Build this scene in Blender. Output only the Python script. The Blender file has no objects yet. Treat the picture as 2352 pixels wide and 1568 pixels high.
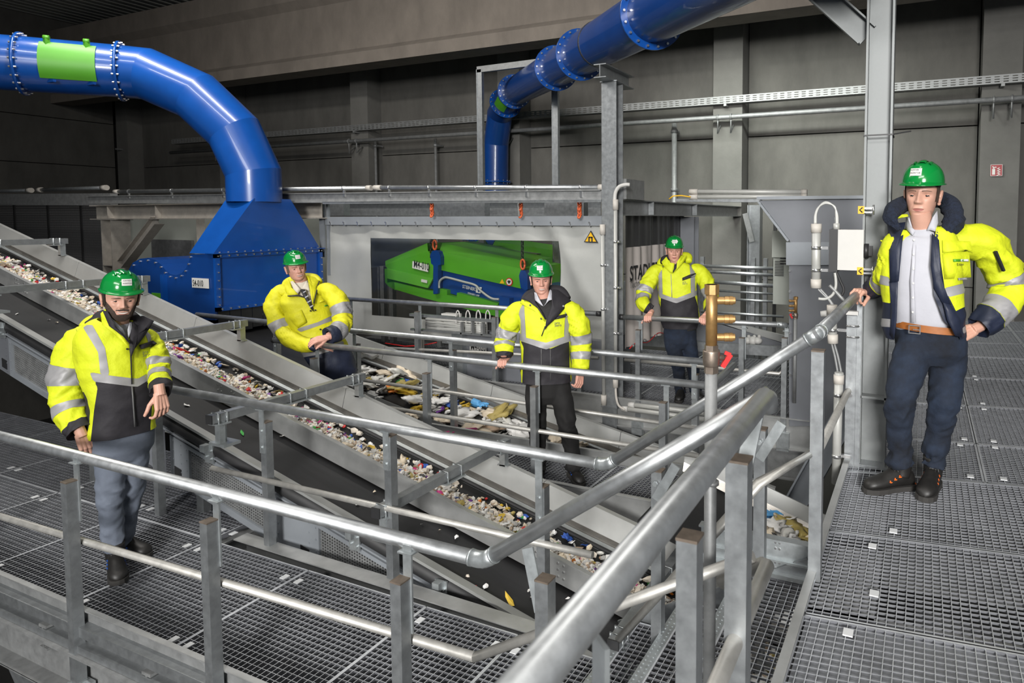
import bpy, bmesh, math, random
from math import sin, cos, pi, atan, tan, radians, sqrt, exp
from mathutils import Vector, Matrix, noise
SC = bpy.context.scene
COL = SC.collection
R_ = random.Random(7)
# ------------------------------------------------------------------ camera
W_, H_, F_, CX = 2352.0, 1568.0, 1500.0, 1450.0
TP = F_ / 26000.0
PITCH = atan(TP)
CY = 500.0 + F_ * TP
YAW = radians(24.03)
CAMZ = 1.55
camd = bpy.data.cameras.new('camera')
cam = bpy.data.objects.new('camera', camd)
COL.objects.link(cam)
cam.location = (0, 0, CAMZ)
cam.rotation_euler = (pi / 2 - PITCH, 0, YAW)
camd.sensor_width = 36.0
camd.lens = F_ / W_ * 36.0
camd.shift_x = (W_ / 2 - CX) / W_
camd.shift_y = (CY - H_ / 2) / W_
camd.clip_start = 0.05
camd.clip_end = 200
camd.dof.use_dof = True
camd.dof.focus_distance = 4.6
camd.dof.aperture_fstop = 6.3
SC.camera = cam
# ------------------------------------------------------------------ world, lights, exposure
SC.view_settings.view_transform = 'Standard'
SC.view_settings.look = 'None'
SC.view_settings.gamma = 1.0
SC.view_settings.use_curve_mapping = False
SC.view_settings.exposure = -0.28
wd = bpy.data.worlds.new('hall_air')
SC.world = wd
wd.use_nodes = True
wd.node_tree.nodes['Background'].inputs[0].default_value = (0.80, 0.90, 1.0, 1)
wd.node_tree.nodes['Background'].inputs[1].default_value = 0.14


def area(name, loc, to, sx, sy, power, col=(1, 1, 1), spread=pi):
    d = bpy.data.lights.new(name, 'AREA')
    d.shape = 'RECTANGLE'
    d.size, d.size_y, d.energy, d.color = sx, sy, power, col
    d.spread = spread
    o = bpy.data.objects.new(name, d)
    COL.objects.link(o)
    o.location = loc
    o.rotation_euler = (Vector(to) - Vector(loc)).to_track_quat('-Z', 'Y').to_euler()
    return o


# hall luminaires: long rows under the roof, plus two unseen fills added for the front and the rear wall
area('hall_lamp_a', (-0.7, 1.6, 6.3), (-0.7, 1.61, 0), 0.35, 5.0, 130, (1, 0.97, 0.92))
area('hall_lamp_b', (-6.5, 1.6, 6.3), (-6.5, 2.4, 0), 4.5, 0.35, 190, (1, 0.97, 0.92))
area('hall_lamp_c', (-8.0, 4.2, 5.9), (-8.2, 6.4, 1.0), 4.5, 0.35, 320, (1, 0.96, 0.90))
area('hall_lamp_front', (-1.0, -5.0, 6.2), (-3.0, 5.0, 0), 6.0, 1.2, 430, (1, 0.98, 0.95))
area('rear_wall_fill', (-2.6, 9.0, 4.4), (-2.2, 12.0, 0.6), 3.2, 0.3, 190, (0.95, 1, 0.93), radians(120))  # unseen fill, added to brighten the lower back wall
area('front_fill', (3.5, -11.0, 4.2), (-2.2, 6.0, -0.8), 3.4, 2.6, 680, (1.0, 0.985, 0.96), radians(70))  # unseen fill behind the camera, added to brighten everything from the front

# ------------------------------------------------------------------ picture point -> place in the hall
CAMP = Vector((0, 0, CAMZ))
CM = cam.rotation_euler.to_matrix()
FWD = Vector((-sin(YAW), cos(YAW), 0))
RGT = Vector((cos(YAW), sin(YAW), 0))


def ray(px, py):
    return CM @ Vector(((px - CX) / F_, -(py - CY) / F_, -1.0))


def GZ(px, py, z):
    r = ray(px, py)
    return CAMP + r * ((z - CAMZ) / r.z)


def GY(px, py, y):
    r = ray(px, py)
    return CAMP + r * (y / r.y)


def GX(px, py, x):
    r = ray(px, py)
    return CAMP + r * (x / r.x)


def GD(px, py, d):
    r = ray(px, py)
    return CAMP + r * (d / r.dot(FWD))


def proj(p):
    q = CM.transposed() @ (Vector(p) - CAMP)
    return (CX + F_ * q.x / -q.z, CY - F_ * q.y / -q.z)


# ------------------------------------------------------------------ materials
def mat(name, col, rough=0.6, metal=0.0, var=0.0, scale=8.0, bump=0.0, bscale=40.0, col2=None, spec=0.5,
        coat=0.0, stretch=None, emit=0.0, streak=0.0):
    m = bpy.data.materials.new(name)
    m.use_nodes = True
    nt = m.node_tree
    b = nt.nodes['Principled BSDF']
    b.inputs['Base Color'].default_value = (*col, 1)
    b.inputs['Roughness'].default_value = rough
    b.inputs['Metallic'].default_value = metal
    b.inputs['Specular IOR Level'].default_value = spec
    b.inputs['Coat Weight'].default_value = coat
    if emit:
        b.inputs['Emission Color'].default_value = (*col, 1)
        b.inputs['Emission Strength'].default_value = emit
    if var or bump:
        tc = nt.nodes.new('ShaderNodeTexCoord')
        mp = nt.nodes.new('ShaderNodeMapping')
        nt.links.new(tc.outputs['Object'], mp.inputs['Vector'])
        if stretch:
            mp.inputs['Scale'].default_value = stretch
    if var:
        n = nt.nodes.new('ShaderNodeTexNoise')
        n.inputs['Scale'].default_value = scale
        n.inputs['Detail'].default_value = 6
        n.inputs['Roughness'].default_value = 0.65
        nt.links.new(mp.outputs[0], n.inputs['Vector'])
        r = nt.nodes.new('ShaderNodeValToRGB')
        c2 = col2 or tuple(max(0, c * (1 - var)) for c in col)
        c1 = tuple(min(1, c * (1 + var * 0.6)) for c in col)
        r.color_ramp.elements[0].position = 0.32
        r.color_ramp.elements[1].position = 0.68
        r.color_ramp.elements[0].color = (*c2, 1)
        r.color_ramp.elements[1].color = (*c1, 1)
        nt.links.new(n.outputs[0], r.inputs[0])
        nt.links.new(r.outputs[0], b.inputs['Base Color'])
        if metal > 0.2:
            mr = nt.nodes.new('ShaderNodeMapRange')
            mr.inputs['To Min'].default_value = max(0.05, rough - 0.12)
            mr.inputs['To Max'].default_value = min(1, rough + 0.12)
            nt.links.new(n.outputs[0], mr.inputs['Value'])
            nt.links.new(mr.outputs[0], b.inputs['Roughness'])
    if bump:
        n2 = nt.nodes.new('ShaderNodeTexNoise')
        n2.inputs['Scale'].default_value = bscale
        n2.inputs['Detail'].default_value = 4
        nt.links.new(mp.outputs[0], n2.inputs['Vector'])
        bp = nt.nodes.new('ShaderNodeBump')
        bp.inputs['Strength'].default_value = bump
        bp.inputs['Distance'].default_value = 0.02
        nt.links.new(n2.outputs[0], bp.inputs['Height'])
        nt.links.new(bp.outputs[0], b.inputs['Normal'])
    return m


M = {}
M['galv'] = mat('galvanised_steel', (0.32, 0.335, 0.345), 0.42, 0.75, 0.16, 22)
M['galv_bright'] = mat('fresh_galvanised_steel', (0.46, 0.49, 0.50), 0.38, 0.75, 0.12, 30)
M['galv_dull'] = mat('weathered_galvanised_steel', (0.26, 0.265, 0.265), 0.55, 0.45, 0.22, 14)
M['tube'] = mat('galvanised_tube', (0.46, 0.475, 0.485), 0.40, 0.85, 0.14, 18)
M['tube_light'] = mat('knee_rail_tube', (0.42, 0.41, 0.385), 0.45, 0.55, 0.15, 18)
M['grate'] = mat('grating_bars_lit_tops', (0.60, 0.62, 0.65), 0.42, 0.5, 0.12, 9)  # bright bar tops: light from above put into the colour
M['grate_side'] = mat('grating_bars_shaded_sides', (0.17, 0.175, 0.19), 0.5, 0.45, 0.2, 9)  # sides of the same bars, coloured darker in place of shade
M['plate'] = mat('zinc_sheet', (0.42, 0.425, 0.42), 0.42, 0.6, 0.15, 6)
M['sheet'] = mat('bluish_drip_sheet', (0.25, 0.26, 0.28), 0.5, 0.35, 0.25, 7)
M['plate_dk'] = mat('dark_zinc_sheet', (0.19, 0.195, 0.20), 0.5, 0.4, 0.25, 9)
M['warm_steel'] = mat('warm_galvanised_beam', (0.42, 0.39, 0.35), 0.55, 0.3, 0.15, 10)
M['brown_cap'] = mat('brown_post_cap', (0.11, 0.085, 0.065), 0.7, 0.1, 0.3, 30)
M['paint_grey'] = mat('grey_machine_paint', (0.16, 0.168, 0.185), 0.5, 0.1, 0.06, 5)
M['paint_mid'] = mat('light_grey_machine_paint', (0.24, 0.258, 0.28), 0.5, 0.1, 0.06, 5)
M['cabinet'] = mat('cabinet_grey_green', (0.36, 0.38, 0.345), 0.55, 0, 0.05, 5)
M['blue'] = mat('blue_paint', (0.004, 0.062, 0.29), 0.28, 0.0, 0.12, 3, coat=0.3)
M['blue_dk'] = mat('dark_blue_paint', (0.004, 0.042, 0.20), 0.32, 0.0, 0.1, 3, coat=0.3)
M['green'] = mat('green_paint', (0.07, 0.29, 0.014), 0.45, 0.0, 0.05, 4)
M['belt'] = mat('black_rubber_belt', (0.010, 0.010, 0.011), 0.55, 0, 0.35, 7, stretch=(0.25, 4, 1), bump=0.05, bscale=60)
M['rubber'] = mat('black_rubber', (0.018, 0.018, 0.019), 0.6, 0, 0.2, 12)
M['black'] = mat('black_plastic', (0.02, 0.02, 0.021), 0.45)
M['concrete'] = mat('concrete_wall', (0.105, 0.101, 0.092), 0.9, 0, 0.22, 1.3, bump=0.12, bscale=30, stretch=(1.6, 1.6, 0.7))
M['concrete_beam'] = mat('warm_concrete', (0.205, 0.178, 0.152), 0.9, 0, 0.18, 1.6, bump=0.12, bscale=24, stretch=(1.6, 1.6, 0.8))
M['concrete_pil'] = mat('pilaster_concrete', (0.14, 0.137, 0.127), 0.9, 0, 0.16, 1.5, bump=0.1, bscale=26)
M['galv_col'] = mat('column_zinc', (0.20, 0.21, 0.21), 0.5, 0.35, 0.12, 9)
M['roof'] = mat('roof_sheet', (0.38, 0.38, 0.35), 0.6, 0.2, 0.1, 3)
M['dark'] = mat('dark_pit', (0.02, 0.019, 0.018), 0.9, 0, 0.3, 1)
M['white_pvc'] = mat('white_plastic', (0.50, 0.49, 0.47), 0.5, 0, 0.04, 9)
M['pipe_grey'] = mat('grey_conduit', (0.42, 0.42, 0.40), 0.45, 0.2, 0.06, 9)
M['beige'] = mat('beige_conduit', (0.47, 0.44, 0.40), 0.6, 0, 0.05, 9)
M['sticker'] = mat('white_sign', (0.62, 0.61, 0.58), 0.5)
M['ink'] = mat('black_ink', (0.016, 0.016, 0.018), 0.6)
M['inkgrey'] = mat('grey_ink', (0.12, 0.12, 0.12), 0.6)
M['brass'] = mat('brass', (0.37, 0.22, 0.085), 0.42, 0.65, 0.2, 40)
M['nickel'] = mat('nickel_brass', (0.27, 0.22, 0.18), 0.42, 0.8, 0.15, 40)
M['red'] = mat('red_plastic', (0.55, 0.012, 0.012), 0.35)
M['orange'] = mat('orange_chain', (0.62, 0.11, 0.03), 0.45)
M['yellow'] = mat('signal_yellow', (0.75, 0.42, 0.01), 0.5)
M['clip'] = mat('zinc_clip', (0.66, 0.67, 0.68), 0.5, 0.2)
M['chrome'] = mat('bright_zinc', (0.62, 0.62, 0.62), 0.25, 0.9)
M['curtain'] = mat('grey_tarpaulin', (0.36, 0.365, 0.35), 0.5, 0, 0.07, 3, bump=0.1, bscale=7)
M['curtain_side'] = mat('pale_tarpaulin', (0.44, 0.40, 0.375), 0.6, 0, 0.06, 3, bump=0.08, bscale=8)
M['curtain_dk'] = mat('dark_tarpaulin', (0.035, 0.035, 0.036), 0.35, 0, 0.3, 5)
M['mesh'] = mat('dark_mesh_wire', (0.10, 0.10, 0.105), 0.5, 0.3)


def film_mat():
    m = bpy.data.materials.new('clear_pvc_film')
    m.use_nodes = True
    nt = m.node_tree
    nt.nodes.clear()
    out = nt.nodes.new('ShaderNodeOutputMaterial')
    tr = nt.nodes.new('ShaderNodeBsdfTransparent')
    tr.inputs[0].default_value = (0.86, 0.88, 0.86, 1)
    gl = nt.nodes.new('ShaderNodeBsdfGlossy')
    gl.inputs['Roughness'].default_value = 0.12
    gl.inputs[0].default_value = (0.9, 0.95, 0.95, 1)
    mx = nt.nodes.new('ShaderNodeMixShader')
    mx.inputs[0].default_value = 0.07
    nt.links.new(tr.outputs[0], mx.inputs[1])
    nt.links.new(gl.outputs[0], mx.inputs[2])
    nt.links.new(mx.outputs[0], out.inputs[0])
    return m


M['film'] = film_mat()


# ------------------------------------------------------------------ mesh builder
class MB:
    def __init__(s):
        s.v, s.f, s.sm, s.mi = [], [], [], []
        s.cur = 0

    def add(s, verts, faces, smooth=False):
        o = len(s.v)
        s.v += [Vector(p) for p in verts]
        for f in faces:
            s.f.append(tuple(i + o for i in f))
            s.sm.append(smooth)
            s.mi.append(s.cur)
        return s

    def hexa(s, p):                              # 8 corners: bottom 0-3, top 4-7
        return s.add(p, [(3, 2, 1, 0), (4, 5, 6, 7), (0, 1, 5, 4), (1, 2, 6, 5), (2, 3, 7, 6), (3, 0, 4, 7)])

    def box(s, c, size, rz=0.0, mtx=None):
        hx, hy, hz = size[0] / 2, size[1] / 2, size[2] / 2
        P = [Vector(q) for q in ((-hx, -hy, -hz), (hx, -hy, -hz), (hx, hy, -hz), (-hx, hy, -hz),
                                 (-hx, -hy, hz), (hx, -hy, hz), (hx, hy, hz), (-hx, hy, hz))]
        R = mtx or Matrix.Rotation(rz, 3, 'Z')
        return s.hexa([Vector(c) + R @ q for q in P])

    def bar(s, a, b, w, h, up=(0, 0, 1)):        # rectangular bar from a to b
        a, b = Vector(a), Vector(b)
        d = (b - a).normalized()
        u = Vector(up)
        x = d.cross(u)
        if x.length < 1e-4:
            x = d.cross(Vector((0, 1, 0)))
        x.normalize()
        z = x.cross(d).normalized()
        x, z = x * (w / 2), z * (h / 2)
        return s.hexa([a - x - z, a + x - z, b + x - z, b - x - z, a - x + z, a + x + z, b + x + z, b - x + z])

    def profile(s, poly, a, b, up=(0, 0, 1), closed=True, cap=True):   # sweep a flat outline (x across, z up) from a to b
        a, b = Vector(a), Vector(b)
        d = (b - a).normalized()
        x = d.cross(Vector(up))
        if x.length < 1e-4:
            x = d.cross(Vector((0, 1, 0)))
        x.normalize()
        z = x.cross(d).normalized()
        n = len(poly)
        vs = [a + x * p[0] + z * p[1] for p in poly] + [b + x * p[0] + z * p[1] for p in poly]
        fs = [(i, (i + 1) % n, n + (i + 1) % n, n + i) for i in range(n if closed else n - 1)]
        if cap:
            fs += [tuple(range(n))[::-1], tuple(range(n, 2 * n))]
        return s.add(vs, fs)

    def ibeam(s, a, b, h, w, tf=0.014, tw=0.01, up=(0, 0, 1)):
        a, b = Vector(a), Vector(b)
        d = (b - a).normalized()
        x = d.cross(Vector(up))
        x.normalize()
        z = x.cross(d).normalized()
        s.bar(a + z * (h / 2 - tf / 2), b + z * (h / 2 - tf / 2), w, tf, up)
        s.bar(a - z * (h / 2 - tf / 2), b - z * (h / 2 - tf / 2), w, tf, up)
        s.bar(a, b, tw, h - 2 * tf, up)
        return s

    def tube(s, pts, r, seg=12, cap=True, smooth=True, rings=None):
        pts = [Vector(p) for p in pts]
        n = len(pts)
        rr = r if isinstance(r, (list, tuple)) else [r] * n
        T = []
        for i in range(n):
            t = (pts[min(i + 1, n - 1)] - pts[max(i - 1, 0)])
            T.append(t.normalized() if t.length > 1e-9 else Vector((0, 0, 1)))
        u = T[0].cross(Vector((0, 0, 1)))
        if u.length < 0.05:
            u = T[0].cross(Vector((0, 1, 0)))
        u.normalize()
        vs = []
        for i in range(n):
            u = u - T[i] * u.dot(T[i])
            u.normalize()
            w = T[i].cross(u)
            k = 1.0
            if 0 < i < n - 1:                    # mitre
                a = (pts[i] - pts[i - 1]).normalized()
                k = 1.0 / max(0.6, a.dot(T[i]))
            for j in range(seg):
                a = 2 * pi * j / seg
                vs.append(pts[i] + (u * cos(a) + w * sin(a)) * rr[i])
        fs = []
        for i in range(n - 1):
            for j in range(seg):
                j2 = (j + 1) % seg
                fs.append((i * seg + j, i * seg + j2, (i + 1) * seg + j2, (i + 1) * seg + j))
        s.add(vs, fs, smooth)
        if cap:
            o = len(s.v) - len(vs)
            s.f += [tuple(o + j for j in range(seg))[::-1], tuple(o + (n - 1) * seg + j for j in range(seg))]
            s.sm += [False, False]
            s.mi += [s.cur, s.cur]
        return s

    def cyl(s, c, axis, r, h, seg=16, smooth=True):
        c, ax = Vector(c), Vector(axis).normalized()
        return s.tube([c - ax * h / 2, c + ax * h / 2], r, seg, True, smooth)

    def ball(s, c, r, seg=12, rings=8, sc=(1, 1, 1), mtx=None):
        c = Vector(c)
        vs, fs = [], []
        for i in range(rings + 1):
            ph = pi * i / rings
            for j in range(seg):
                a = 2 * pi * j / seg
                q = Vector((sin(ph) * cos(a) * sc[0], sin(ph) * sin(a) * sc[1], cos(ph) * sc[2])) * r
                vs.append(c + (mtx @ q if mtx else q))
        for i in range(rings):
            for j in range(seg):
                j2 = (j + 1) % seg
                fs.append((i * seg + j, (i + 1) * seg + j, (i + 1) * seg + j2, i * seg + j2))
        return s.add(vs, fs, True)

    def prism(s, poly, off):                     # flat polygon pushed along off
        n = len(poly)
        P = [Vector(p) for p in poly]
        o = Vector(off)
        fs = [tuple(range(n)), tuple(range(2 * n - 1, n - 1, -1))]
        fs += [((i + 1) % n, i, n + i, n + (i + 1) % n) for i in range(n)]
        return s.add(P + [p + o for p in P], fs)

    def quad(s, a, b, c, d):
        return s.add([a, b, c, d], [(0, 1, 2, 3)])

    def grid(s, nu, nv, fn, closed_u=False, smooth=True):
        vs = [fn(i / (nu if closed_u else nu - 1), j / (nv - 1)) for j in range(nv) for i in range(nu)]
        fs = []
        for j in range(nv - 1):
            for i in range(nu if closed_u else nu - 1):
                i2 = (i + 1) % nu
                fs.append((j * nu + i, j * nu + i2, (j + 1) * nu + i2, (j + 1) * nu + i))
        return s.add(vs, fs, smooth)

    def join(s, o):
        k = len(s.v)
        s.v += o.v
        s.f += [tuple(i + k for i in f) for f in o.f]
        s.sm += o.sm
        s.mi += [s.cur] * len(o.f)
        return s

    def mesh(s, name, org=(0, 0, 0)):
        me = bpy.data.meshes.new(name)
        og = Vector(org)
        me.from_pydata([p - og for p in s.v], [], s.f)
        me.polygons.foreach_set('use_smooth', s.sm)
        return me

    def build(s, name, m, parent=None, org=None, fixn=False, **tags):
        og = ORG[parent] if parent is not None else Vector(org if org is not None else (0, 0, 0))
        if parent is None and org is None and s.v:
            lo = Vector([min(p[i] for p in s.v) for i in range(3)])
            hi = Vector([max(p[i] for p in s.v) for i in range(3)])
            og = Vector(((lo.x + hi.x) / 2, (lo.y + hi.y) / 2, lo.z))
        me = s.mesh(name, og)
        if fixn:
            bm = bmesh.new()
            bm.from_mesh(me)
            bmesh.ops.recalc_face_normals(bm, faces=bm.faces)
            bm.to_mesh(me)
            bm.free()
        for mm in (m if isinstance(m, (list, tuple)) else [m]):
            me.materials.append(mm)
        if isinstance(m, (list, tuple)):
            me.polygons.foreach_set('material_index', s.mi)
        o = bpy.data.objects.new(name, me)
        COL.objects.link(o)
        if parent is not None:
            o.parent = parent
        else:
            o.location = og
        ORG[o] = og
        for k, v in tags.items():
            o[k] = v
        return o


ORG = {}


def thing(name, label, cat, loc, group=None):
    o = bpy.data.objects.new(name, None)
    COL.objects.link(o)
    o.empty_display_size = 0.1
    o.location = loc
    ORG[o] = Vector(loc)
    o['label'] = label
    o['category'] = cat
    if group:
        o['group'] = group
    return o


def tag(o, label, cat, group=None):
    o['label'] = label
    o['category'] = cat
    if group:
        o['group'] = group
    return o


def smooth(P, n=5):
    P = [Vector(q) for q in P]
    out, k = [], len(P)
    for j in range(k - 1):
        p0, p1, p2, p3 = P[max(j - 1, 0)], P[j], P[j + 1], P[min(j + 2, k - 1)]
        for i in range(n):
            f = i / n
            out.append(((p1 * 2) + (p2 - p0) * f + (p0 * 2 - p1 * 5 + p2 * 4 - p3) * f * f + (p1 * 3 - p0 - p2 * 3 + p3) * f ** 3) * 0.5)
    return out + [P[-1]]


def lerp(a, b, t):
    return a + (b - a) * t


def text(name, body, m, parent, origin, right, up, size, off=0.002, bold=0.0, align='LEFT', sx=1.0):
    cu = bpy.data.curves.new(name, 'FONT')
    cu.body = body
    cu.size = 1.0
    cu.align_x = align
    cu.offset = bold
    cu.resolution_u = 3
    tmp = bpy.data.objects.new(name, cu)
    COL.objects.link(tmp)
    dg = bpy.context.evaluated_depsgraph_get()
    me0 = bpy.data.meshes.new_from_object(tmp.evaluated_get(dg))
    bpy.data.objects.remove(tmp)
    right, up = Vector(right).normalized(), Vector(up).normalized()
    nrm = right.cross(up).normalized()
    og = ORG[parent]
    o3 = Vector(origin) + nrm * off - og
    for v in me0.vertices:
        v.co = o3 + right * (v.co.x * size * sx) + up * (v.co.y * size)
    me0.materials.clear()
    me0.materials.append(m)
    o = bpy.data.objects.new(name, me0)
    COL.objects.link(o)
    o.parent = parent
    ORG[o] = og
    return o


def bolts(mb, pts, axis, r=0.012, h=0.012):
    for p in pts:
        mb.cyl(p, axis, r, h, 6, False)
# ================================================================== THE HALL
XL, YB, ZC, ZF = -22.0, 12.0, 7.0, -4.0


def structure(o):
    o['kind'] = 'structure'
    return o


wall = structure(MB().box(((XL + 10) / 2, YB + 0.28, (ZC + ZF) / 2), (10 - XL + 0.6, 0.1, ZC - ZF)).build('wall_back', M['dark']))
PILX = [-21.6, -17.0, -12.21, -8.0, -3.27, 1.06, 5.4]
edges = PILX + [10.0]
for i in range(len(edges) - 1):
    for (z0, z1) in ((ZF, 0.4), (0.415, 3.03), (3.05, ZC)):
        a, b = edges[i] + 0.29, edges[i + 1] - 0.29
        MB().box(((a + b) / 2, YB + 0.11, (z0 + z1) / 2), (b - a, 0.2, z1 - z0)).build('concrete_panel', M['concrete'], wall)
for x in PILX:
    MB().box((x, YB - 0.07, (ZC + ZF) / 2), (0.54, 0.64, ZC - ZF)).build('pilaster', M['concrete_pil'], wall)
lw = structure(MB().box((XL - 0.3, 4.0, (ZC + ZF) / 2), (0.1, 18, ZC - ZF)).build('wall_left', M['dark']))
for k in range(4):
    y1 = 11.6 - 4.5 * k
    for (z0, z1) in ((ZF, 0.4), (0.415, 3.03), (3.05, 4.3), (4.32, ZC)):
        MB().box((XL - 0.12, y1 - 2.2, (z0 + z1) / 2), (0.2, 4.44, z1 - z0)).build('concrete_panel', M['concrete'], lw)
structure(MB().box((-6, 4, ZF - 0.1), (34, 20, 0.2)).build('floor', M['dark']))
cm = MB()
prof = []
x = XL - 0.3
while x < 7:
    prof += [(x, 0.0), (x + 0.11, 0.0), (x + 0.15, 0.12), (x + 0.26, 0.12)]
    x += 0.30
n = len(prof)
cm.add([(p[0], -6, ZC + p[1]) for p in prof] + [(p[0], YB + 0.3, ZC + p[1]) for p in prof],
       [(i, i + 1, n + i + 1, n + i) for i in range(n - 1)])
structure(cm.build('ceiling', M['roof']))
# concrete roof girder
g0, g1 = Vector((XL, 10.35, 0)), Vector((9.0, 10.35, 0))
zb = GY(1035, 119, 10.1).z
gp = [(-0.25, zb), (0.25, zb), (0.25, zb + 0.24), (0.10, zb + 0.36), (0.10, zb + 1.35), (0.25, zb + 1.5), (0.25, zb + 1.95),
      (-0.25, zb + 1.95), (-0.25, zb + 1.5), (-0.10, zb + 1.35), (-0.10, zb + 0.36), (-0.25, zb + 0.24)]
structure(MB().profile(gp, g0, g1).build('concrete_girder', M['concrete_beam'], fixn=True))

# ---- things on the back wall
t = thing('cable_tray', 'long perforated metal cable tray running along the concrete back wall', 'cable tray', (0, 11.5, 3.7))
yT = 11.45
pL, pR = GY(612, 305, yT), GY(2352, 184, yT)
zt = (pL.z + pR.z) / 2
m = MB()
for dz in (-0.055, -0.018, 0.018, 0.055):
    m.bar((-19, yT, zt + dz), (9, yT, zt + dz), 0.012, 0.022)
m.bar((-19, yT + 0.1, zt - 0.06), (9, yT + 0.1, zt - 0.06), 0.2, 0.006)
m.build('tray_rail', M['galv_dull'], t)
m = MB()
x = -19
while x < 9:
    m.bar((x, yT + 0.002, zt - 0.05), (x, yT + 0.002, zt + 0.05), 0.05, 0.006, (0, 1, 0))
    x += 0.12
m.build('tray_web', M['galv_dull'], t, kind='stuff')
for x in PILX:
    MB().bar((x, yT + 0.22, zt - 0.09), (x, yT - 0.02, zt - 0.09), 0.05, 0.04).build('tray_bracket', M['galv_dull'], t)
t = thing('sprinkler_pipe', 'grey steel pipe running along the back wall under the cable tray', 'pipe', (0, 11.4, 3.4))
zp = (GY(1552, 275, 11.4).z + GY(2352, 226, 11.4).z) / 2
MB().tube([(-19, 11.4, zp), (9, 11.4, zp)], 0.042, 12).build('pipe_run', M['galv_dull'], t)
for x in PILX[1:]:
    for dx in (-0.12, 0.12):
        m = MB().tube([(x + dx, 11.40, zp + 0.06), (x + dx, 11.40, zp - 0.28), (x + dx, 11.58, zp - 0.12)], 0.014, 6)
        m.cyl((x + dx, 11.4, zp), (1, 0, 0), 0.055, 0.03, 12)
        m.build('pipe_hanger', M['galv_dull'], t)
for (px, y0, y1, lab) in ((1549, 283, 440, 'vertical grey downpipe on the back wall beside the tall steel post'),
                          (1000, 318, 440, 'thin vertical pipe on the dark wall left of the second blue duct'),
                          (862, 320, 440, 'thin vertical pipe on the wall beside the left pilaster')):
    a = GY(px, y0, 11.72)
    tt = thing('wall_pipe', lab, 'pipe', (a.x, a.y, -2))
    MB().tube([(a.x, a.y, a.z), (a.x, a.y, -2)], 0.05 if px > 1500 else 0.03, 10).build('pipe_body', M['galv_dull'], tt)
    for zz in (a.z - 0.15, a.z - 1.25, a.z - 2.4):
        MB().cyl((a.x, a.y, zz), (0, 0, 1), 0.066 if px > 1500 else 0.045, 0.06, 10).box((a.x + 0.02, a.y + 0.1, zz), (0.04, 0.2, 0.04)).build('pipe_clamp', M['galv_dull'], tt)
# fire sign on the right pilaster
a, b = GY(2275, 378, 11.59), GY(2302, 404, 11.59)
t = thing('fire_sign', 'small red fire extinguisher and hose sign on the right wall pilaster', 'sign', (a.x, 11.6, b.z))
cx, cz, hw, hh = (a.x + b.x) / 2, (a.z + b.z) / 2, (b.x - a.x) / 2, (a.z - b.z) / 2
MB().box((cx, 11.59, cz), (2 * hw, 0.012, 2 * hh)).build('sign_plate', mat('fire_red', (0.30, 0.012, 0.018), 0.5), t)
m = MB()
for (u0, v0, u1, v1) in ((-0.96, 0.93, 0.96, 0.99), (-0.96, -0.99, 0.96, -0.93), (-0.99, -0.96, -0.93, 0.96), (0.93, -0.96, 0.99, 0.96),
                         (-0.7, -0.75, -0.2, 0.25), (-0.58, 0.3, -0.32, 0.55), (-0.32, 0.45, 0.0, 0.6), (-0.7, 0.55, -0.5, 0.7)):
    m.box((cx + (u0 + u1) / 2 * hw, 11.582, cz + (v0 + v1) / 2 * hh), ((u1 - u0) * hw, 0.004, (v1 - v0) * hh))
for i in range(7):
    ta = Vector((cx + (0.3 + 0.17 * (i % 2)) * hw, 11.582, cz + (-0.8 + 0.19 * i) * hh))
    m.box(ta, (0.5 * hw, 0.004, 0.11 * hh), mtx=Matrix.Rotation(0.5 if i % 2 else -0.5, 3, 'Y'))
m.build('pictogram', M['sticker'], t)


# ================================================================== WALKWAYS
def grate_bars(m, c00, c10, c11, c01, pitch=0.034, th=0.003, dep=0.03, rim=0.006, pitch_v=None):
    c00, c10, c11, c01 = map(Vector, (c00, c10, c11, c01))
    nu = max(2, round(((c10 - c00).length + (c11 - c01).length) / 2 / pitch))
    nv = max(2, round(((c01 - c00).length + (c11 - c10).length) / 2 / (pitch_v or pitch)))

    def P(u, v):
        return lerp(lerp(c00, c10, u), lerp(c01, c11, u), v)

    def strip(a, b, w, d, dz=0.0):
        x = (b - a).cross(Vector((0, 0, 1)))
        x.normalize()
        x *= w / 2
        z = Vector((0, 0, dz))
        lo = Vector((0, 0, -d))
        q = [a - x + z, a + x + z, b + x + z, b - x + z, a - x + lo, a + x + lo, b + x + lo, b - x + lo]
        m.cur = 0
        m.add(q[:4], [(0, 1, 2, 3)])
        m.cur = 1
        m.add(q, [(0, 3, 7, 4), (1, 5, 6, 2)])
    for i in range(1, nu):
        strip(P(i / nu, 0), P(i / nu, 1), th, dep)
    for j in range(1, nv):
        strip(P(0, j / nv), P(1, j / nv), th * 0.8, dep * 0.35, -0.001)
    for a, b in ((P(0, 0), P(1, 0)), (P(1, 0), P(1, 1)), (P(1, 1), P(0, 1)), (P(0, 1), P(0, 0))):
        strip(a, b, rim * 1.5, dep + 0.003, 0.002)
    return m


def shrink(c, g):
    ce = (c[0] + c[1] + c[2] + c[3]) / 4
    return [p + (ce - p).normalized() * g for p in c]


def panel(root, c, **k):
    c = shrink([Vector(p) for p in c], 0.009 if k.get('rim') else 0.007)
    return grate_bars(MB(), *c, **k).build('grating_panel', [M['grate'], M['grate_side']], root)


def clip(root, p, rz=0.0):
    m = MB().box((p[0], p[1], p[2] + 0.005), (0.036, 0.045, 0.005), rz)
    return m.build('grating_clip', M['clip'], root)


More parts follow.
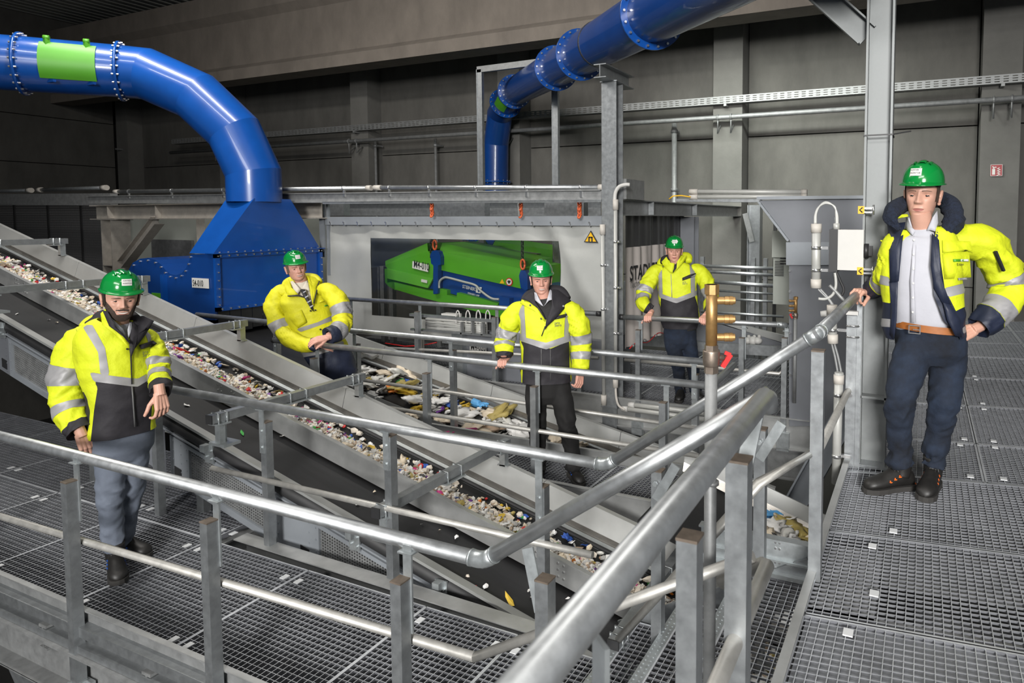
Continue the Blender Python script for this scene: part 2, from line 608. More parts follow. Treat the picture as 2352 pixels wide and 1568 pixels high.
# ---- right platform, z = 0
pl = thing('grating_platform', 'raised galvanised grating platform that the man in the white shirt stands on', 'platform', (0.6, 4, 0))
rowsL = [(1814, 1568), (1872, 1414), (1922, 1220), (1958, 1083), (1983, 999), (2007, 918.7), (2025, 858), (2040, 809), (2050, 783.5), (2060, 757), (2066, 736)]
rowsR = [(2352, 1700), (2352, 1503), (2352, 1276), (2352, 1117), (2352, 1028), (2352, 938.5), (2352, 872), (2352, 824), (2352, 790), (2352, 761), (2352, 739)]
RL = [GZ(*a, 0) for a in rowsL]
RR = [GZ(*a, 0) for a in rowsR]
RL[0] = RL[1] + Vector((0.0, -0.95, 0))
RR[0] = RR[1] + Vector((0.0, -0.95, 0))


def prow(i, X):
    a, b = RL[i], RR[i]
    q = lerp(a, b, (X - a.x) / (b.x - a.x))
    return Vector((X, q.y, 0))


XE = -0.40
for i in range(len(RL) - 1):
    cuts = [XE, 0.85, 2.1] if i < 3 else [XE, 0.37, 1.15, 1.95, 2.75]
    for j in range(len(cuts) - 1):
        a, b = cuts[j], cuts[j + 1]
        panel(pl, (prow(i, a), prow(i, b), prow(i + 1, b), prow(i + 1, a)), pitch=0.034 if i < 5 else 0.045, rim=0.011, dep=0.012 if i in (0, 3, 4, 5, 6, 7, 8, 9) else 0.03)
# sheets under some fields, beams under the others
for i in (0, 3, 4, 5, 6, 7, 8, 9):
    a, b = XE + 0.02, 2.7
    off = Vector((0, 0, -0.0135))
    MB().prism([prow(i, a) + off, prow(i, b) + off, prow(i + 1, b) + off, prow(i + 1, a) + off], (0, 0, -0.004)).build('drip_sheet', M['sheet'], pl)
for i in (1, 2, 3):
    m = MB().ibeam(prow(i, XE) + Vector((0, 0.0, -0.13)), prow(i, 2.6) + Vector((0, 0.0, -0.13)), 0.18, 0.24 if i != 2 else 0.12)
    m.build('cross_beam', M['plate'], pl)
m = MB().ibeam((XE + 0.13, 0.6, -0.13), (XE + 0.13, 4.25, -0.13), 0.18, 0.26)
m.ibeam((0.75, 2.6, -0.45), (0.75, 4.2, -0.45), 0.3, 0.15)
m.build('floor_beam', M['plate'], pl)
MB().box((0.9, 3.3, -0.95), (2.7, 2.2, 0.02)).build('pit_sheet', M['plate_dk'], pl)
m = MB().profile([(-0.006, -0.2), (0.05, -0.2), (0.05, -0.19), (0.006, -0.19), (0.006, 0.03), (0.03, 0.03), (0.03, 0.038), (-0.006, 0.038)],
                 (XE - 0.012, 0.5, 0), (XE - 0.012, 9.5, 0))
m.build('edge_channel', M['plate'], pl, fixn=True)
for (px, py) in ((2013, 1001 + 40), (2206, 822), (2238, 862 + 2), (2242, 872), (2202, 923), (2203, 936), (2257, 927), (2260, 940), (2215, 1009),
                 (2205, 1022), (2282, 1014), (2285, 1028), (2229, 1095), (2305, 1101), (2052, 1221), (2004, 1256), (2008, 1365), (1948, 1455)):
    g = GZ(px, py, 0.0)
    clip(pl, g)

# ---- lower walkway in front (z = -0.65), Y 1.92 .. 2.8, and its second row under the conveyor
ZL = -0.65
wk = thing('grating_walkway', 'long lower grating walkway in front, with the bearded man standing on it', 'walkway', (-5, 2.3, ZL))
xs = [-1.36, -1.9] + [-2.52 - 0.94 * k for k in range(9)]
Y0, Y1, Y2 = 1.93, 2.80, 3.75
for i in range(len(xs) - 1):
    a, b = xs[i + 1], xs[i]
    panel(wk, ((a, Y0, ZL), (b, Y0, ZL), (b, Y1, ZL), (a, Y1, ZL)), pitch=0.034)
    if b < -3.9:
        panel(wk, ((a, Y1, ZL), (b, Y1, ZL), (b, Y2, ZL), (a, Y2, ZL)), pitch=0.036)
for i in range(1, len(xs) - 1):
    for yy in (Y0 + 0.10, Y1 - 0.12):
        for dx in (-0.06, 0.06):
            clip(wk, (xs[i] + dx, yy, ZL))
    if xs[i] < -4.2:
        for dx in (-0.06, 0.06):
            clip(wk, (xs[i] + dx, Y1 + 0.12, ZL))
for x in xs[1:]:
    MB().ibeam((x, 1.86, ZL - 0.12), (x, 2.9 if x > -4 else 3.8, ZL - 0.12), 0.14, 0.07).build('cross_beam', M['galv_dull'], wk)
fa, fb = Vector((-11, Y0 - 0.012, ZL)), Vector((-1.36, Y0 - 0.012, ZL))
m = MB().profile([(-0.002, 0.10), (0.024, 0.10), (0.024, 0.094), (0.004, 0.094), (0.004, 0.03), (-0.002, 0.03)], fa, fb)
m.build('toe_board', M['galv_dull'], wk, fixn=True)  # duller steel stands in for the shade under the top flange
MB().bar(fa + Vector((0, -0.011, 0.102)), fb + Vector((0, -0.011, 0.102)), 0.028, 0.004).build('toe_board_edge', M['plate'], wk)
m = MB().profile([(0.0, 0.03), (0.055, 0.03), (0.055, -0.025), (0.0, -0.025), (0.0, -0.019), (0.049, -0.019), (0.049, 0.024), (0.0, 0.024)], fa, fb)
m.build('upper_channel', M['galv'], wk, fixn=True)
MB().bar(fa + Vector((0, -0.01, -0.05)), fb + Vector((0, -0.01, -0.05)), 0.006, 0.05).build('shadow_web', M['galv_dull'], wk)  # duller strip standing in for the shaded gap between the channels
m = MB().profile([(0.0, -0.068), (0.065, -0.068), (0.065, -0.108), (0.059, -0.108), (0.059, -0.074), (0.0, -0.074)], fa, fb)
m.build('lower_channel', M['galv'], wk, fixn=True)
MB().ibeam(fa + Vector((0, 0.0, -0.245)), fb + Vector((0, 0.0, -0.245)), 0.27, 0.17, 0.014, 0.01).build('main_beam', M['galv_dull'], wk)
MB().bar(fa + Vector((0, -0.02, -0.370)), fb + Vector((0, -0.02, -0.370)), 0.13, 0.004).build('beam_flange', M['galv'], wk)
m = MB().bar(GY(60, 1520, 1.95), GY(200, 1840, 2.1), 0.12, 0.12, (0, 1, 0))
m.build('brace', M['galv'], wk)
# channel along the rear edge where the conveyor dives under
a, b = GY(553, 1258, 2.90), GY(1232, 1478, 2.90)
m = MB().profile([(-0.05, 0.085), (0.05, 0.085), (0.05, 0.078), (-0.042, 0.078), (-0.042, -0.045), (0.02, -0.045), (0.02, -0.075), (0.09, -0.075), (0.09, -0.083), (-0.05, -0.083)],
                 a, b)
m.build('rear_toe_board', M['plate'], wk, fixn=True)
# things far below the walkway at the lower left
t = thing('lower_machine', 'dark machine with a blue side far below the front walkway, lower left corner', 'machine', (-5, 1.5, -2.6))
MB().box((-4.9, 2.2, -2.4), (2.4, 0.7, 0.8)).build('housing', M['blue_dk'], t)
for k in range(5):
    a = Vector((-6.2 + 0.1 * k, 1.35 + 0.16 * k, -1.9 - 0.09 * k))
    MB().bar(a, a + Vector((3.2, 0.9, 0.25)), 0.08, 0.10).build('side_rail', M['galv_dull'], t)

# ---- stair between lower walkway and right platform
SY0, SY1 = 1.95, 2.86
st = thing('steel_stair', 'short steel stair with grating treads and dotted nosings, between the handrails', 'stair', (-0.9, 2.4, ZL))
for (xa, xb, z, yy0, yy1) in ((-0.77, -0.43, -0.20, SY0, 3.10), (-1.07, -0.74, -0.42, SY0, 3.08), (-1.36, -1.03, -0.60, SY0, 3.08)):
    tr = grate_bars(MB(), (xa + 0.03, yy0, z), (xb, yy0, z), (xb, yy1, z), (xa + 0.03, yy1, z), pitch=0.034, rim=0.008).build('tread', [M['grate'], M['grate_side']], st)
    nz = MB().box((xa, (yy0 + yy1) / 2, z - 0.012), (0.055, yy1 - yy0, 0.03))
    k = 0
    yy = yy0 + 0.02
    while yy < yy1:
        for dx in (-0.013, 0.013):
            nz.cyl((xa + dx, yy, z + 0.004), (0, 0, 1), 0.006, 0.004, 6, False)
        yy += 0.027
    nz.build('nosing', M['galv_bright'], tr)
for yy in (SY0 - 0.02, 3.115):
    MB().bar((XE - 0.02, yy, -0.16), (-1.42, yy, ZL - 0.08), 0.012, 0.2).build('stringer', M['galv'], st)
a, b = GY(1728, 1262, 3.14), GY(1888, 1290, 3.14)
m = MB().profile([(0.0, 0.09), (0.05, 0.09), (0.05, 0.08), (0.008, 0.08), (0.008, -0.02), (0.03, -0.02), (0.03, -0.03), (0.008, -0.03), (0.008, -0.08), (0.05, -0.08), (0.05, -0.1), (0, -0.1)],
                 Vector((-1.0, 3.13, -0.09)), Vector((XE - 0.01, 3.13, -0.09)))
m.build('side_channel', M['galv_bright'], st, fixn=True)
m = MB()
for x in (-0.93, -0.87, -0.62, -0.6):
    for z in (-0.03, -0.06, -0.13, -0.16):
        m.cyl((x, 3.12, z), (0, 1, 0), 0.006, 0.01, 6, False)
m.build('bolt_heads', M['chrome'], st, kind='stuff')


# ================================================================== RAILINGS
HR, KR, PW = 0.028, 0.0185, 0.052


def rail(root, pts, name='handrail', r=HR, m='tube', seg=16):
    return MB().tube(pts, r, seg).build(name, M[m], root)


def elbow(root, p, a, b, r=HR):
    p, a, b = Vector(p), Vector(a), Vector(b)
    da, db = (a - p).normalized(), (b - p).normalized()
    m = MB().tube([p + da * r * 2.0, p + da * r * 0.9, p + (da + db) * r * 0.25, p + db * r * 0.9, p + db * r * 2.0], r * 1.09, 16)
    for d in (da, db):
        m.cyl(p + d * r * 2.0, d, r * 1.14, r * 0.3, 16)
    return m.build('elbow_fitting', M['galv_bright'], root)


def post(root, x, y, z1, z0, zr=None, side=1, capm='brown_cap', w=PW, flat=True, axis='x', bolt=True):
    p = MB().box((x, y, (z0 + z1) / 2), (w, w, z1 - z0)).build('post', M['galv'], root)
    MB().box((x, y, z1 + 0.003), (w + 0.002, w + 0.002, 0.006)).build('post_cap', M[capm], p)
    if flat and zr is not None:
        if side > 0:                              # flat bar bolted on behind the post
            b = MB().box((x + 0.012, y + w / 2 + 0.004, (z1 - 0.22 + zr) / 2), (0.042, 0.008, zr - z1 + 0.22))
            b.box((x + 0.012, y + w / 2 + 0.01, zr - HR), (0.07, 0.05, 0.007))
        else:
            b = MB().box((x - 0.004, y - w / 2 - 0.005, (z1 - 0.20 + zr) / 2), (0.042, 0.008, zr - z1 + 0.20))
            b.box((x, y - w / 2, zr - HR), (0.07, 0.05, 0.007))
            for dz in (-0.05, -0.16):
                b.cyl((x - 0.004, y - w / 2 - 0.012, z1 + dz), (0, 1, 0), 0.010, 0.010, 6, False)
        b.build('rail_bracket', M['galv_bright'], p)
    return p


# front rail of the lower walkway and up the near side of the stair
YF = 1.92
fr = thing('front_guard_rail', 'front guard rail of the lower walkway, rising along the near side of the stair', 'railing', (-4, YF, ZL))
pe = GY(1112, 1287, YF)
p0 = GY(0, 1001, YF)
zh = pe.z
pu = Vector((XE, YF - 0.02, 1.03))
p0x = Vector((-9.5, YF, p0.z + (p0.z - pe.z) / (p0.x - pe.x) * (-9.5 - p0.x)))
rail(fr, [p0x, pe])
rail(fr, [pe, pu])
elbow(fr, pe, p0x, pu)
k0, k1 = GY(0, 1185, YF), GY(640, 1375, YF)
kd = (k1 - k0) / (k1.x - k0.x)
rail(fr, [k0 + kd * (-9.5 - k0.x), k0 + kd * (-1.5 - k0.x)], 'knee_rail', KR, 'tube_light', 12)
ku = k0 + kd * (-1.5 - k0.x)
rail(fr, [ku, Vector((-0.45, YF, 0.52))], 'knee_rail', KR, 'tube_light', 12)
for (px, py) in ((161, 1105), (482, 1196), (921, 1332)):
    g = GY(px, py, YF - 0.05)
    pp = post(fr, g.x, YF - 0.055, g.z, ZL - 0.45, zh, 1)
    m = MB().box((g.x, YF - 0.055, ZL - 0.37), (0.075, 0.072, 0.2))
    m.box((g.x + 0.06, YF - 0.03, ZL - 0.37), (0.05, 0.02, 0.2))
    for dz in (-0.3, -0.44):
        m.cyl((g.x + 0.06, YF - 0.045, ZL + dz), (0, 1, 0), 0.012, 0.02, 6, False)
    m.build('base_clamp', M['galv_bright'], pp)
x = GY(161, 1105, YF).x - 1.5
post(fr, x, YF - 0.055, GY(161, 1105, YF).z + 0.05, ZL - 0.45, zh + 0.05, 1)
g = GY(1252, 1330, YF - 0.05)
pp = post(fr, g.x, g.y, g.z, ZL - 0.5, None, flat=False)
q = lerp(pe, pu, 0.34)
MB().bar((g.x - 0.02, g.y, g.z - 0.12), GY(1212, 1258, YF - 0.01), 0.008, 0.045, (1, 0, 0)).build('rail_bracket', M['galv_bright'], pp)

# near rail on the platform edge
nr = thing('near_handrail', 'thick blurred handrail closest to the camera, on the platform edge', 'railing', (XE, 1.2, 0))
na, nb = GX(1215, 1568, XE), GX(1757, 912, XE)
na = nb + (na - nb) * 1.35
na.x = XE
rail(nr, [na, nb, nb + Vector((0, 0.035, -0.012)), nb + Vector((0, 0.05, -0.045))], 'handrail', 0.0285, 'tube', 24)
ka, kb = GX(1648, 1568, XE), GX(1762, 1298, XE)
rail(nr, [kb + (ka - kb) * 2.2, kb, kb + Vector((-0.02, 0.04, -0.02)), kb + Vector((-0.16, 0.06, -0.12))], 'knee_rail', 0.0215, 'tube_light', 16)
g = GX(1698, 1056, XE)
pp = post(nr, XE, g.y, g.z, -0.3, None, flat=False, w=0.055)
MB().bar((XE - 0.01, g.y + 0.04, g.z - 0.1), (XE, g.y + 0.17, nb.z - 0.02), 0.008, 0.042, (1, 0, 0)).build('rail_bracket', M['galv_bright'], pp)
g = GX(1581, 1170, XE)
post(nr, XE, g.y + 0.01, g.z - 0.06, -0.3, None, flat=False, w=0.042)
g = GX(1380, 1440, XE)
MB().box((XE, g.y, g.z - 0.42), (0.008, 0.042, 0.8), 0.9).build('flat_post', M['galv_bright'], nr)

# rear rail: walkway rear edge, up the far side of the stair, then along the platform edge
rr = thing('rear_guard_rail', 'rear guard rail rising along the far side of the stair to the steel column', 'railing', (-3, 2.9, ZL))
YR = 2.88
pe = GY(1393, 1068, YR)
p0 = GY(388, 893, YR)
pt = GX(1880, 765, XE)
pq = GD(1972, 674, 4.05)
pq = pt + (pq - pt) * 1.25
rail(rr, [p0, pe])
rail(rr, [pe, pt])
rail(rr, [pt, pq])
elbow(rr, pe, p0, pt)
elbow(rr, pt, pe, pq)
k0, k1 = GY(487, 1075, YR), GY(1240, 1247, YR)
kd = (k1 - k0) / (k1.x - k0.x)
ke = k0 + kd * (-1.5 - k0.x)
rail(rr, [k0, ke], 'knee_rail', KR, 'tube_light', 12)
kt = GX(1882, 1030, XE)
rail(rr, [GY(1410, 1480, YR), GX(1745, 1108, XE - 0.1), kt], 'knee_rail', 0.0195, 'tube_light', 12)
kq = GX(1968, 858, XE)
rail(rr, [kt, kq, kq + Vector((0.03, 0.1, -0.03))], 'knee_rail', 0.0195, 'tube_light', 12)
for (px, y0_, y1_, ww) in ((608, 960, 1255, 0.052), (893, 990, 1330, 0.052), (1244, 1105, 1540, 0.05)):
    g = GY(px, y0_, YR + 0.02)
    zz = lerp(p0, pe, (g.x - p0.x) / (pe.x - p0.x)).z
    pp = post(rr, g.x, YR + 0.03, g.z - 0.03, GY(px, y1_, YR).z, zz, -1)
for (px, y0_, y1_) in ((1512, 1080, 1420), (1880, 806, 1300), (1748, 985, 1290)):
    g = GD(px, y0_, {1512: 3.02, 1880: 2.74, 1748: 2.95}[px])
    pp = post(rr, g.x, g.y, g.z, g.z - 1.35, None, flat=False, w=0.052)
    if px == 1880:
        continue
    b = MB().bar(g + Vector((0.0, -0.03, -0.13)), g + Vector((0.10, -0.03, 0.05)), 0.008, 0.045, (1, 0, 0))
    b.cyl(g + Vector((0, -0.04, -0.05)), (0, 1, 0), 0.012, 0.012, 6, False)
    b.build('rail_bracket', M['galv_bright'], pp)
# upright with the bent end at the man with grey trousers' hand
g = GY(352, 935, YR)
post(rr, g.x, YR + 0.02, g.z, ZL, None, flat=False)

# ---- second walkway (z = -0.65) with rails at Y 4.46 and 5.2
w2 = thing('middle_walkway', 'grating walkway behind the plastic flake conveyor with two men on it', 'walkway', (-3.5, 4.85, ZL))
xs2 = [-1.45 - 0.98 * k for k in range(7)]
for i in range(len(xs2) - 1):
    panel(w2, ((xs2[i + 1], 4.46, ZL), (xs2[i], 4.46, ZL), (xs2[i], 5.15, ZL), (xs2[i + 1], 5.15, ZL)), pitch=0.036)
for yy in (4.42, 5.19):
    m = MB().profile([(0, 0.10), (0.03, 0.10), (0.03, 0.092), (0.006, 0.092), (0.006, -0.15), (0.05, -0.15), (0.05, -0.16), (0, -0.16)], (-7.6, yy, ZL), (-1.4, yy, ZL))
    m.build('toe_board', M['plate'], w2, fixn=True)
m = MB().ibeam((-1.4, 4.4, ZL - 0.2), (-1.4, 5.3, ZL - 0.2), 0.2, 0.1)
m.build('end_beam', M['galv_dull'], w2)
r2 = thing('middle_front_rail', 'front rail of the middle walkway that two men rest their hands on', 'railing', (-3.5, 4.46, ZL))
YA, YC = 4.46, 5.20
a, b = GY(630, 781, YA), GY(1620, 885, YA)
rail(r2, [a, b])
MB().cyl(a, (1, 0, 0), HR * 1.05, 0.03, 16).build('end_cap', M['black'], r2)
ka, kb = GY(905, 938, YA), GY(1452, 1023, YA)
kd = (kb - ka) / (kb.x - ka.x)
rail(r2, [ka + kd * (-5.8 - ka.x), ka + kd * (-1.45 - ka.x)], 'knee_rail', KR, 'tube_light', 12)
for (px, py) in ((727, 822), (985, 856), (1232, 886), (1527, 922)):
    g = GY(px, py, YA)
    post(r2, g.x, YA - 0.03, g.z, ZL - 0.15, lerp(a, b, (g.x - a.x) / (b.x - a.x)).z, 1)
e2 = GD(1686, 838, 5.55)
rail(r2, [b, GD(1640, 880, 4.68), e2])
r3 = thing('middle_rear_rail', 'rear rail of the middle walkway running behind the two men', 'railing', (-3.5, YC, ZL))
a, b = GY(452, 722, YC), GY(1625, 831, YC)
mid = GY(790, 757, YC)
rail(r3, [a, mid, b])
ka, kb = GY(640, 845, YC), GY(1500, 968, YC)
kd = (kb - ka) / (kb.x - ka.x)
rail(r3, [ka + kd * (-7 - ka.x), ka + kd * (-1.5 - ka.x)], 'knee_rail', KR, 'tube_light', 12)
for (px, py) in ((632, 785), (815, 792), (1036, 806), (1595, 862)):
    g = GY(px, py, YC)
    z = lerp(mid, b, (g.x - mid.x) / (b.x - mid.x)).z
    post(r3, g.x, YC + 0.03, g.z, ZL - 0.15, z, -1)

# ---- rear platform (z = -0.5) with its two rails, the column stands between them
ZP = -0.5
YP = 6.4
rp = thing('rear_platform', 'rear grating platform around the curtained machine and the man by the lettered curtain', 'platform', (-3.5, 8, ZP))
xs3 = [-0.95 - 1.0 * k for k in range(9)]
for i in range(len(xs3) - 1):
    for (ya, yb) in ((YP, 7.35), (7.35, 8.3), (8.3, 9.3)):
        if ya > 7.4 and xs3[i] < -3.1:
            continue
        panel(rp, ((xs3[i + 1], ya, ZP), (xs3[i], ya, ZP), (xs3[i], yb, ZP), (xs3[i + 1], yb, ZP)), pitch=0.05)
m = MB().profile([(0, 0.1), (0.04, 0.1), (0.04, 0.09), (0.008, 0.09), (0.008, -0.2), (0.06, -0.2), (0.06, -0.21), (0, -0.21)], (-9, YP - 0.02, ZP), (-0.95, YP - 0.02, ZP))
m.build('edge_channel', M['plate'], rp, fixn=True)
MB().ibeam((-9, YP + 0.05, ZP - 0.38), (-0.9, YP + 0.05, ZP - 0.38), 0.3, 0.15).build('main_beam', M['galv_dull'], rp)
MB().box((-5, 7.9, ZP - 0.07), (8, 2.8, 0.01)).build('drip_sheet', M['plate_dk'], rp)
r4 = thing('curtain_rail', 'black-tipped rail running in front of the grey machine curtain', 'railing', (-5, YP, ZP))
a, b = GY(795, 686, YP), GY(1372, 720, YP)
rail(r4, [a, b])
m = MB().cyl(b + Vector((0.02, 0, 0)), (1, 0, 0), HR * 1.08, 0.05, 16)
m.build('end_cap', M['black'], r4)
ka, kb = GY(800, 795, YP), GY(1375, 822, YP)
rail(r4, [ka, kb], 'knee_rail', KR, 'tube_light', 12)
for (px, py) in ((802, 740), (959, 716), (1136, 729), (1332, 758)):
    g = GY(px, py, YP)
    post(r4, g.x, YP, g.z, ZP - 0.15, lerp(a, b, (g.x - a.x) / (b.x - a.x)).z, 1)
r5 = thing('rear_corner_rail', 'rail held by the man in front of the lettered curtain', 'railing', (-2.3, YP, ZP))
a, b = GY(1432, 728, YP), GY(1800, 746, YP)
c = b + Vector((0.05, 0.12, -0.03))
rail(r5, [a, b, c])
elbow(r5, b, a, c + Vector((0.1, 0.5, -0.2)))
MB().cyl(a - Vector((0.02, 0, 0)), (1, 0, 0), HR * 1.08, 0.05, 16).build('end_cap', M['black'], r5)
ka, kb = GY(1435, 826, YP), GY(1790, 858, YP)
rail(r5, [ka, kb, kb + Vector((0.06, 0.05, 0.06))], 'knee_rail', KR, 'tube_light', 12)
for (px, py, y1_) in ((1469, 757, 975), (1706, 775, 960), (1804, 775, 1010)):
    g = GY(px, py, YP)
    pp = post(r5, g.x, YP - 0.03, g.z, GY(px, y1_, YP).z, a.z, 1)
    MB().box((g.x, YP - 0.05, GY(px, y1_, YP).z), (0.12, 0.06, 0.18)).build('base_clamp', M['galv_bright'], pp)
# ================================================================== CONVEYORS
_a, _b = GY(0, 612, 3.45), GY(1470, 1375, 3.45)
SL = (_b.z - _a.z) / (_b.x - _a.x)


def ztop(x):
    return _a.z + SL * (x - _a.x)


def along(x, y, dz):
    return Vector((x, y, ztop(x) + dz))


XA, XB = -10.6, -0.55
cv = thing('inclined_conveyor', 'inclined belt conveyor heaped with pale plastic flakes, crossed by square steel bars', 'conveyor', (-4.5, 3.8, ZL))
MB().prism([along(XA, 3.47, -0.22), along(XA, 4.02, -0.22), along(XB, 4.02, -0.22), along(XB, 3.47, -0.22)], (0, 0, -0.012)).build('belt', M['belt'], cv)
m = MB().profile([(0.03, 0.0), (0.03, 0.006), (-0.004, 0.006), (-0.004, -0.16), (-0.03, -0.16), (-0.03, -0.166), (0.004, -0.166), (0.004, 0.0)],
                 along(XA, 3.45, 0), along(XB, 3.45, 0))
m.build('front_side_plate', M['plate'], cv, fixn=True)
m = MB()
for x in (-8.2, -5.15, -2.1):
    for dx in (-0.10, -0.06, 0.06, 0.10):
        for dz in (-0.04, -0.08, -0.125):
            m.cyl(along(x + dx, 3.444, dz), (0, 1, 0), 0.008, 0.01, 6, False)
m.build('bolt_heads', M['chrome'], cv, kind='stuff')
M['plate_lt'] = mat('bright_zinc_sheet', (0.40, 0.405, 0.395), 0.45, 0.45, 0.08, 5)
M['plate_refl'] = mat('smooth_zinc_liner', (0.36, 0.34, 0.31), 0.22, 0.75, 0.25, 10, stretch=(0.5, 1, 1))
for k in range(5):                             # rear plate is made of sheets butted together
    xa, xb = XA + k * 2.01, XA + (k + 1) * 2.01 - 0.006
    m = MB().prism([along(xa, 4.13, 0.0), along(xb, 4.13, 0.0), along(xb, 4.085, -0.155), along(xa, 4.085, -0.155)], (0, 0.006, 0.003))
    m.prism([along(xa, 4.13, 0.003), along(xb, 4.13, 0.003), along(xb, 4.17, 0.003), along(xa, 4.17, 0.003)], (0, 0, -0.005))
    m.build('rear_side_plate', M['plate_lt'], cv)
MB().prism([along(XA, 4.084, -0.155), along(XB, 4.084, -0.155), along(XB, 4.075, -0.235), along(XA, 4.075, -0.235)], (0, 0.006, 0.0)).build('rear_liner', M['plate_refl'], cv)
MB().prism([along(XA, 4.074, -0.20), along(XB, 4.074, -0.20), along(XB, 4.0, -0.217), along(XA, 4.0, -0.217)], (0, 0.0, -0.006)).build('rear_lip', M['galv_bright'], cv)
MB().tube([along(XA, 3.99, -0.19), along(XB, 3.99, -0.19)], 0.016, 8).build('rubber_seal', M['rubber'], cv)
for k in range(7):
    x = -1.42 - 1.495 * k
    if k == 0:
        x = -1.36
    z = ztop(x) + 0.16
    b = MB().box((x, 3.5, z), (0.06, 1.34, 0.06)).build('cross_bar', M['galv'], cv)
    MB().box((x, 2.826, z), (0.062, 0.008, 0.062)).build('bar_end_cap', M['black'], b)
    MB().box((x, 4.12, z - 0.09), (0.05, 0.05, 0.16)).box((x, 4.12, z - 0.16), (0.09, 0.05, 0.01)).build('rear_leg', M['galv_bright'], b)
    MB().box((x, 2.9, z - 0.10), (0.05, 0.04, 0.17)).box((x, 2.93, z - 0.19), (0.16, 0.12, 0.02)).box((x - 0.035, 2.93, z - 0.1), (0.03, 0.06, 0.2)).build('front_leg', M['galv_bright'], b)
    for yy in (3.5, 2.9, 4.06):
        u = MB().box((x, yy, z - 0.042), (0.1, 0.2 if yy == 3.5 else 0.1, 0.012))
        for dy in ((-0.07, 0.07) if yy == 3.5 else (-0.03, 0.03)):
            y = yy + dy
            u.tube([(x - 0.036, y, z - 0.05), (x - 0.036, y, z + 0.034), (x + 0.036, y, z + 0.034), (x + 0.036, y, z - 0.05)], 0.006, 6)
        u.build('bar_clamp', M['galv_bright'], b)


# ---- black belt conveyor in front
_c, _d = GY(0, 724, 3.05), GY(1226, 1433, 3.05)
S0 = (_d.z - _c.z) / (_d.x - _c.x)


def z0(x):
    return _c.z + S0 * (x - _c.x)


def al0(x, y, dz):
    return Vector((x, y, z0(x) + dz))


XA0, XB0 = -10.0, -0.9
c0 = thing('black_belt_conveyor', 'nearly empty black belt conveyor running beside the flake conveyor, with mesh side panels', 'conveyor', (-4.5, 3.2, ZL))
MB().prism([al0(XA0, 3.09, -0.015), al0(XA0, 3.47, -0.03), al0(XB0, 3.47, -0.03), al0(XB0, 3.09, -0.015)], (0, 0, -0.012)).build('belt', M['belt'], c0)
MB().prism([al0(XA0, 3.02, 0.012), al0(XA0, 3.085, 0.0), al0(XB0, 3.085, 0.0), al0(XB0, 3.02, 0.012)], (0, 0, -0.02)).build('edge_lip', M['plate_lt'], c0)
MB().tube([al0(XA0, 3.065, -0.07), al0(XB0, 3.065, -0.07)], 0.05, 12).build('rubber_skirt', M['rubber'], c0)
MB().box((0, 0, 0), (0.001, 0.001, 0.001))
m = MB().prism([al0(XA0, 3.06, -0.12), al0(XB0, 3.06, -0.12), al0(XB0, 3.06, -0.15), al0(XA0, 3.06, -0.15)], (0, 0.03, 0))
m.prism([al0(XA0, 3.02, -0.115), al0(XB0, 3.02, -0.115), al0(XB0, 3.06, -0.115), al0(XA0, 3.06, -0.115)], (0, 0, -0.012))
m.build('side_rail', M['paint_mid'], c0)
segs = [(-9.6, -8.7, 1), (-8.7, -7.48, 0), (-7.48, -6.62, 1), (-6.62, -5.3, 0), (-5.2, -5.03, 0), (-5.03, -4.07, 1), (-4.07, -3.69, 0), (-3.69, -2.85, 1),
        (-2.85, -2.3, 0)]
for (a, b, g) in segs:
    h0, h1 = -0.15, -0.49
    if g:
        m = MB()
        for (u0, u1, v0, v1) in ((a, a + 0.05, h0, h1), (b - 0.05, b, h0, h1), (a + 0.05, b - 0.05, h0, h0 - 0.03), (a + 0.05, b - 0.05, h1 + 0.05, h1)):
            m.prism([al0(u0, 3.03, v0), al0(u1, 3.03, v0), al0(u1, 3.03, v1), al0(u0, 3.03, v1)], (0, 0.025, 0))
        for q in (a + 0.025, b - 0.025):
            for w in range(4):
                m.cyl(al0(q, 3.028, -0.19 - 0.08 * w), (0, 1, 0), 0.006, 0.006, 6, False)
        f = m.build('side_panel', M['paint_mid'], c0)
        m = MB()
        u = a + 0.06
        while u < b - 0.05:
            m.prism([al0(u - 0.0055, 3.045, h0 - 0.03), al0(u + 0.0055, 3.045, h0 - 0.03), al0(u + 0.0055, 3.045, h1 + 0.05), al0(u - 0.0055, 3.045, h1 + 0.05)], (0, 0.003, 0))
            u += 0.022
        v = h1 + 0.06
        while v < h0 - 0.03:
            m.prism([al0(a + 0.05, 3.0445, v - 0.005), al0(b - 0.05, 3.0445, v - 0.005), al0(b - 0.05, 3.0445, v + 0.005), al0(a + 0.05, 3.0445, v + 0.005)], (0, 0.003, 0))
            v += 0.02
        m.build('perforated_grille', M['galv_dull'], f)
        MB().prism([al0(a, 3.2, h0), al0(b, 3.2, h0), al0(b, 3.2, h1), al0(a, 3.2, h1)], (0, 0.01, 0)).build('back_sheet', M['dark'], f)
    else:
        m = MB().prism([al0(a, 3.03, h0), al0(b, 3.03, h0), al0(b, 3.03, h1), al0(a, 3.03, h1)], (0, 0.025, 0))
        for q in (a + 0.04, b - 0.04):
            for w in range(5):
                m.cyl(al0(q, 3.028, -0.18 - 0.07 * w), (0, 1, 0), 0.006, 0.006, 6, False)
        f = m.build('side_panel', M['paint_grey'] if b - a > 1 else M['paint_mid'], c0)
        MB().prism([al0(b - 0.12, 3.025, h1 + 0.12), al0(b - 0.04, 3.025, h1 + 0.12), al0(b - 0.04, 3.025, h1 + 0.04), al0(b - 0.12, 3.025, h1 + 0.04)], (0, 0.004, 0)).build('cutout', M['black'], f)
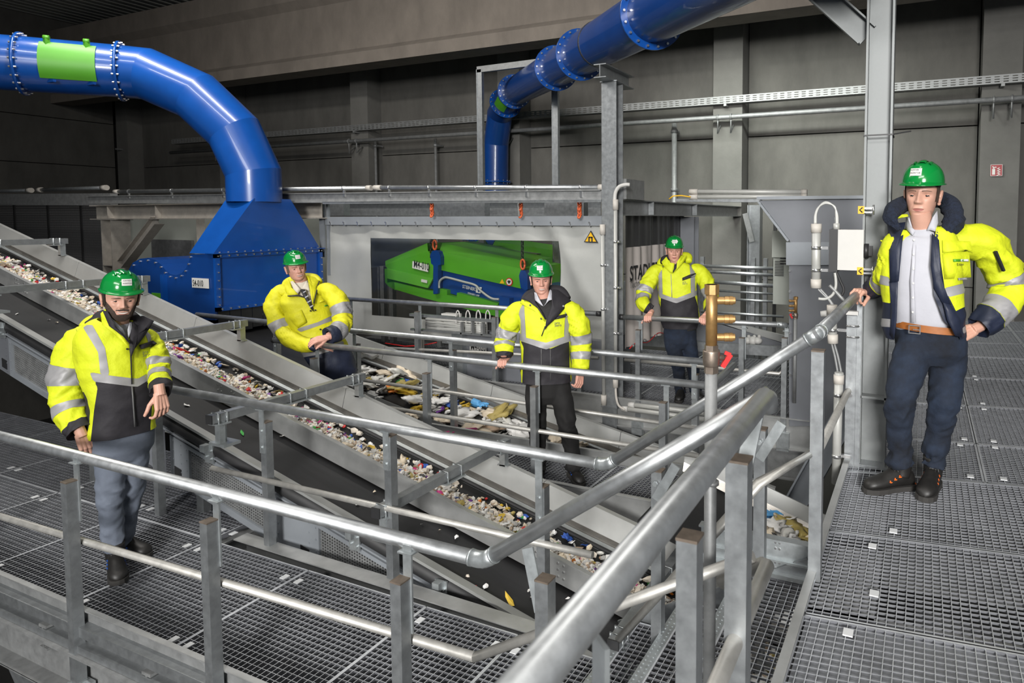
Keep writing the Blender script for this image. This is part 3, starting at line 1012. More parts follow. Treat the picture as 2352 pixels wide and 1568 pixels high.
for x in (-7.55, -6.0, -4.72, -3.3, -2.6):
    m = MB().box(al0(x, 3.02, -0.1), (0.09, 0.012, 0.14)).box(al0(x, 2.99, -0.05), (0.05, 0.05, 0.05))
    for dx in (-0.025, 0.025):
        for dz in (-0.07, -0.13):
            m.cyl(al0(x + dx, 3.01, dz), (0, 1, 0), 0.011, 0.02, 6, False)
    m.build('skirt_bracket', M['galv_bright'], c0)
for x in (-6.3, -4.9):
    MB().box((x, 3.08, (al0(x, 3, -0.49).z - 1.2) / 2), (0.08, 0.06, al0(x, 3, -0.49).z + 1.2)).build('support_leg', M['galv'], c0)

# ---- film conveyor behind the middle walkway
pa, pb = GY(799, 766, 6.1), GY(1465, 1007, 6.1)
s2 = (pb.z - pa.z) / (pb.x - pa.x)


def al2(x, y, dz):
    return Vector((x, y, pa.z + (x - pa.x) * s2 + dz))


c2 = thing('film_conveyor', 'wide inclined belt conveyor with scattered film and packaging, coming out of the blue hood', 'conveyor', (-5, 5.7, ZL))
XA2, XB2 = -9.4, -1.2
MB().prism([al2(XA2, 5.28, -0.235), al2(XA2, 5.98, -0.235), al2(XB2, 5.98, -0.235), al2(XB2, 5.28, -0.235)], (0, 0, -0.012)).build('belt', M['belt'], c2)
for k in range(4):
    xa, xb = pa.x - 1.0 + k * 1.62, pa.x - 1.0 + (k + 1) * 1.62 - 0.006
    m = MB().prism([al2(xa, 6.1, 0), al2(xb, 6.1, 0), al2(xb, 6.05, -0.15), al2(xa, 6.05, -0.15)], (0, 0.006, 0.002))
    m.prism([al2(xa, 6.1, 0.003), al2(xb, 6.1, 0.003), al2(xb, 6.14, 0.003), al2(xa, 6.14, 0.003)], (0, 0, -0.005))
    m.build('rear_side_plate', M['plate_lt'], c2)
MB().prism([al2(XA2, 6.049, -0.15), al2(XB2, 6.049, -0.15), al2(XB2, 6.03, -0.225), al2(XA2, 6.03, -0.225)], (0, 0.006, 0)).build('rear_liner', M['plate_refl'], c2)
MB().prism([al2(XA2, 6.028, -0.205), al2(XB2, 6.028, -0.205), al2(XB2, 5.97, -0.228), al2(XA2, 5.97, -0.228)], (0, 0, -0.006)).build('rear_lip', M['galv_bright'], c2)
MB().tube([al2(XA2, 5.95, -0.205), al2(XB2, 5.95, -0.205)], 0.016, 8).build('rubber_seal', M['rubber'], c2)
MB().prism([al2(XA2, 5.25, -0.19), al2(XB2, 5.25, -0.19), al2(XB2, 5.27, -0.28), al2(XA2, 5.27, -0.28)], (0, -0.006, 0)).build('front_side_plate', M['plate'], c2)
MB().prism([al2(XA2, 5.3, -0.27), al2(XB2, 5.3, -0.27), al2(XB2, 6.05, -0.27), al2(XA2, 6.05, -0.27)], (0, 0, -0.2)).build('belt_bed', M['galv_dull'], c2)

# ================================================================== BLUE AIR MACHINE, S4-010
bl = thing('blue_air_separator', 'blue painted air separator with pyramid hood behind the left conveyors', 'machine', (-8.2, 5.9, ZP))
YS = 5.2
outl = [(489, 583), (495, 735), (300, 735), (293, 648), (294, 622), (305, 603), (322, 594), (340, 592), (357, 597), (370, 607), (380, 620), (391, 629),
        (404, 632), (417, 627), (427, 616), (434, 600), (438, 584)]
P = [GY(x, y, YS) for x, y in outl]
body = MB().prism(P, (0, 1.53, 0)).build('housing', M['blue_dk'], bl, fixn=True)
Xb = P[0].x
ztb, zbb = P[0].z, GY(493, 715, YS).z
m = MB().box((Xb + 0.012, YS + 0.765, (ztb + zbb) / 2), (0.02, 1.5, ztb - zbb))
m.build('front_panel', M['blue'], bl)
m = MB()
for (ya, yb, za, zb_) in ((YS - 0.01, YS + 1.55, ztb - 0.05, ztb), (YS - 0.01, YS + 1.55, zbb, zbb + 0.05), (YS - 0.01, YS + 0.05, zbb, ztb), (YS + 1.5, YS + 1.55, zbb, ztb)):
    m.box((Xb + 0.035, (ya + yb) / 2, (za + zb_) / 2), (0.04, yb - ya, zb_ - za))
m.box((Xb - 0.0, YS + 0.765, ztb + 0.006), (0.16, 1.62, 0.012))
m.build('panel_frame', M['blue'], bl)
m = MB()
for k in range(14):
    y = YS + 0.05 + k * 0.11
    m.cyl((Xb + 0.06, y, ztb - 0.025), (1, 0, 0), 0.011, 0.02, 6, False)
    m.cyl((Xb + 0.06, y, zbb + 0.025), (1, 0, 0), 0.011, 0.02, 6, False)
    m.cyl((Xb + 0.05, y, ztb + 0.015), (0, 0, 1), 0.011, 0.02, 6, False)
for k in range(7):
    z = zbb + 0.08 + k * 0.1
    m.cyl((Xb + 0.06, YS + 0.02, z), (1, 0, 0), 0.009, 0.02, 6, False)
    m.cyl((Xb + 0.06, YS + 1.525, z), (1, 0, 0), 0.009, 0.02, 6, False)
for k in range(3, 17):
    q = P[k]
    m.cyl((q.x + (0.02 if k < 6 else 0), YS - 0.006, q.z - 0.035), (0, 1, 0), 0.012, 0.015, 6, False)
m.build('bolt_heads', M['chrome'], bl, kind='stuff')
a, b = GY(381, 630, YS), GY(389, 722, YS)
MB().box((a.x, YS - 0.03, (a.z + b.z) / 2), (0.045, 0.06, a.z - b.z)).build('side_rib', M['blue'], bl)
a, b = GY(350, 672, YS), GY(372, 684, YS)
MB().box(((a.x + b.x) / 2, YS - 0.006, (a.z + b.z) / 2), (b.x - a.x, 0.01, a.z - b.z)).build('green_plate', M['green'], bl)
# pyramid hood
bx0, bx1, by0, by1 = GY(437, 584, YS).x, Xb + 0.02, YS - 0.01, YS + 1.54
zt2 = 1.80
tx0, tx1, ty0, ty1 = -8.40, -7.86, 5.72, 6.25
base = [(bx0, by0, ztb), (bx1, by0, ztb), (bx1, by1, ztb), (bx0, by1, ztb)]
top = [(tx0, ty0, zt2), (tx1, ty0, zt2), (tx1, ty1, zt2), (tx0, ty1, zt2)]
MB().hexa(base + top).build('pyramid_hood', M['blue'], bl)
m = MB()
for k in range(10):
    y0_ = YS + 0.03 + k * 0.15
    m.box((Xb + 0.01, y0_ + 0.072, zbb - 0.13), (0.008, 0.143, 0.27 + 0.02 * (k % 3)), 0.05 * (k % 2))
m.build('rubber_flaps', M['rubber'], bl)
# name plate
a, b, c = GY(441, 636, YS - 0.012), GY(479, 640, YS - 0.012), GY(441, 658, YS - 0.012)
MB().box(((a.x + b.x) / 2, YS - 0.012, (a.z + c.z) / 2 - 0.01), (b.x - a.x, 0.008, (a.z - c.z))).build('name_plate', M['sticker'], bl)
text('name_text', 'S4-010', M['ink'], bl, (a.x + 0.018, YS - 0.018, c.z + 0.012), (1, 0, 0), (0, 0, 1), (a.z - c.z) * 0.92, bold=0.004, sx=0.66)


# ================================================================== BLUE DUCTS
def duct(root, pts, r, m, seg=28, name='duct_section'):
    pts = [Vector(p) for p in pts]
    n = len(pts)
    rings = []
    u = None
    for i in range(n):
        d0 = (pts[i] - pts[i - 1]).normalized() if i else (pts[1] - pts[0]).normalized()
        d1 = (pts[i + 1] - pts[i]).normalized() if i < n - 1 else d0
        if u is None:
            u = d0.cross(Vector((0, 0, 1)))
            if u.length < 0.1:
                u = d0.cross(Vector((0, 1, 0)))
            u.normalize()
        t = (d0 + d1).normalized()
        u = (u - d0 * u.dot(d0)).normalized()
        w = d0.cross(u)
        ring = []
        for j in range(seg):
            a = 2 * pi * j / seg
            p = (u * cos(a) + w * sin(a)) * r
            p = p - d0 * (p.dot(t) / d0.dot(t))       # slide along the tube onto the mitre plane
            ring.append(pts[i] + p)
        rings.append(ring)
    for i in range(n - 1):
        mb = MB().add(rings[i] + rings[i + 1], [(j, (j + 1) % seg, seg + (j + 1) % seg, seg + j) for j in range(seg)], True)
        mb.build(name, m, root)


def flange(root, c, ax, r, m, n=20, w=0.05, th=0.03):
    ax = Vector(ax).normalized()
    c = Vector(c)
    mb = MB().cyl(c, ax, r + w, th, 32)
    f = mb.build('flange', m, root)
    u = ax.cross(Vector((0, 0, 1)))
    if u.length < 0.1:
        u = ax.cross(Vector((0, 1, 0)))
    u.normalize()
    v = ax.cross(u)
    b = MB()
    for k in range(n):
        a = 2 * pi * k / n
        b.cyl(c + (u * cos(a) + v * sin(a)) * (r + w * 0.55), ax, 0.012, th + 0.045, 6, False)
    b.build('flange_bolts', M['chrome'], f, kind='stuff')
    return f


RD = 0.33
d1 = thing('blue_duct', 'wide blue air duct bending down into the blue pyramid hood on the left', 'duct', (-8.13, 5.97, 1.8))
dd = 8.72
pts = [Vector((-8.13, 5.985, 1.78)), GD(583, 398, dd), GD(539, 304, dd), GD(452, 221, dd - 0.03), GD(338, 170, dd - 0.07), GD(279, 164, dd - 0.14), GD(53, 147, 8.15), GD(-60, 139, 7.95)]
pts[0] = Vector((pts[1].x, pts[1].y, 1.76))
pts[-1] = pts[-2] + (pts[-2] - pts[-3]).normalized() * 4.5
duct(d1, pts, RD, M['blue'])
ax = pts[5] - pts[6]
flange(d1, pts[5], ax, RD, M['blue'], 22)
flange(d1, pts[6], ax, RD, M['blue'], 22)
# green hatch on the straight run
axn = ax.normalized()
un = axn.cross(Vector((0, 0, 1))).normalized()
vn = un.cross(axn).normalized()
s0 = lerp(pts[6], pts[5], 0.235)
s1 = lerp(pts[6], pts[5], 0.80)
if un.dot(CAMP - s0) < 0:
    un = -un


def hat(u, v):
    a = lerp(-0.62, 0.80, v)
    return lerp(s0, s1, u) + (un * cos(a) + vn * sin(a)) * (RD + 0.012)


m = MB().grid(6, 14, hat)
m.v += [p + (p - lerp(s0, s1, 0.5)).normalized() * -0.016 for p in m.v]
h = m.build('access_hatch', M['green'], d1)
for u in (0.13, 0.83):
    p = hat(u, 1.0)
    MB().box(p + Vector((0, 0, 0.0)), (0.05, 0.05, 0.07)).cyl(p + vn * 0.05, axn, 0.03, 0.06, 10).build('hatch_latch', M['green'], h)
    p = hat(u + 0.07, 0.0) - vn * 0.03
    MB().box(p, (0.13, 0.03, 0.03)).build('hatch_hinge', M['blue_dk'], h)

RD2 = 0.25
d2 = thing('blue_duct', 'narrower blue air duct rising over the tall steel post towards the upper right', 'duct', (-9, 11, 0))
A, B = GD(1172, 216, 12.6), GD(1640, -46, 4.85)
B = A + (B - A) * 1.2
v0 = GD(1139, 480, 13.55)
v1 = GD(1140, 330, 13.55)
v2 = GD(1148, 262, 13.3)
duct(d2, [v0, v1, v2, A, lerp(A, B, 0.1), lerp(A, B, 0.4), lerp(A, B, 0.8), B], RD2, M['blue_dk'])


def t_at(px):
    lo, hi = 0.0, 1.0
    for _ in range(40):
        mid_ = (lo + hi) / 2
        if proj(lerp(A, B, mid_))[0] < px:
            lo = mid_
        else:
            hi = mid_
    return lo


for px in (1182, 1278, 1333, 1499):
    flange(d2, lerp(A, B, t_at(px)), B - A, RD2, M['blue'], 18, 0.06)
flange(d2, lerp(v2, A, 0.55), A - v2, RD2, M['blue'], 18, 0.06)
flange(d2, GD(1139, 418, 13.55), (0, 0, 1), RD2, M['blue'], 16, 0.06)
tp = lerp(A, B, t_at(1378))
MB().cyl(tp, B - A, RD2 + 0.006, 0.03, 32).build('strap', M['black'], d2)
q = lerp(v2, A, 0.8)
dirq = (GD(1146, 226, 12.0) - q)
axq = (A - v2).normalized()
dirq = (dirq - axq * dirq.dot(axq)).normalized()
sq = axq.cross(dirq)


def gp_(u, v):
    a = lerp(-0.5, 0.5, v)
    return q + axq * lerp(-0.12, 0.2, u) + (dirq * cos(a) + sq * sin(a)) * (RD2 + 0.008)


MB().grid(4, 8, gp_).build('access_hatch', M['green'], d2)
# transition under the second duct
m = MB()
a, b = GD(1075, 500, 13.3), GD(1165, 500, 13.3)
m.hexa([a + Vector((0, 0, -0.5)), b + Vector((0, 0, -0.5)), b + Vector((0, 0.7, -0.5)), a + Vector((0, 0.7, -0.5)),
        v0 + Vector((-0.25, -0.25, 0.1)), v0 + Vector((0.25, -0.25, 0.1)), v0 + Vector((0.25, 0.25, 0.1)), v0 + Vector((-0.25, 0.25, 0.1))])
m.build('pyramid_hood', M['blue'], d2)

# goal-post frame round the second duct
fz = thing('duct_support_frame', 'slender grey portal frame standing round the narrower blue duct', 'frame', (-6, 9.2, ZP))
a, b = GY(1103, 160, 9.2), GY(1276, 138, 9.2)
for p in (a, b):
    m = MB().box((p.x, 9.2, (p.z + ZP) / 2), (0.10, 0.06, p.z - ZP))
    m.box((p.x - 0.05, 9.17, (p.z + ZP) / 2), (0.012, 0.02, p.z - ZP)).box((p.x + 0.05, 9.17, (p.z + ZP) / 2), (0.012, 0.02, p.z - ZP))
    m.build('upright', M['galv'], fz)
MB().bar(a + Vector((-0.05, 0, 0.0)), b + Vector((0.05, 0, 0)), 0.06, 0.1).build('crossbeam', M['galv_dull'], fz)

# ================================================================== STEELWORK
YG = 6.4
cg = GY(1407, 500, YG)
co = thing('tall_steel_post', 'tall grey steel post in the middle carrying the narrower blue duct on a short beam', 'column', (cg.x, YG, ZF))
ztp = GY(1410, 190, YG).z
MB().ibeam((cg.x, YG, ZF), (cg.x, YG, ztp), 0.175, 0.175, 0.012, 0.01, (0, 1, 0)).build('column_shaft', M['galv'], co)
MB().ibeam((cg.x, YG - 0.3, ztp + 0.07), (cg.x, YG + 0.42, ztp + 0.07), 0.14, 0.14, 0.01, 0.008).build('head_beam', M['galv'], co)
MB().box((cg.x, YG, ztp + 0.0), (0.2, 0.2, 0.012)).build('head_plate', M['galv'], co)
zz = GY(1407, 930, YG).z
MB().box((cg.x, YG, zz), (0.2, 0.2, 0.012)).build('stiffener', M['galv'], co)
# pipes clipped to that column
for (px, y0_, y1_, lab) in ((1384, 527, 930, 'thin grey conduit pipe clipped to the left flank of the tall steel post'),
                            (1414, 470, 890, 'thin grey conduit pipe on the front of the tall steel post with a bent foot')):
    a, b = GY(px, y0_, YG - 0.12), GY(px + (3 if px < 1400 else 0), y1_, YG - 0.12)
    t = thing('conduit_pipe', lab, 'pipe', b)
    MB().tube([a, b], 0.021, 10).build('pipe_body', M['pipe_grey'], t)
    for f in (0.0, 0.97):
        p = lerp(a, b, f)
        MB().cyl(p, (0, 0, 1), 0.03, 0.11, 12).build('coupling', M['beige'], t)
    for f in (0.2, 0.45, 0.7):
        p = lerp(a, b, f)
        MB().cyl(p, (0, 0, 1), 0.027, 0.025, 10).box(p + Vector((0.03, 0.02, 0)), (0.03, 0.03, 0.02)).build('pipe_clip', M['chrome'], t)
    if px > 1400:
        MB().tube(smooth([b, GY(1416, 915, YG - 0.12), GY(1422, 932, YG - 0.12), GY(1436, 941, YG - 0.12)]), 0.013, 8).build('bent_foot', M['beige'], t)
        c = GY(1411, 470, YG - 0.12)
        MB().tube(smooth([GY(1412, 460, YG - 0.12), GY(1414, 442, YG - 0.12), GY(1422, 429, YG - 0.12), GY(1436, 424, YG - 0.12), GY(1446, 424, YG - 0.1)]), 0.02, 10).build('bent_head', M['white_pvc'], t)
# two light tubes lying along the platform edge behind the column
for k, (ya, yb, pxa) in enumerate(((938, 963, 1432), (929, 948, 1448))):
    a, b = GY(pxa, ya, YP - 0.09 + 0.03 * k), GY(1618, yb, YP - 0.09 + 0.03 * k)
    t = thing('tube_light', ('clear tube light along the rear platform edge, lower of the pair', 'clear tube light along the rear platform edge, upper of the pair')[k], 'lamp', a)
    MB().tube([a, b], 0.026, 12).build('clear_tube', M['pipe_grey'], t)
    MB().cyl(lerp(a, b, 0.02), b - a, 0.03, 0.07, 12).build('end_cap', M['white_pvc'], t)

# front girder with tube lights
gg = thing('tube_light_girder', 'long horizontal steel girder with clear tube lights on top, above the curtain', 'girder', (-8, YG, 1.8))
a, b = GY(206, 459, YG), GY(1384, 449, YG)
MB().ibeam(a, b, 0.13, 0.12, 0.012, 0.05).build('girder_beam', M['galv_dull'], gg)
m = MB().bar(GY(745, 466, YG - 0.03), GY(1384, 461, YG - 0.03), 0.06, 0.03)
m.build('lower_track', M['galv'], gg)
for (xa, ya, xb, yb) in ((268, 440, 848, 431.5), (868, 431, 1383, 430)):
    p, q = GY(xa, ya, YG - 0.03), GY(xb, yb, YG - 0.03)
    t_ = MB().tube([p, q], 0.029, 14).build('tube_light', M['tube'], gg)
    MB().cyl(p, q - p, 0.034, 0.12, 14).build('end_cap', M['beige'], t_)
    MB().cyl(q, q - p, 0.034, 0.08, 14).build('end_cap', M['beige'], t_)
    for f in (0.06, 0.26, 0.48, 0.7, 0.92):
        c = lerp(p, q, f)
        MB().cyl(c, q - p, 0.035, 0.022, 12).box(c - Vector((0, 0, 0.06)), (0.03, 0.02, 0.1)).build('tube_clamp', M['chrome'], t_)
a, b = GY(0, 458, 7.0), GY(262, 458, 7.0)
gd = thing('dark_girder', 'dark horizontal girder with a tube light at the far left edge', 'girder', a)
MB().bar(a - (b - a) * 0.4, b, 0.12, 0.22).build('girder_beam', M['galv_dull'], gd)
for (xa, ya, xb, yb) in ((-60, 440, 68, 437), (92, 436, 240, 431)):
    p, q = GY(xa, ya, 6.95), GY(xb, yb, 6.95)
    t_ = MB().tube([p, q], 0.034, 12).build('tube_light', M['galv'], gd)
    MB().cyl(p, q - p, 0.048, 0.12, 12).build('end_cap', M['beige'], t_)
    MB().cyl(q, q - p, 0.048, 0.14, 12).build('end_cap', M['beige'], t_)

# left support frame: beam, column, diagonal
lf = thing('left_support_frame', 'warm grey steel frame with beam, column and diagonal left of the blue hood', 'frame', (-9, 6.7, ZF))
YL = 6.75
a, b = GY(222, 488, YL), GY(740, 482, YL)
MB().ibeam(a, b, 0.25, 0.22, 0.016, 0.01).build('main_beam', M['warm_steel'], lf)
for px in (262, 372):
    c = GY(px, 487, YL)
    MB().box((c.x, YL - 0.055, c.z), (0.012, 0.1, 0.22)).build('web_stiffener', M['warm_steel'], lf)
ca = GY(265, 505, YL)
MB().ibeam((ca.x, YL, ZF), (ca.x, YL, ca.z), 0.30, 0.30, 0.016, 0.012, (1, 0, 0)).build('column_shaft', M['warm_steel'], lf)
MB().box((ca.x, YL, ca.z + 0.01), (0.42, 0.34, 0.02)).build('head_plate', M['warm_steel'], lf)
zz = GY(265, 608, YL).z
MB().box((ca.x, YL, zz), (0.28, 0.3, 0.015)).build('web_stiffener', M['warm_steel'], lf)
MB().ibeam(GY(285, 606, YL), GY(362, 506, YL), 0.16, 0.16, 0.012, 0.01).build('diagonal', M['warm_steel'], lf)
MB().box((GY(460, 500, 7.4).x, 7.4, 0.2), (0.09, 0.09, 2.9)).build('thin_upright', M['warm_steel'], lf)

# dark mesh guard far left
mg = thing('mesh_guard', 'dark wire mesh machine guard panels behind the left conveyor', 'fence', (-12, 7.6, ZP))
for (pa_, pb_) in ((-60, 34), (34, 111), (111, 187), (187, 246)):
    a, b = GY(pa_, 472, 7.6), GY(pb_, 472, 7.6)
    zA, zB = 1.86, -0.1
    MB().box((b.x, 7.6, (zA + zB) / 2), (0.05, 0.05, zA - zB)).build('guard_post', M['black'], mg)
    m = MB()
    x = a.x
    while x < b.x:
        m.box((x, 7.6, (zA + zB) / 2), (0.009, 0.009, zA - zB))
        x += 0.035
    z = zB
    while z < zA:
        m.box(((a.x + b.x) / 2, 7.598, z), (b.x - a.x, 0.009, 0.009))
        z += 0.05
    m.build('wire_panel', M['mesh'], mg, kind='stuff')
t = thing('background_machine', 'large dark grey machine body behind the wire mesh guard at far left', 'machine', (-12, 9, -1))
MB().box((-13.5, 9.2, 0.4), (4.0, 1.6, 2.4)).build('housing', M['cabinet'], t)
m = MB().box((-12.4, 8.36, 0.7), (1.1, 0.05, 0.9)).box((-14.0, 8.36, 0.5), (1.3, 0.05, 1.2))
m.build('side_door', M['plate_dk'], t)
MB().bar((-12.6, 8.3, 0.3), (-11.2, 8.3, 1.5), 0.1, 0.5).build('chute', M['galv_dull'], t)
t = thing('pale_booth', 'pale booth with a dark window glimpsed left of the blue hood', 'booth', (-10.7, 9.8, -1))
a, b = GY(338, 500, 9.4), GY(520, 500, 9.4)
MB().box(((a.x + b.x) / 2, 9.8, 0.5), (b.x - a.x, 0.8, 2.9)).build('booth_wall', M['cabinet'], t)
a, b = GY(380, 527, 9.38), GY(448, 596, 9.38)
MB().box(((a.x + b.x) / 2, 9.38, (a.z + b.z) / 2), (b.x - a.x, 0.03, a.z - b.z)).build('booth_window', M['black'], t)
t = thing('green_guard', 'sloping green guard glimpsed left of the blue hood', 'guard', (-9.9, 9.2, 0))
MB().bar(GY(425, 590, 9.2), GY(480, 538, 9.2), 0.06, 0.2).build('guard_sheet', M['green'], t)

# ================================================================== CURTAINED MAGNET SEPARATOR
YC1 = 6.9
cu = thing('machine_curtain', 'grey tarpaulin curtain with a clear window in front of the green separator', 'curtain', (-5.5, YC1, ZP))
cl, cr = GY(751, 510, YC1), GY(1386, 510, YC1)
ztc = GY(1000, 517, YC1).z
zbc = -0.06
w0, w1 = GY(851, 546, YC1), GY(1284, 554, YC1)
w2, w3 = GY(862, 729, YC1), GY(1286, 752, YC1)


wl, wr, wt, wb = w0.x, w1.x, (w0.z + w1.z) / 2, (w2.z + w3.z) / 2


def wave(x, z):
    f = (ztc - z) / (ztc - zbc)
    e = 0.25 + 0.75 * max(0, min(1, max(wl - x, x - wr, z - wt, wb - z) / 0.35))
    return e * (0.012 + 0.022 * f) * sin(x * 7.3 + 0.8 * sin(z * 3)) + e * 0.012 * sin(x * 3.1 - z * 5.0 + 1.0) + 0.010 * sin((x + z * 0.8) * 13.0) * max(0, 1 - 4 * abs(f - 0.06)) \
        + 0.035 * exp(-((x - cr.x + 0.45 + (z - 0.6) * 0.5) / 0.16) ** 2) - 0.02 * exp(-((x - cr.x + 0.25 + (z - 0.7) * 0.6) / 0.1) ** 2)


def cpt(x, z):
    return Vector((x, YC1 + wave(x, z), z))


def patch(m, xa, xb, za, zb2, nu, nv):
    m.grid(nu, nv, lambda u, v: cpt(lerp(xa, xb, u), lerp(za, zb2, v)))


m = MB()
patch(m, cl.x, wl, ztc, zbc, 40, 50)
patch(m, wr, cr.x, ztc, zbc, 40, 50)
patch(m, wl, wr, ztc, wt, 110, 14)
patch(m, wl, wr, wb, zbc, 110, 14)
m.build('tarpaulin', M['curtain'], cu)
m = MB()
patch(m, wl, wr, wt, wb, 110, 30)
for i in range(len(m.v)):
    m.v[i].y = YC1 + 0.006 + 0.25 * (m.v[i].y - YC1)
m.build('clear_window', M['film'], cu)
a, b = GY(750, 507, YC1 - 0.04), GY(1384, 507, YC1 - 0.04)
MB().bar(a, b, 0.05, 0.115).build('hanging_rail', M['paint_mid'], cu)
m = MB()
for k in range(17):
    c = lerp(a, b, (k + 0.4) / 17) + Vector((0, -0.03, -0.02))
    m.cyl(c, (0, 1, 0), 0.012, 0.02, 6, False).box(c + Vector((0.01, 0, -0.03)), (0.012, 0.015, 0.035))
m.build('rail_hooks', M['chrome'], cu, kind='stuff')
for (px, w, y1_) in ((739, 0.09, 590), (748, 0.05, 632)):
    c, d = GY(px, 466, YC1 - 0.05), GY(px, y1_, YC1 - 0.05)
    MB().box((c.x, YC1 - 0.05 + (px - 739) * 0.004, (c.z + d.z) / 2), (w, 0.03, c.z - d.z)).build('side_profile', M['paint_mid'], cu)
# warning triangle on the curtain
ta, tb_, tc_ = GY(1341, 556, YC1 - 0.09), GY(1373, 557, YC1 - 0.09), GY(1357, 529, YC1 - 0.09)
ce = (ta + tb_ + tc_) / 3
wt_ = MB().prism([ta, tb_, tc_], (0, 0.005, 0)).build('warning_triangle', M['ink'], cu)
MB().prism([lerp(ce, p, 0.78) - Vector((0, 0.004, 0)) for p in (ta, tb_, tc_)], (0, 0.003, 0)).build('triangle_face', M['yellow'], wt_)
s = (tb_.x - ta.x)
m = MB()
for (u0, v0_, u1, v1_) in ((-0.15, -0.12, -0.06, 0.2), (0.06, -0.12, 0.15, 0.2), (-0.15, 0.13, 0.15, 0.22)):
    m.box((ce.x + (u0 + u1) / 2 * s, YC1 - 0.098, ce.z + (v0_ + v1_) / 2 * s - 0.02), ((u1 - u0) * s, 0.003, (v1_ - v0_) * s))
m.build('magnet_symbol', M['ink'], wt_)

# lettered side curtain along X = -3.17
XS = -3.17
sc_ = thing('lettered_curtain', 'pale side curtain with black lettering behind the man at the corner rail', 'curtain', (XS, 8, ZP))


def swave(y, z):
    f = (1.55 - z) / 1.6
    return (0.01 + 0.03 * max(0, f)) * sin(y * 15 + sin(y * 5)) + 0.012 * sin(y * 31 + z)


ya, yb2 = 6.95, 9.05
z1s, z2s, z3s = 1.62, 1.20, 0.0
m = MB().grid(90, 12, lambda u, v: Vector((XS + swave(lerp(ya, yb2, u), 1.3) * 0.7, lerp(ya, yb2, u), lerp(z1s, z2s, v))))
m.build('dark_upper_part', M['curtain_dk'], sc_)
m = MB().grid(90, 20, lambda u, v: Vector((XS + 0.004 + swave(lerp(ya, yb2, u), lerp(z2s, z3s, v)), lerp(ya, yb2, u), lerp(z2s, z3s, v))))
m.build('pale_lower_part', M['curtain_side'], sc_)
s0_ = GX(1446, 645, XS + 0.045)
text('lettering', 'STADLER', M['ink'], sc_, s0_, (0, 1, 0), (0, 0, 1), 0.245, bold=0.018, sx=0.93)
s1_ = GX(1446, 662, XS + 0.045)
text('lettering', 'Technik v', M['inkgrey'], sc_, s1_, (0, 1, 0), (0, 0, 1), 0.125, sx=0.92)
m = MB().tube([Vector((XS + 0.05, y, 0.02 + 0.03 * sin(y * 9))) for y in [6.95 + 0.1 * k for k in range(21)]], 0.006, 6)
m.build('red_cord', M['red'], sc_)
m = MB()
for k in range(6):
    m.ball((XS + 0.05, 7.05 + 0.36 * k, 0.03), 0.02, 8, 6)
m.build('cord_clips', M['galv_dull'], sc_)

# the green separator hanging on chains inside
YM = 7.85
ms = thing('magnet_separator', 'green and blue overbelt magnet separator hanging on chains behind the clear window', 'machine', (-5.7, 8.2, 0))


def gp(pts_, y):
    return [GY(840 + p[0] / 5.059, 530 + p[1] / 5.059, y) for p in pts_]


M['green_top'] = mat('green_paint_matt', (0.10, 0.36, 0.028), 0.5, 0, 0.05, 4)
m = MB().prism(gp([(228, 395), (725, 235), (790, 330), (780, 555), (250, 445)], YM), (0, 1.1, 0))
lb = gp([(228, 395), (725, 235)], YM)
lt = gp([(228, 350), (715, 142)], YM + 0.22)
m.add([lb[0], lb[1], lt[1], lt[0]], [(0, 1, 2, 3)])
m.prism([p + Vector((0, 0.0, 0)) for p in lt] + [lt[1] + Vector((0, 0, -0.1)), lt[0] + Vector((0, 0, -0.1))], (0, 0.8, 0))
m.build('left_cover', M['green'], ms, fixn=True)
m = MB().prism(gp([(250, 440), (780, 555), (720, 665), (248, 552)], YM - 0.02), (0, 0.03, 0))
m.build('left_skirt', M['green_top'], ms, fixn=True)
m = MB().prism(gp([(855, 240), (1820, 440), (1800, 670), (870, 455)], YM), (0, 1.1, 0))
lb = gp([(855, 240), (1825, 440)], YM)
lt = gp([(890, 140), (1840, 350)], YM + 0.22)
m.add([lb[0], lb[1], lt[1], lt[0]], [(0, 1, 2, 3)])
m.prism([p for p in lt] + [lt[1] + Vector((0, 0, -0.1)), lt[0] + Vector((0, 0, -0.1))], (0, 0.8, 0))
m.build('right_cover', M['green'], ms, fixn=True)
MB().prism(gp([(715, 560), (870, 440), (1810, 660), (1900, 700), (1890, 880), (1540, 870), (840, 690), (720, 665)], YM + 0.05), (0, 1.0, 0)).build('magnet_block', M['blue_dk'], ms, fixn=True)
m = MB().prism(gp([(330, 600), (840, 720), (845, 665), (945, 690), (945, 745), (1055, 775), (1060, 718), (1540, 840), (1530, 868), (1700, 905), (1800, 1000), (1790, 1060), (1060, 880), (640, 770), (340, 680)], YM - 0.03), (0, 0.6, 0))
m.build('lower_cover', M['green'], ms, fixn=True)
m = MB().prism(gp([(250, 600), (330, 600), (345, 690), (260, 640), (225, 600), (220, 440), (250, 440)], YM + 0.1), (0, 0.9, 0))
m.build('end_drum', M['green'], ms, fixn=True)
MB().prism(gp([(1060, 885), (1790, 1065), (1760, 1110), (900, 880)], YM + 0.05), (0, 0.8, 0)).build('return_belt', M['belt'], ms, fixn=True)
m = MB().prism(gp([(750, 285), (770, 235), (810, 225), (850, 245), (870, 300), (870, 395), (840, 400), (835, 730), (785, 735), (785, 400), (760, 380)], YM - 0.08), (0, 0.09, 0))
m.build('lifting_bracket', M['blue_dk'], ms, fixn=True)
m = MB().prism(gp([(1780, 520), (1800, 460), (1850, 460), (1880, 520), (1880, 680), (1850, 690), (1800, 660)], YM - 0.08), (0, 0.09, 0))
m.build('lifting_bracket', M['blue_dk'], ms, fixn=True)
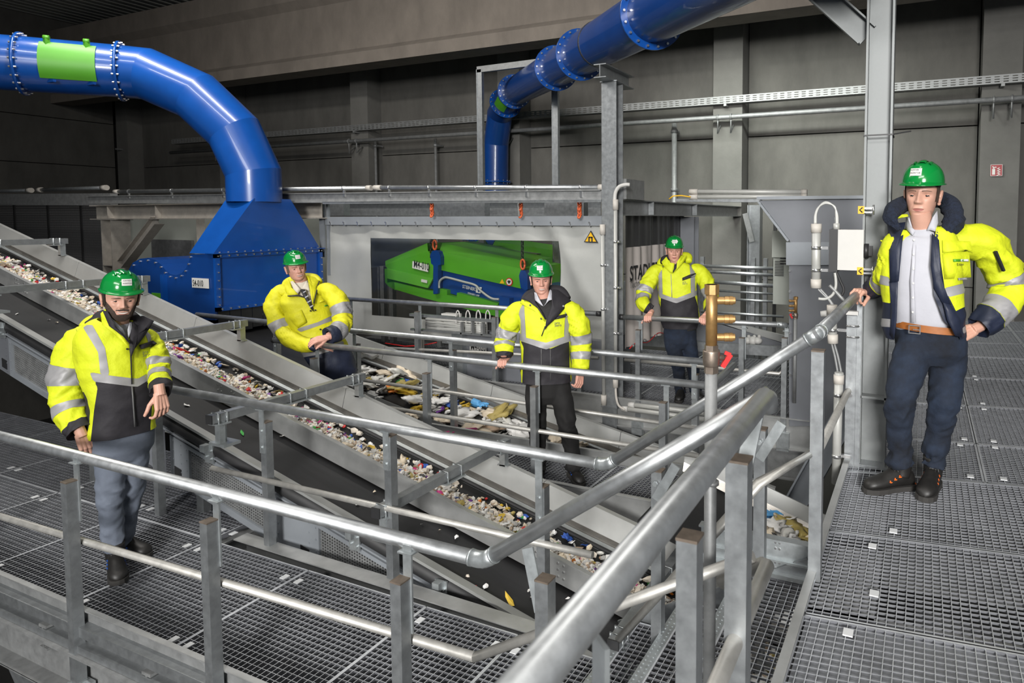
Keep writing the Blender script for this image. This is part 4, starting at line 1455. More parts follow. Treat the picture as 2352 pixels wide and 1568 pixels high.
m = MB().tube(smooth(gp([(855, 665), (852, 620), (868, 575), (910, 545), (960, 545), (1130, 590), (1270, 630), (1330, 690), (1420, 760), (1480, 790), (1550, 795)], YM - 0.05)), 0.018, 8)
m.build('hose', M['pipe_grey'], ms)
MB().prism(gp([(1555, 760), (1670, 785), (1665, 875), (1550, 865)], YM - 0.06), (0, 0.1, 0)).build('terminal_box', M['blue_dk'], ms, fixn=True)
pq_ = gp([(543, 352), (728, 395), (722, 478), (540, 432)], YM - 0.03)
MB().prism(pq_, (0, 0.01, 0)).build('name_plate', M['sticker'], ms, fixn=True)
rdir = (pq_[1] - pq_[0]).normalized()
udir = (pq_[0] - pq_[3]).normalized()
text('name_text', 'M4-010', M['ink'], ms, lerp(pq_[3], pq_[0], 0.2) + rdir * 0.03 - Vector((0, 0.005, 0)), rdir, udir, 0.165, bold=0.003, sx=0.60)
t0_ = gp([(1128, 660)], YM - 0.0)[0]
text('maker_text', 'STEINERT', M['sticker'], ms, t0_, rdir, udir, 0.068, off=0.01, bold=0.02, sx=0.92)
t0_ = gp([(1190, 730)], YM - 0.0)[0]
text('maker_text', 'STEINERT UMP', M['sticker'], ms, t0_, rdir, udir, 0.034, off=0.01, bold=0.01, sx=0.95)
lg = gp([(1283, 650), (1350, 655), (1335, 725), (1283, 715)], YM - 0.0)
MB().prism(lg, (0, -0.006, 0)).build('maker_logo', M['sticker'], ms, fixn=True)
lg = gp([(1305, 672), (1325, 676), (1322, 705), (1312, 712), (1303, 700)], YM - 0.008)
MB().prism(lg, (0, -0.004, 0)).build('logo_mark', M['blue_dk'], ms, fixn=True)
pq_ = gp([(645, 560), (713, 575), (710, 608), (643, 592)], YM - 0.04)
MB().prism(pq_, (0, 0.01, 0)).build('small_plate', M['sticker'], ms, fixn=True)
tr_ = gp([(1555, 610), (1610, 612), (1585, 560)], YM - 0.01)
MB().prism(tr_, (0, 0.006, 0)).build('warning_triangle', M['yellow'], ms, fixn=True)
c = gp([(1668, 593)], YM - 0.012)[0]
m = MB().cyl(c, (0, 1, 0), 0.058, 0.008, 20)
sg = m.build('heart_sign', M['red'], ms)
MB().cyl(c - Vector((0, 0.004, 0)), (0, 1, 0), 0.045, 0.006, 20).build('sign_face', M['sticker'], sg)
MB().ball(c - Vector((0.008, 0.008, -0.008)), 0.016, 8, 6).ball(c - Vector((-0.012, 0.008, -0.008)), 0.016, 8, 6).cyl(c - Vector((0, 0.008, 0.012)), (0, 1, 0), 0.016, 0.004, 4).build('heart_mark', M['ink'], sg)
for (lx, rng) in ((800, (60, 225)), (760, (60, 290)), (1820, (100, 460))):
    m = MB()
    y = rng[0] - 220
    i = 0
    while y < rng[1]:
        p = gp([(lx, y)], YM + 0.02)[0]
        u = Vector((1, 0, 0)) if i % 2 else Vector((0, 1, 0))
        m.tube([p + u * 0.018 + Vector((0, 0, 0.03)), p + u * 0.018 - Vector((0, 0, 0.03)), p - u * 0.018 - Vector((0, 0, 0.03)), p - u * 0.018 + Vector((0, 0, 0.03)), p + u * 0.018 + Vector((0, 0, 0.03))], 0.007, 5)
        y += 28
        i += 1
    m.build('lifting_chain', M['black'], ms)
for (lx, ly) in ((803, 165), (1825, 390)):
    p = gp([(lx, ly)], YM - 0.06)[0]
    m = MB().tube([p + Vector((0.035 * cos(a), 0, 0.07 * sin(a))) for a in [2 * pi * k / 12 for k in range(13)]], 0.015, 6)
    m.build('chain_link', M['orange'], ms)
# second green machine behind
m2 = thing('rear_separator', 'second green machine half hidden behind the hanging separator', 'machine', (-5, 9.6, 0))
YN = 9.3
MB().prism(gp([(1110, 190), (1340, 100), (2240, 235), (2250, 560), (2150, 500), (1900, 300), (1250, 195)], YN), (0, 0.8, 0)).build('green_cover', M['green'], m2, fixn=True)
MB().prism(gp([(1260, 205), (1480, 205), (2000, 265), (1880, 310)], YN - 0.1), (0, 0.4, 0)).build('belt_frame', M['galv_dull'], m2, fixn=True)
MB().prism(gp([(1125, 95), (1290, 95), (1290, 112), (1125, 110)], YN - 0.15), (0, 0.02, 0)).build('blue_stripe', M['blue'], m2, fixn=True)
MB().prism(gp([(1360, 60), (1500, 60), (1500, 105), (1450, 200)], YN - 0.2), (0, 0.02, 0)).build('blue_gusset', M['blue'], m2, fixn=True)
t0_ = gp([(1132, 158)], YN - 0.2)[0]
text('name_text', 'S2-010', M['ink'], m2, t0_, (1, 0, 0), (0, 0, 1), 0.13, sx=0.7)
MB().prism(gp([(300, 60), (760, 60), (760, 330), (60, 430), (40, 60)], 9.1), (0, 0.02, 0)).build('pale_sheet', M['paint_mid'], m2, fixn=True)
# dark interior back of the enclosure + hoist beam
t = thing('enclosure_frame', 'dark machine frame inside the curtained enclosure under the green separator', 'frame', (-5.5, 8.6, ZP))
MB().box((-5.8, 10.3, -0.1), (5.4, 0.06, 1.1)).build('back_sheet', M['plate_dk'], t)
for px in (882, 902, 1010, 1230):
    c = GY(px, 690, 8.2)
    MB().box((c.x, 8.2, 0.1), (0.08, 0.08, 1.3)).build('frame_leg', M['galv_dull'], t)
m = MB()
for (px, w) in ((770, 0.5), (1060, 0.9), (1300, 0.6)):
    c = GY(px, 480, 7.6)
    m.box((c.x, 7.6, c.z), (w, 0.12, 0.2))
m.ibeam(GY(760, 480, 8.3), GY(1380, 478, 8.3), 0.24, 0.2)
m.build('hoist_beam', M['galv'], t)
for px in (992, 1196, 1331):
    c = GY(px, 478, 6.7)
    m = MB()
    for k in range(4):
        p = c + Vector((0, 0, 0.055 - 0.045 * k))
        m.tube([p + Vector((0.018 * cos(a), 0.018 * sin(a) * (k % 2), 0.035 * sin(a))) for a in [2 * pi * j / 10 for j in range(11)]], 0.012, 6)
    th_ = thing('chain_hook', {992: 'short orange chain above the curtain rail, leftmost', 1196: 'short orange chain with grey cable above the curtain rail, middle',
                               1331: 'short orange chain above the curtain rail, nearest the tall post'}[px], 'chain', c)
    m.build('chain_link', M['orange'], th_)
    MB().box(c + Vector((0, 0, 0.09)), (0.06, 0.04, 0.05)).build('hook', M['red'], th_)
    if px == 1196:
        MB().tube([c + Vector((0.02, 0, 0.12)), c + Vector((-0.02, -0.02, 0.05)), c + Vector((-0.01, -0.02, -0.1))], 0.012, 6).build('cable', M['pipe_grey'], th_)

# machine base M4-020 and cable rack in front of the curtain
mb_ = thing('drum_housing', 'dark grey machine base half hidden under the curtain and cable rack', 'machine', (-4.8, 6.85, ZP))
a, b = GY(1052, 800, 6.8), GY(1392, 905, 6.8)
MB().box(((a.x + b.x) / 2, 7.15, (ZP + 0.12) / 2 - 0.02), (b.x - a.x, 0.7, 0.62)).build('housing', M['paint_grey'], mb_)
a, b = GY(1049, 787, 6.78), GY(1068, 905, 6.78)
MB().box(((a.x + b.x) / 2, 6.76, (ZP + 0.2) / 2), (b.x - a.x + 0.05, 0.1, 0.72)).build('pale_leg', M['galv_bright'], mb_)
a, b = GY(1079, 788, 6.72), GY(1117, 806, 6.72)
MB().box(((a.x + b.x) / 2, 6.72, (a.z + b.z) / 2), (b.x - a.x, 0.01, a.z - b.z + 0.02)).build('name_plate', M['sticker'], mb_)
text('name_text', 'M4-020', M['ink'], mb_, (a.x + 0.02, 6.714, b.z + 0.0), (1, 0, 0), (0, 0, 1), 0.13, bold=0.003, sx=0.58)
rk = thing('cable_rack', 'small steel frame full of cables in front of the curtain', 'rack', (-5.5, 6.55, ZP))


def rp_(x, y):
    return GY(920 + x / 7.127, 700 + y / 7.127, 6.55)


for (xa, ya_, xb, yb_, w) in ((165, 158, 1545, 262, 0.035), (180, 395, 1530, 505, 0.025), (700, 600, 1540, 690, 0.03)):
    MB().bar(rp_(xa, ya_), rp_(xb, yb_), 0.05, w).build('rack_rail', M['galv'], rk)
for (x, ya_, yb_, w) in ((265, 120, 770, 0.05), (1005, 280, 490, 0.02), (1180, 265, 470, 0.02), (1345, 290, 490, 0.03), (1535, 215, 1280, 0.05), (340, 470, 780, 0.045)):
    a, b = rp_(x, ya_), rp_(x, yb_)
    MB().box((a.x, 6.55, (a.z + b.z) / 2), (w, 0.05, a.z - b.z)).build('rack_upright', M['galv_dull'] if x != 340 else M['beige'], rk)
m = MB()
for k in range(7):
    y0_ = 260 + 30 * k
    m.tube([rp_(330, y0_) + Vector((0, 0.1, 0)), rp_(560, y0_ + 25 * sin(k * 2)) + Vector((0, 0.08, 0)), rp_(820, y0_ + 30) + Vector((0, 0.1, 0)), rp_(1080, y0_ + 45 + 20 * sin(k)) + Vector((0, 0.1, 0)), rp_(1320, y0_ + 60) + Vector((0, 0.12, 0))], 0.016, 6)
m.build('cable_bundle', M['pipe_grey'], rk, kind='stuff')
MB().box(rp_(700, 270) + Vector((0, 0.16, 0)), (0.25, 0.1, 0.16)).box(rp_(460, 310) + Vector((0, 0.16, 0)), (0.3, 0.1, 0.1)).build('junction_box', M['white_pvc'], rk)
m = MB().prism([rp_(860, 240), rp_(1520, 290), rp_(1510, 500), rp_(860, 380)], (0, 0.02, 0))
for i in range(len(m.v)):
    m.v[i].y += 0.2
m.build('dark_backing', M['black'], rk, fixn=True)
for x in (940, 1105, 1275, 1430):
    p = rp_(x, 235)
    MB().tube(smooth([p + Vector((-0.03, 0, -0.06)), p + Vector((-0.03, 0, 0.06)), p + Vector((0.0, 0, 0.11)), p + Vector((0.03, 0, 0.06)), p + Vector((0.03, 0, 0.0))]), 0.008, 6).build('hose_loop', M['white_pvc'], rk)
pr = thing('red_cord', 'thin red cord lying on the dark deck left of the cable rack', 'cord', GZ(960, 795, -0.45))
MB().tube([GY(885, 788, 6.7), GY(930, 795, 6.7), GY(970, 793, 6.7), GY(1003, 786, 6.7)], 0.008, 6).build('cord_run', M['red'], pr)

# ================================================================== RIGHT: BEAM, COLUMNS, HOPPER
bm_ = thing('transverse_beam', 'dark grey beam running from the tall steel post back towards the wall', 'beam', (cg.x, 8.5, 1.6))
zb1 = GY(1437, 476, YG + 0.1).z
xb1 = cg.x + 0.0
MB().ibeam((xb1, YG + 0.09, zb1), (xb1, 11.6, zb1), 0.18, 0.16, 0.012, 0.01).build('beam_body', M['galv_dull'], bm_)
for px in (1495, 1595):
    c = GX(px, 476, xb1 + 0.04)
    MB().box((xb1 + 0.045, c.y, zb1), (0.07, 0.012, 0.155)).build('web_stiffener', M['galv'], bm_)
m = MB().box((xb1 + 0.02, YG + 0.35, zb1 + 0.2), (0.2, 0.5, 0.22))
m.build('upper_box', M['galv_dull'], bm_)
c = GX(1582, 700, xb1)
t = thing('grey_column', 'grey steel column rising just behind the man at the lettered curtain', 'column', (xb1, c.y, ZF))
MB().ibeam((xb1, c.y, ZP + 0.004), (xb1, c.y, zb1 - 0.1), 0.22, 0.22, 0.014, 0.011, (0, 1, 0)).build('column_shaft', M['paint_grey'], t)
c = GY(1733, 600, 10.2)
t = thing('braced_column', 'slim steel column with a diagonal strut beside the hopper', 'column', (c.x, 10.2, ZF))
MB().ibeam((c.x, 10.2, ZF), (c.x, 10.2, 1.75), 0.2, 0.2, 0.014, 0.011, (1, 0, 0)).build('column_shaft', M['galv'], t)
MB().bar(GY(1712, 490, 10.0), GY(1728, 555, 10.0), 0.06, 0.08).build('strut', M['galv_dull'], t)
MB().box((c.x + 0.3, 10.3, 0.0), (0.05, 0.05, 3.0)).build('dark_cable_riser', M['black'], t)
ch = thing('tube_light_channel', 'pair of clear tube lights on a steel channel left of the hopper top', 'lamp', GY(1650, 460, 7.2))
MB().bar(GY(1556, 460, 7.2), GY(1748, 461, 7.2), 0.12, 0.035).build('channel', M['galv'], ch)
for (ya_, yb_) in ((440, 441), (452.5, 451)):
    p, q = GY(1586, ya_, 7.15), GY(1853, yb_, 7.15)
    t_ = MB().tube([p, q], 0.026, 12).build('clear_tube', M['pipe_grey'], ch)
    MB().cyl(lerp(p, q, 0.03), q - p, 0.031, 0.1, 12).build('end_cap', M['beige'], t_)
    MB().cyl(lerp(p, q, 0.98), q - p, 0.031, 0.06, 12).build('end_cap', M['beige'], t_)
MB().tube([GY(1537, 457, 7.1), GY(1546, 450, 7.1), GY(1565, 449, 7.1), GY(1586, 452, 7.1)], 0.008, 6).build('yellow_cable', M['yellow'], ch)

hp = thing('grey_hopper', 'grey sheet steel hopper and chute left of the main column', 'hopper', (-0.9, 6.6, -2))
YH = 6.35


def hq(x, y, dy=0.0):
    return GY(1720 + x / 3.136, 430 + y / 3.136, YH + dy)


f = [hq(72, 95), hq(905, 78), hq(905, 400), hq(300, 395)]
MB().prism(f, (0, 0.9, 0)).build('funnel', M['paint_grey'], hp, fixn=True)
MB().bar(hq(60, 78, -0.02), hq(905, 70, -0.02), 0.05, 0.03).build('funnel_rim', M['paint_mid'], hp)
m = MB().bar(hq(72, 105, -0.02), hq(285, 385, -0.02), 0.02, 0.05, (0, 1, 0))
for k in range(4):
    m.cyl(lerp(hq(80, 115, -0.04), hq(280, 380, -0.04), k / 3), (0, 1, 0), 0.013, 0.02, 6, False)
m.build('corner_flange', M['paint_mid'], hp)
MB().prism([hq(268, 395, -0.03), hq(905, 395, -0.03), hq(905, 560, -0.03), hq(268, 560, -0.03)], (0, 0.9, 0)).build('collar', M['paint_mid'], hp, fixn=True)
MB().prism([hq(290, 560), hq(905, 560), hq(905, 1720), hq(290, 1720)], (0, 0.8, 0)).build('chute', M['paint_grey'], hp, fixn=True)
m = MB()
for k in range(6):
    m.cyl(hq(296, 600 + 150 * k, -0.01), (0, 1, 0), 0.012, 0.02, 6, False)
m.build('bolt_heads', M['chrome'], hp, kind='stuff')
a, b = GY(1958, 925, 5.4), GY(1775, 1250, 5.4)
MB().profile([(-0.09, -0.05), (0.09, -0.05), (0.09, 0.05), (0.075, 0.05), (0.075, -0.035), (-0.075, -0.035), (-0.075, 0.05), (-0.09, 0.05)], b, a, (0, -1, 0.3)).build('support_channel', M['paint_mid'], hp, fixn=True)
# control cabinet
cb = thing('control_cabinet', 'pale grey-green control cabinet with louvres left of the hopper', 'cabinet', (-1.4, 7.8, ZP))
YK = 7.5
a, b = GY(1777, 535, YK), GY(1816, 700, YK)
MB().box(((a.x + b.x) / 2 + 0.25, YK + 0.2, (a.z + b.z) / 2), (b.x - a.x + 0.5, 0.4, a.z - b.z)).build('cabinet_body', M['cabinet'], cb)
m = MB()
for k in range(11):
    z = GY(1790, 545 + 6 * k, YK).z
    m.box((a.x + 0.16, YK - 0.005, z), (0.16, 0.012, 0.014))
for k in range(10):
    z = GY(1790, 600 + 3.6 * k, YK).z
    m.box((a.x + 0.07, YK - 0.005, z), (0.1, 0.012, 0.008))
m.build('louvres', M['black'], cb)
z = GY(1790, 589, YK).z
MB().box((a.x + 0.16, YK - 0.006, z), (0.08, 0.014, 0.04)).build('cabinet_display', M['black'], cb)
m = MB().box((a.x + 0.2, YK - 0.04, GY(1790, 560, YK).z), (0.4, 0.08, 0.3))
m.build('vent_housing', M['cabinet'], cb)

MB().box(((a.x + b.x) / 2 + 0.25, YK + 0.2, (b.z + ZP) / 2), (0.3, 0.2, b.z - ZP)).build('cabinet_stand', M['galv_dull'], cb)
# far rails between man and cabinet
fr2 = thing('far_rail', 'set of thin horizontal far rails behind the man by the lettered curtain', 'railing', (-2.5, 9.6, ZP))
for (xa, ya_, xb, yb_, r) in ((1600, 610, 1790, 617, 0.027), (1600, 622, 1790, 632, 0.027), (1625, 646, 1790, 657, 0.03), (1640, 667, 1790, 675, 0.018), (1660, 686, 1790, 693, 0.018),
                              (1610, 715, 1800, 727, 0.02)):
    MB().tube([GY(xa, ya_, 9.6), GY(xb, yb_, 9.6)], r, 10).build('rail_tube', M['tube'], fr2)
for px in (1613, 1730, 1758):
    c = GY(px, 620, 9.65)
    MB().box((c.x, 9.66, 0.2), (0.06, 0.06, 1.5)).build('post', M['galv'], fr2)
# small conveyor seen under the corner rail
sv = thing('small_conveyor', 'small conveyor with pale bottles seen under the corner rail', 'conveyor', (-1.9, 8.3, -0.4))
YV = 8.2
MB().prism([GY(1650, 743, YV), GY(1810, 790, YV), GY(1810, 773, YV), GY(1670, 738, YV)], (0, 0.05, 0)).build('rear_plate', M['plate_lt'], sv, fixn=True)
MB().prism([GY(1600, 742, YV), GY(1655, 742, YV), GY(1810, 792, YV), GY(1810, 815, YV), GY(1600, 815, YV)], (0, 0.04, 0)).build('dark_side', M['paint_grey'], sv, fixn=True)
MB().bar(GY(1600, 795, YV - 0.5), GY(1815, 808, YV - 0.5), 0.05, 0.12).build('toe_board', M['galv'], sv)
for k, px in enumerate((1716, 1729, 1740)):
    c = GY(px, 782, YV - 0.25)
    o = MB().ball(c, 0.055, 10, 8, (1.1, 1, 0.8 + 0.2 * (k % 2))).ball(c + Vector((0.02, 0, 0.05)), 0.025, 8, 6).build('plastic_bottle', M['white_pvc'])
    tag(o, ('leftmost', 'middle', 'rightmost')[k] + ' pale crumpled plastic bottle on the small conveyor under the corner rail', 'bottle', 'pale bottles on the small conveyor')

# ================================================================== MAIN COLUMN AND ELECTRICS
mb0 = GZ(2003, 1064, 0)
mc = thing('main_column', 'tall galvanised steel column beside the man in the white shirt', 'column', mb0)
S = 0.158
MB().ibeam((mb0.x, mb0.y, 0.004), (mb0.x, mb0.y, 6.5), S, 0.16, 0.013, 0.01, (1, 0, 0)).build('column_shaft', M['galv_col'], mc)
MB().box((mb0.x, mb0.y, 0.01), (0.2, 0.2, 0.02)).build('base_plate', M['galv'], mc)
zz = GY(2003, 906, mb0.y).z
MB().box((mb0.x, mb0.y, zz), (S, 0.16, 0.014)).build('stiffener', M['galv_col'], mc)
MB().profile([(-0.07, -0.03), (0.07, -0.03), (0.07, 0.03), (0.06, 0.03), (0.06, -0.02), (-0.06, -0.02), (-0.06, 0.03), (-0.07, 0.03)],
             GY(1992, 82, mb0.y), GY(1850, -45, mb0.y), (0, -1, 0)).build('top_brace', M['galv_col'], mc, fixn=True)
zz = GY(2016, 310, mb0.y - 0.08).z
m = MB()
for (a, b) in (((-1, -1), (1, -1)), ((1, -1), (1, 1)), ((1, 1), (-1, 1)), ((-1, 1), (-1, -1))):
    m.bar((mb0.x + a[0] * 0.083, mb0.y + a[1] * 0.083, zz), (mb0.x + b[0] * 0.083, mb0.y + b[1] * 0.083, zz), 0.003, 0.009)
m.bar((mb0.x + 0.083, mb0.y - 0.083, zz), GY(2093, 301, mb0.y - 0.12), 0.003, 0.008)
tag(m.build('cable_tie', M['black']), 'black cable tie with a long tail round the main column', 'cable tie')
for (px, py, lab) in ((1978, 482, 'upper yellow tag clamped to the main column above the switch box'), (1976, 622, 'lower yellow tag clamped to the main column below the switch box')):
    c = GY(px, py, mb0.y - 0.12)
    t = thing('yellow_tag', lab, 'tag', c)
    MB().box(c, (0.036, 0.01, 0.046)).build('tag_plate', M['yellow'], t)
    MB().tube([c + Vector((0.008, -0.008, -0.015)), c + Vector((-0.008, -0.008, 0.0)), c + Vector((0.008, -0.008, 0.015))], 0.004, 5).build('tag_mark', M['ink'], t)
    MB().box(c + Vector((0.045, 0.02, 0.01)), (0.06, 0.03, 0.014)).box(c + Vector((0.045, 0.02, -0.014)), (0.06, 0.03, 0.01)).cyl(c + Vector((0.07, 0.0, 0)), (0, 0, 1), 0.006, 0.06, 8).build('clamp', M['chrome'], t)
YE = mb0.y - 0.10
sw = thing('switch_box', 'white safety switch box with a black knob left of the main column', 'switch box', GY(1945, 622, YE))
a, b = GY(1906, 527, YE), GY(1983, 621, YE)
xm = GY(1925, 570, YE).x
zc_ = (a.z + b.z) / 2
MB().box(((a.x + xm) / 2, YE + 0.05, zc_ - 0.005), (xm - a.x, 0.15, a.z - b.z + 0.015)).build('dark_housing', M['black'], sw)
MB().box(((xm + b.x) / 2, YE + 0.05, zc_), (b.x - xm, 0.14, a.z - b.z)).build('white_cover', M['white_pvc'], sw)
kx = GY(1990, 580, YE)
kb_ = MB().cyl((b.x + 0.012, YE + 0.03, zc_ - 0.005), (1, 0, 0), 0.045, 0.03, 18).build('knob_base', M['black'], sw)
MB().box((b.x + 0.035, YE + 0.03, zc_ - 0.005), (0.03, 0.03, 0.06)).build('knob_grip', M['black'], kb_)
MB().box((xm - 0.03, YE + 0.14, zc_), (0.02, 0.06, 0.4)).build('mounting_strip', M['galv'], sw)


def conduit(name, lab, pts_, r, mtl, caps=(), clips=(), y=YE):
    P_ = [GY(px, py, y) for px, py in pts_]
    t_ = thing(name, lab, 'pipe', P_[-1])
    MB().tube(P_, r, 12).build('pipe_body', mtl, t_)
    for f in caps:
        c_ = lerp(P_[0], P_[-1], f)
        MB().cyl(c_, P_[0] - P_[-1], r * 1.18, 0.055, 14).build('coupling', M['beige'], t_)
    for f in clips:
        c_ = lerp(P_[0], P_[-1], f)
        MB().cyl(c_, P_[0] - P_[-1], r * 1.12, 0.02, 12).box(c_ + Vector((0.05, 0.02, 0)), (0.06, 0.02, 0.018)).build('pipe_clip', M['chrome'], t_)
    return t_


conduit('conduit_pipe', 'short vertical conduit pipe with white couplings left of the switch box', [(1875, 515), (1874, 661)], 0.028, M['pipe_grey'], (0.06, 0.93), (0.37, 0.72))
conduit('conduit_pipe', 'middle conduit pipe behind the handrail elbow, below the switch box', [(1911, 702), (1913, 786)], 0.027, M['pipe_grey'], (0.1, 0.9), (0.66,), YE - 0.05)
conduit('conduit_pipe', 'lowest long conduit pipe beside the platform edge posts', [(1927, 855), (1920, 1110)], 0.027, M['pipe_grey'], (0.06,), (0.2, 0.75), YE - 0.05)
hs = thing('cable_hose', 'grey cables looping over from the conduit into the switch box', 'cable', GY(1900, 470, YE))
for k in range(3):
    o_ = 1.6 * k
    MB().tube(smooth([GY(1871 + o_, 514, YE), GY(1872 + o_, 493 - o_, YE), GY(1880 + o_, 476 - o_, YE), GY(1897, 467 - o_, YE), GY(1913 - o_ + 4, 474 - o_ * .5, YE), GY(1920 + o_, 492, YE), GY(1921 + o_, 520, YE)]), 0.006, 8).build('cable', M['pipe_grey'], hs)
MB().cyl(GY(1921, 520, YE), (0, 0, 1), 0.02, 0.04, 12).build('cable_gland', M['pipe_grey'], hs)
hs = thing('cable_hose', 'grey cables hanging below the switch box and curling to the lower conduit', 'cable', GY(1910, 690, YE))
for (pp, r, mm) in (([(1918, 626), (1920, 655), (1913, 676), (1897, 686), (1880, 686)], 0.0095, 'pipe_grey'), ([(1879, 664), (1893, 678), (1905, 690), (1912, 702)], 0.008, 'galv_dull'),
                    ([(1884, 664), (1899, 680), (1915, 702)], 0.008, 'galv_dull'), ([(1922, 626), (1930, 645), (1938, 665), (1932, 680)], 0.008, 'rubber'),
                    ([(1905, 655), (1922, 672), (1940, 692)], 0.012, 'galv_dull'), ([(1910, 788), (1918, 820), (1924, 854)], 0.008, 'galv_dull'), ([(1916, 788), (1925, 820), (1932, 854)], 0.008, 'galv_dull')):
    MB().tube(smooth([GY(px, py, YE - 0.02) for px, py in pp]), r, 8).build('cable', M[mm], hs)
# posts of the platform edge with clamps, right of the conduits
pe_ = thing('edge_post_pair', 'pair of grey steel posts with round clamps between handrail and main column', 'post', GZ(1955, 1075, 0))
for (px, y0_, w) in ((1957, 724, 0.06), (1975, 690, 0.03)):
    a = GY(px, y0_, 4.22)
    MB().box((a.x, 4.24, (a.z - 0.2) / 2), (w, 0.05, a.z + 0.2)).build('post', M['galv'], pe_)
for py in (748, 773):
    a = GY(1957, py, 4.18)
    MB().tube([a + Vector((-0.03, 0.02, 0)), a + Vector((-0.03, -0.012, 0)), a + Vector((0.04, -0.012, 0)), a + Vector((0.04, 0.02, 0))], 0.006, 6).build('u_bolt', M['chrome'], pe_)
a = GY(1958, 718, 4.2)
MB().box(a, (0.07, 0.05, 0.022)).build('white_cap', M['white_pvc'], pe_)
a = GY(1895, 720, YE)
o = MB().cyl(a, (1, 0, 0.2), 0.02, 0.05, 12).build('white_plug', M['white_pvc'])
tag(o, 'short white plastic plug beside the handrail elbow', 'plug')


# ================================================================== BRASS MANIFOLDS
def manifold(lab, px, ytop, ybrass, yvalve, ybot, d, flip):
    c = GD(px, ytop, d)
    s = d / F_

    def zz(py):
        return GD(px, py, d).z
    t_ = thing('valve_manifold', lab, 'valve', (c.x, c.y, zz(ybot)))
    k = 1 if not flip else -1
    r = 13.5 * s if not flip else 4.0 * s
    X, Yv = RGT * k, FWD * -1
    m = MB().cyl((c.x, c.y, (zz(ytop) + zz(ybrass)) / 2), (0, 0, 1), r, zz(ytop) - zz(ybrass), 20)
    h = zz(ytop) - zz(ybrass)
    m.tube([(c.x, c.y, zz(ytop)), (c.x, c.y, zz(ytop) - h * 0.16)], r * 1.3, 8, True, False)
    m.build('manifold_body', M['brass'], t_)
    for f in (0.265, 0.57, 0.87):
        z = zz(ytop) - h * f
        o_ = Vector((c.x, c.y, z))
        n = MB()
        prof_ = [(0.9, 0.66), (2.0, 0.66), (2.02, 0.58), (2.15, 0.58), (2.17, 0.74), (2.85, 0.76), (2.87, 0.68), (2.98, 0.68), (3.0, 0.78), (3.6, 0.76), (3.62, 0.62), (3.95, 0.62), (4.05, 0.5)]
        n.tube([o_ + X * (q[0] * r) for q in prof_], [q[1] * r for q in prof_], 24, True, False)
        n.build('hose_coupling', M['brass'], t_)
    zv0, zv1 = zz(ybrass), zz(yvalve)
    hv = zv0 - zv1
    v = MB()
    cc = lambda f: Vector((c.x, c.y, zv0 - hv * f))
    v.tube([cc(0), cc(0.18)], r * 1.22, 6, True, False)
    v.tube([cc(0.18), cc(0.24), cc(0.5), cc(0.72), cc(0.76)], [r * 1.45, r * 1.5, r * 1.5, r * 1.4, r * 1.25], 20)
    v.tube([cc(0.76), cc(1.0)], r * 1.28, 6, True, False)
    v.tube([cc(0.45), cc(0.45) + X * r * 2.2], r * 0.5, 12)
    v.build('ball_valve', M['nickel'], t_)
    hb = cc(0.45) + X * r * 2.3
    n = MB().bar(hb + Vector((0, 0, r * 0.9)), hb + X * r * 1.0 + Vector((0, 0, r * 0.5)), r * 0.5, r * 0.6)
    n.bar(hb + X * r * 1.0 + Vector((0, 0, r * 0.6)), hb - X * r * 0.5 - Vector((0, 0, r * 1.6)) + X * r * 0.1, r * 0.9, r * 0.8)
    n.build('red_handle', M['red'], t_)
    MB().tube([(c.x, c.y, zv1), (c.x, c.y, zz(ybot))], r * 1.08, 16).build('standpipe', M['galv_dull'], t_)
    return t_


mf = manifold('brass valve manifold with red lever on a standpipe in front of the stair rail', 1635, 653, 792, 856, 1800, 2.12, False)
c = GD(1635, 1108, 2.12)
o = MB().tube([c + Vector((0, 0, 0.006)), c - Vector((0, 0, 0.006))], 0.024, 14).box(c - RGT * 0.035, (0.04, 0.02, 0.014)).build('pipe_clamp', M['galv_dull'], mf)
manifold('small brass valve manifold with red lever in front of the grey hopper', 1828, 681, 718, 732, 925, 6.05, True)
# ================================================================== PEOPLE
M['hivis'] = mat('hi_vis_yellow_cloth', (0.58, 0.64, 0.010), 0.7, 0, 0.05, 6, bump=0.7, bscale=11)
M['hivis2'] = mat('hi_vis_lemon_cloth', (0.63, 0.60, 0.010), 0.65, 0, 0.05, 6, bump=0.7, bscale=11)
M['refl'] = mat('reflective_tape', (0.30, 0.295, 0.30), 0.5, 0.15, 0.06, 20)
M['dkcloth'] = mat('black_jacket_cloth', (0.016, 0.014, 0.018), 0.75, 0, 0.15, 20, bump=0.1, bscale=40)
M['navy'] = mat('navy_cloth', (0.012, 0.017, 0.038), 0.55, 0, 0.15, 16, bump=0.1, bscale=30)
M['fur'] = mat('navy_fleece', (0.010, 0.016, 0.034), 0.95, 0, 0.5, 60, bump=0.7, bscale=140)
M['shirt'] = mat('white_shirt_cloth', (0.44, 0.44, 0.48), 0.8, 0, 0.03, 10, bump=0.1, bscale=24)
M['cream'] = mat('cream_shirt_cloth', (0.66, 0.60, 0.50), 0.8, 0, 0.03, 10)
M['checked'] = mat('grey_shirt_cloth', (0.40, 0.41, 0.44), 0.8, 0, 0.2, 60)
M['sweater'] = mat('charcoal_sweater', (0.022, 0.022, 0.022), 0.9, 0, 0.15, 60)
M['jeans'] = mat('dark_blue_denim', (0.007, 0.013, 0.027), 0.9, 0, 1.2, 5, col2=(0.003, 0.0045, 0.009), bump=0.15, bscale=50)
M['greytr'] = mat('blue_grey_trousers', (0.125, 0.145, 0.185), 0.85, 0, 0.18, 7, bump=0.12, bscale=30)
M['blacktr'] = mat('black_trousers', (0.0045, 0.004, 0.004), 0.85, 0, 0.2, 9)
M['skin'] = mat('skin', (0.56, 0.31, 0.23), 0.5, 0, 0.08, 14)
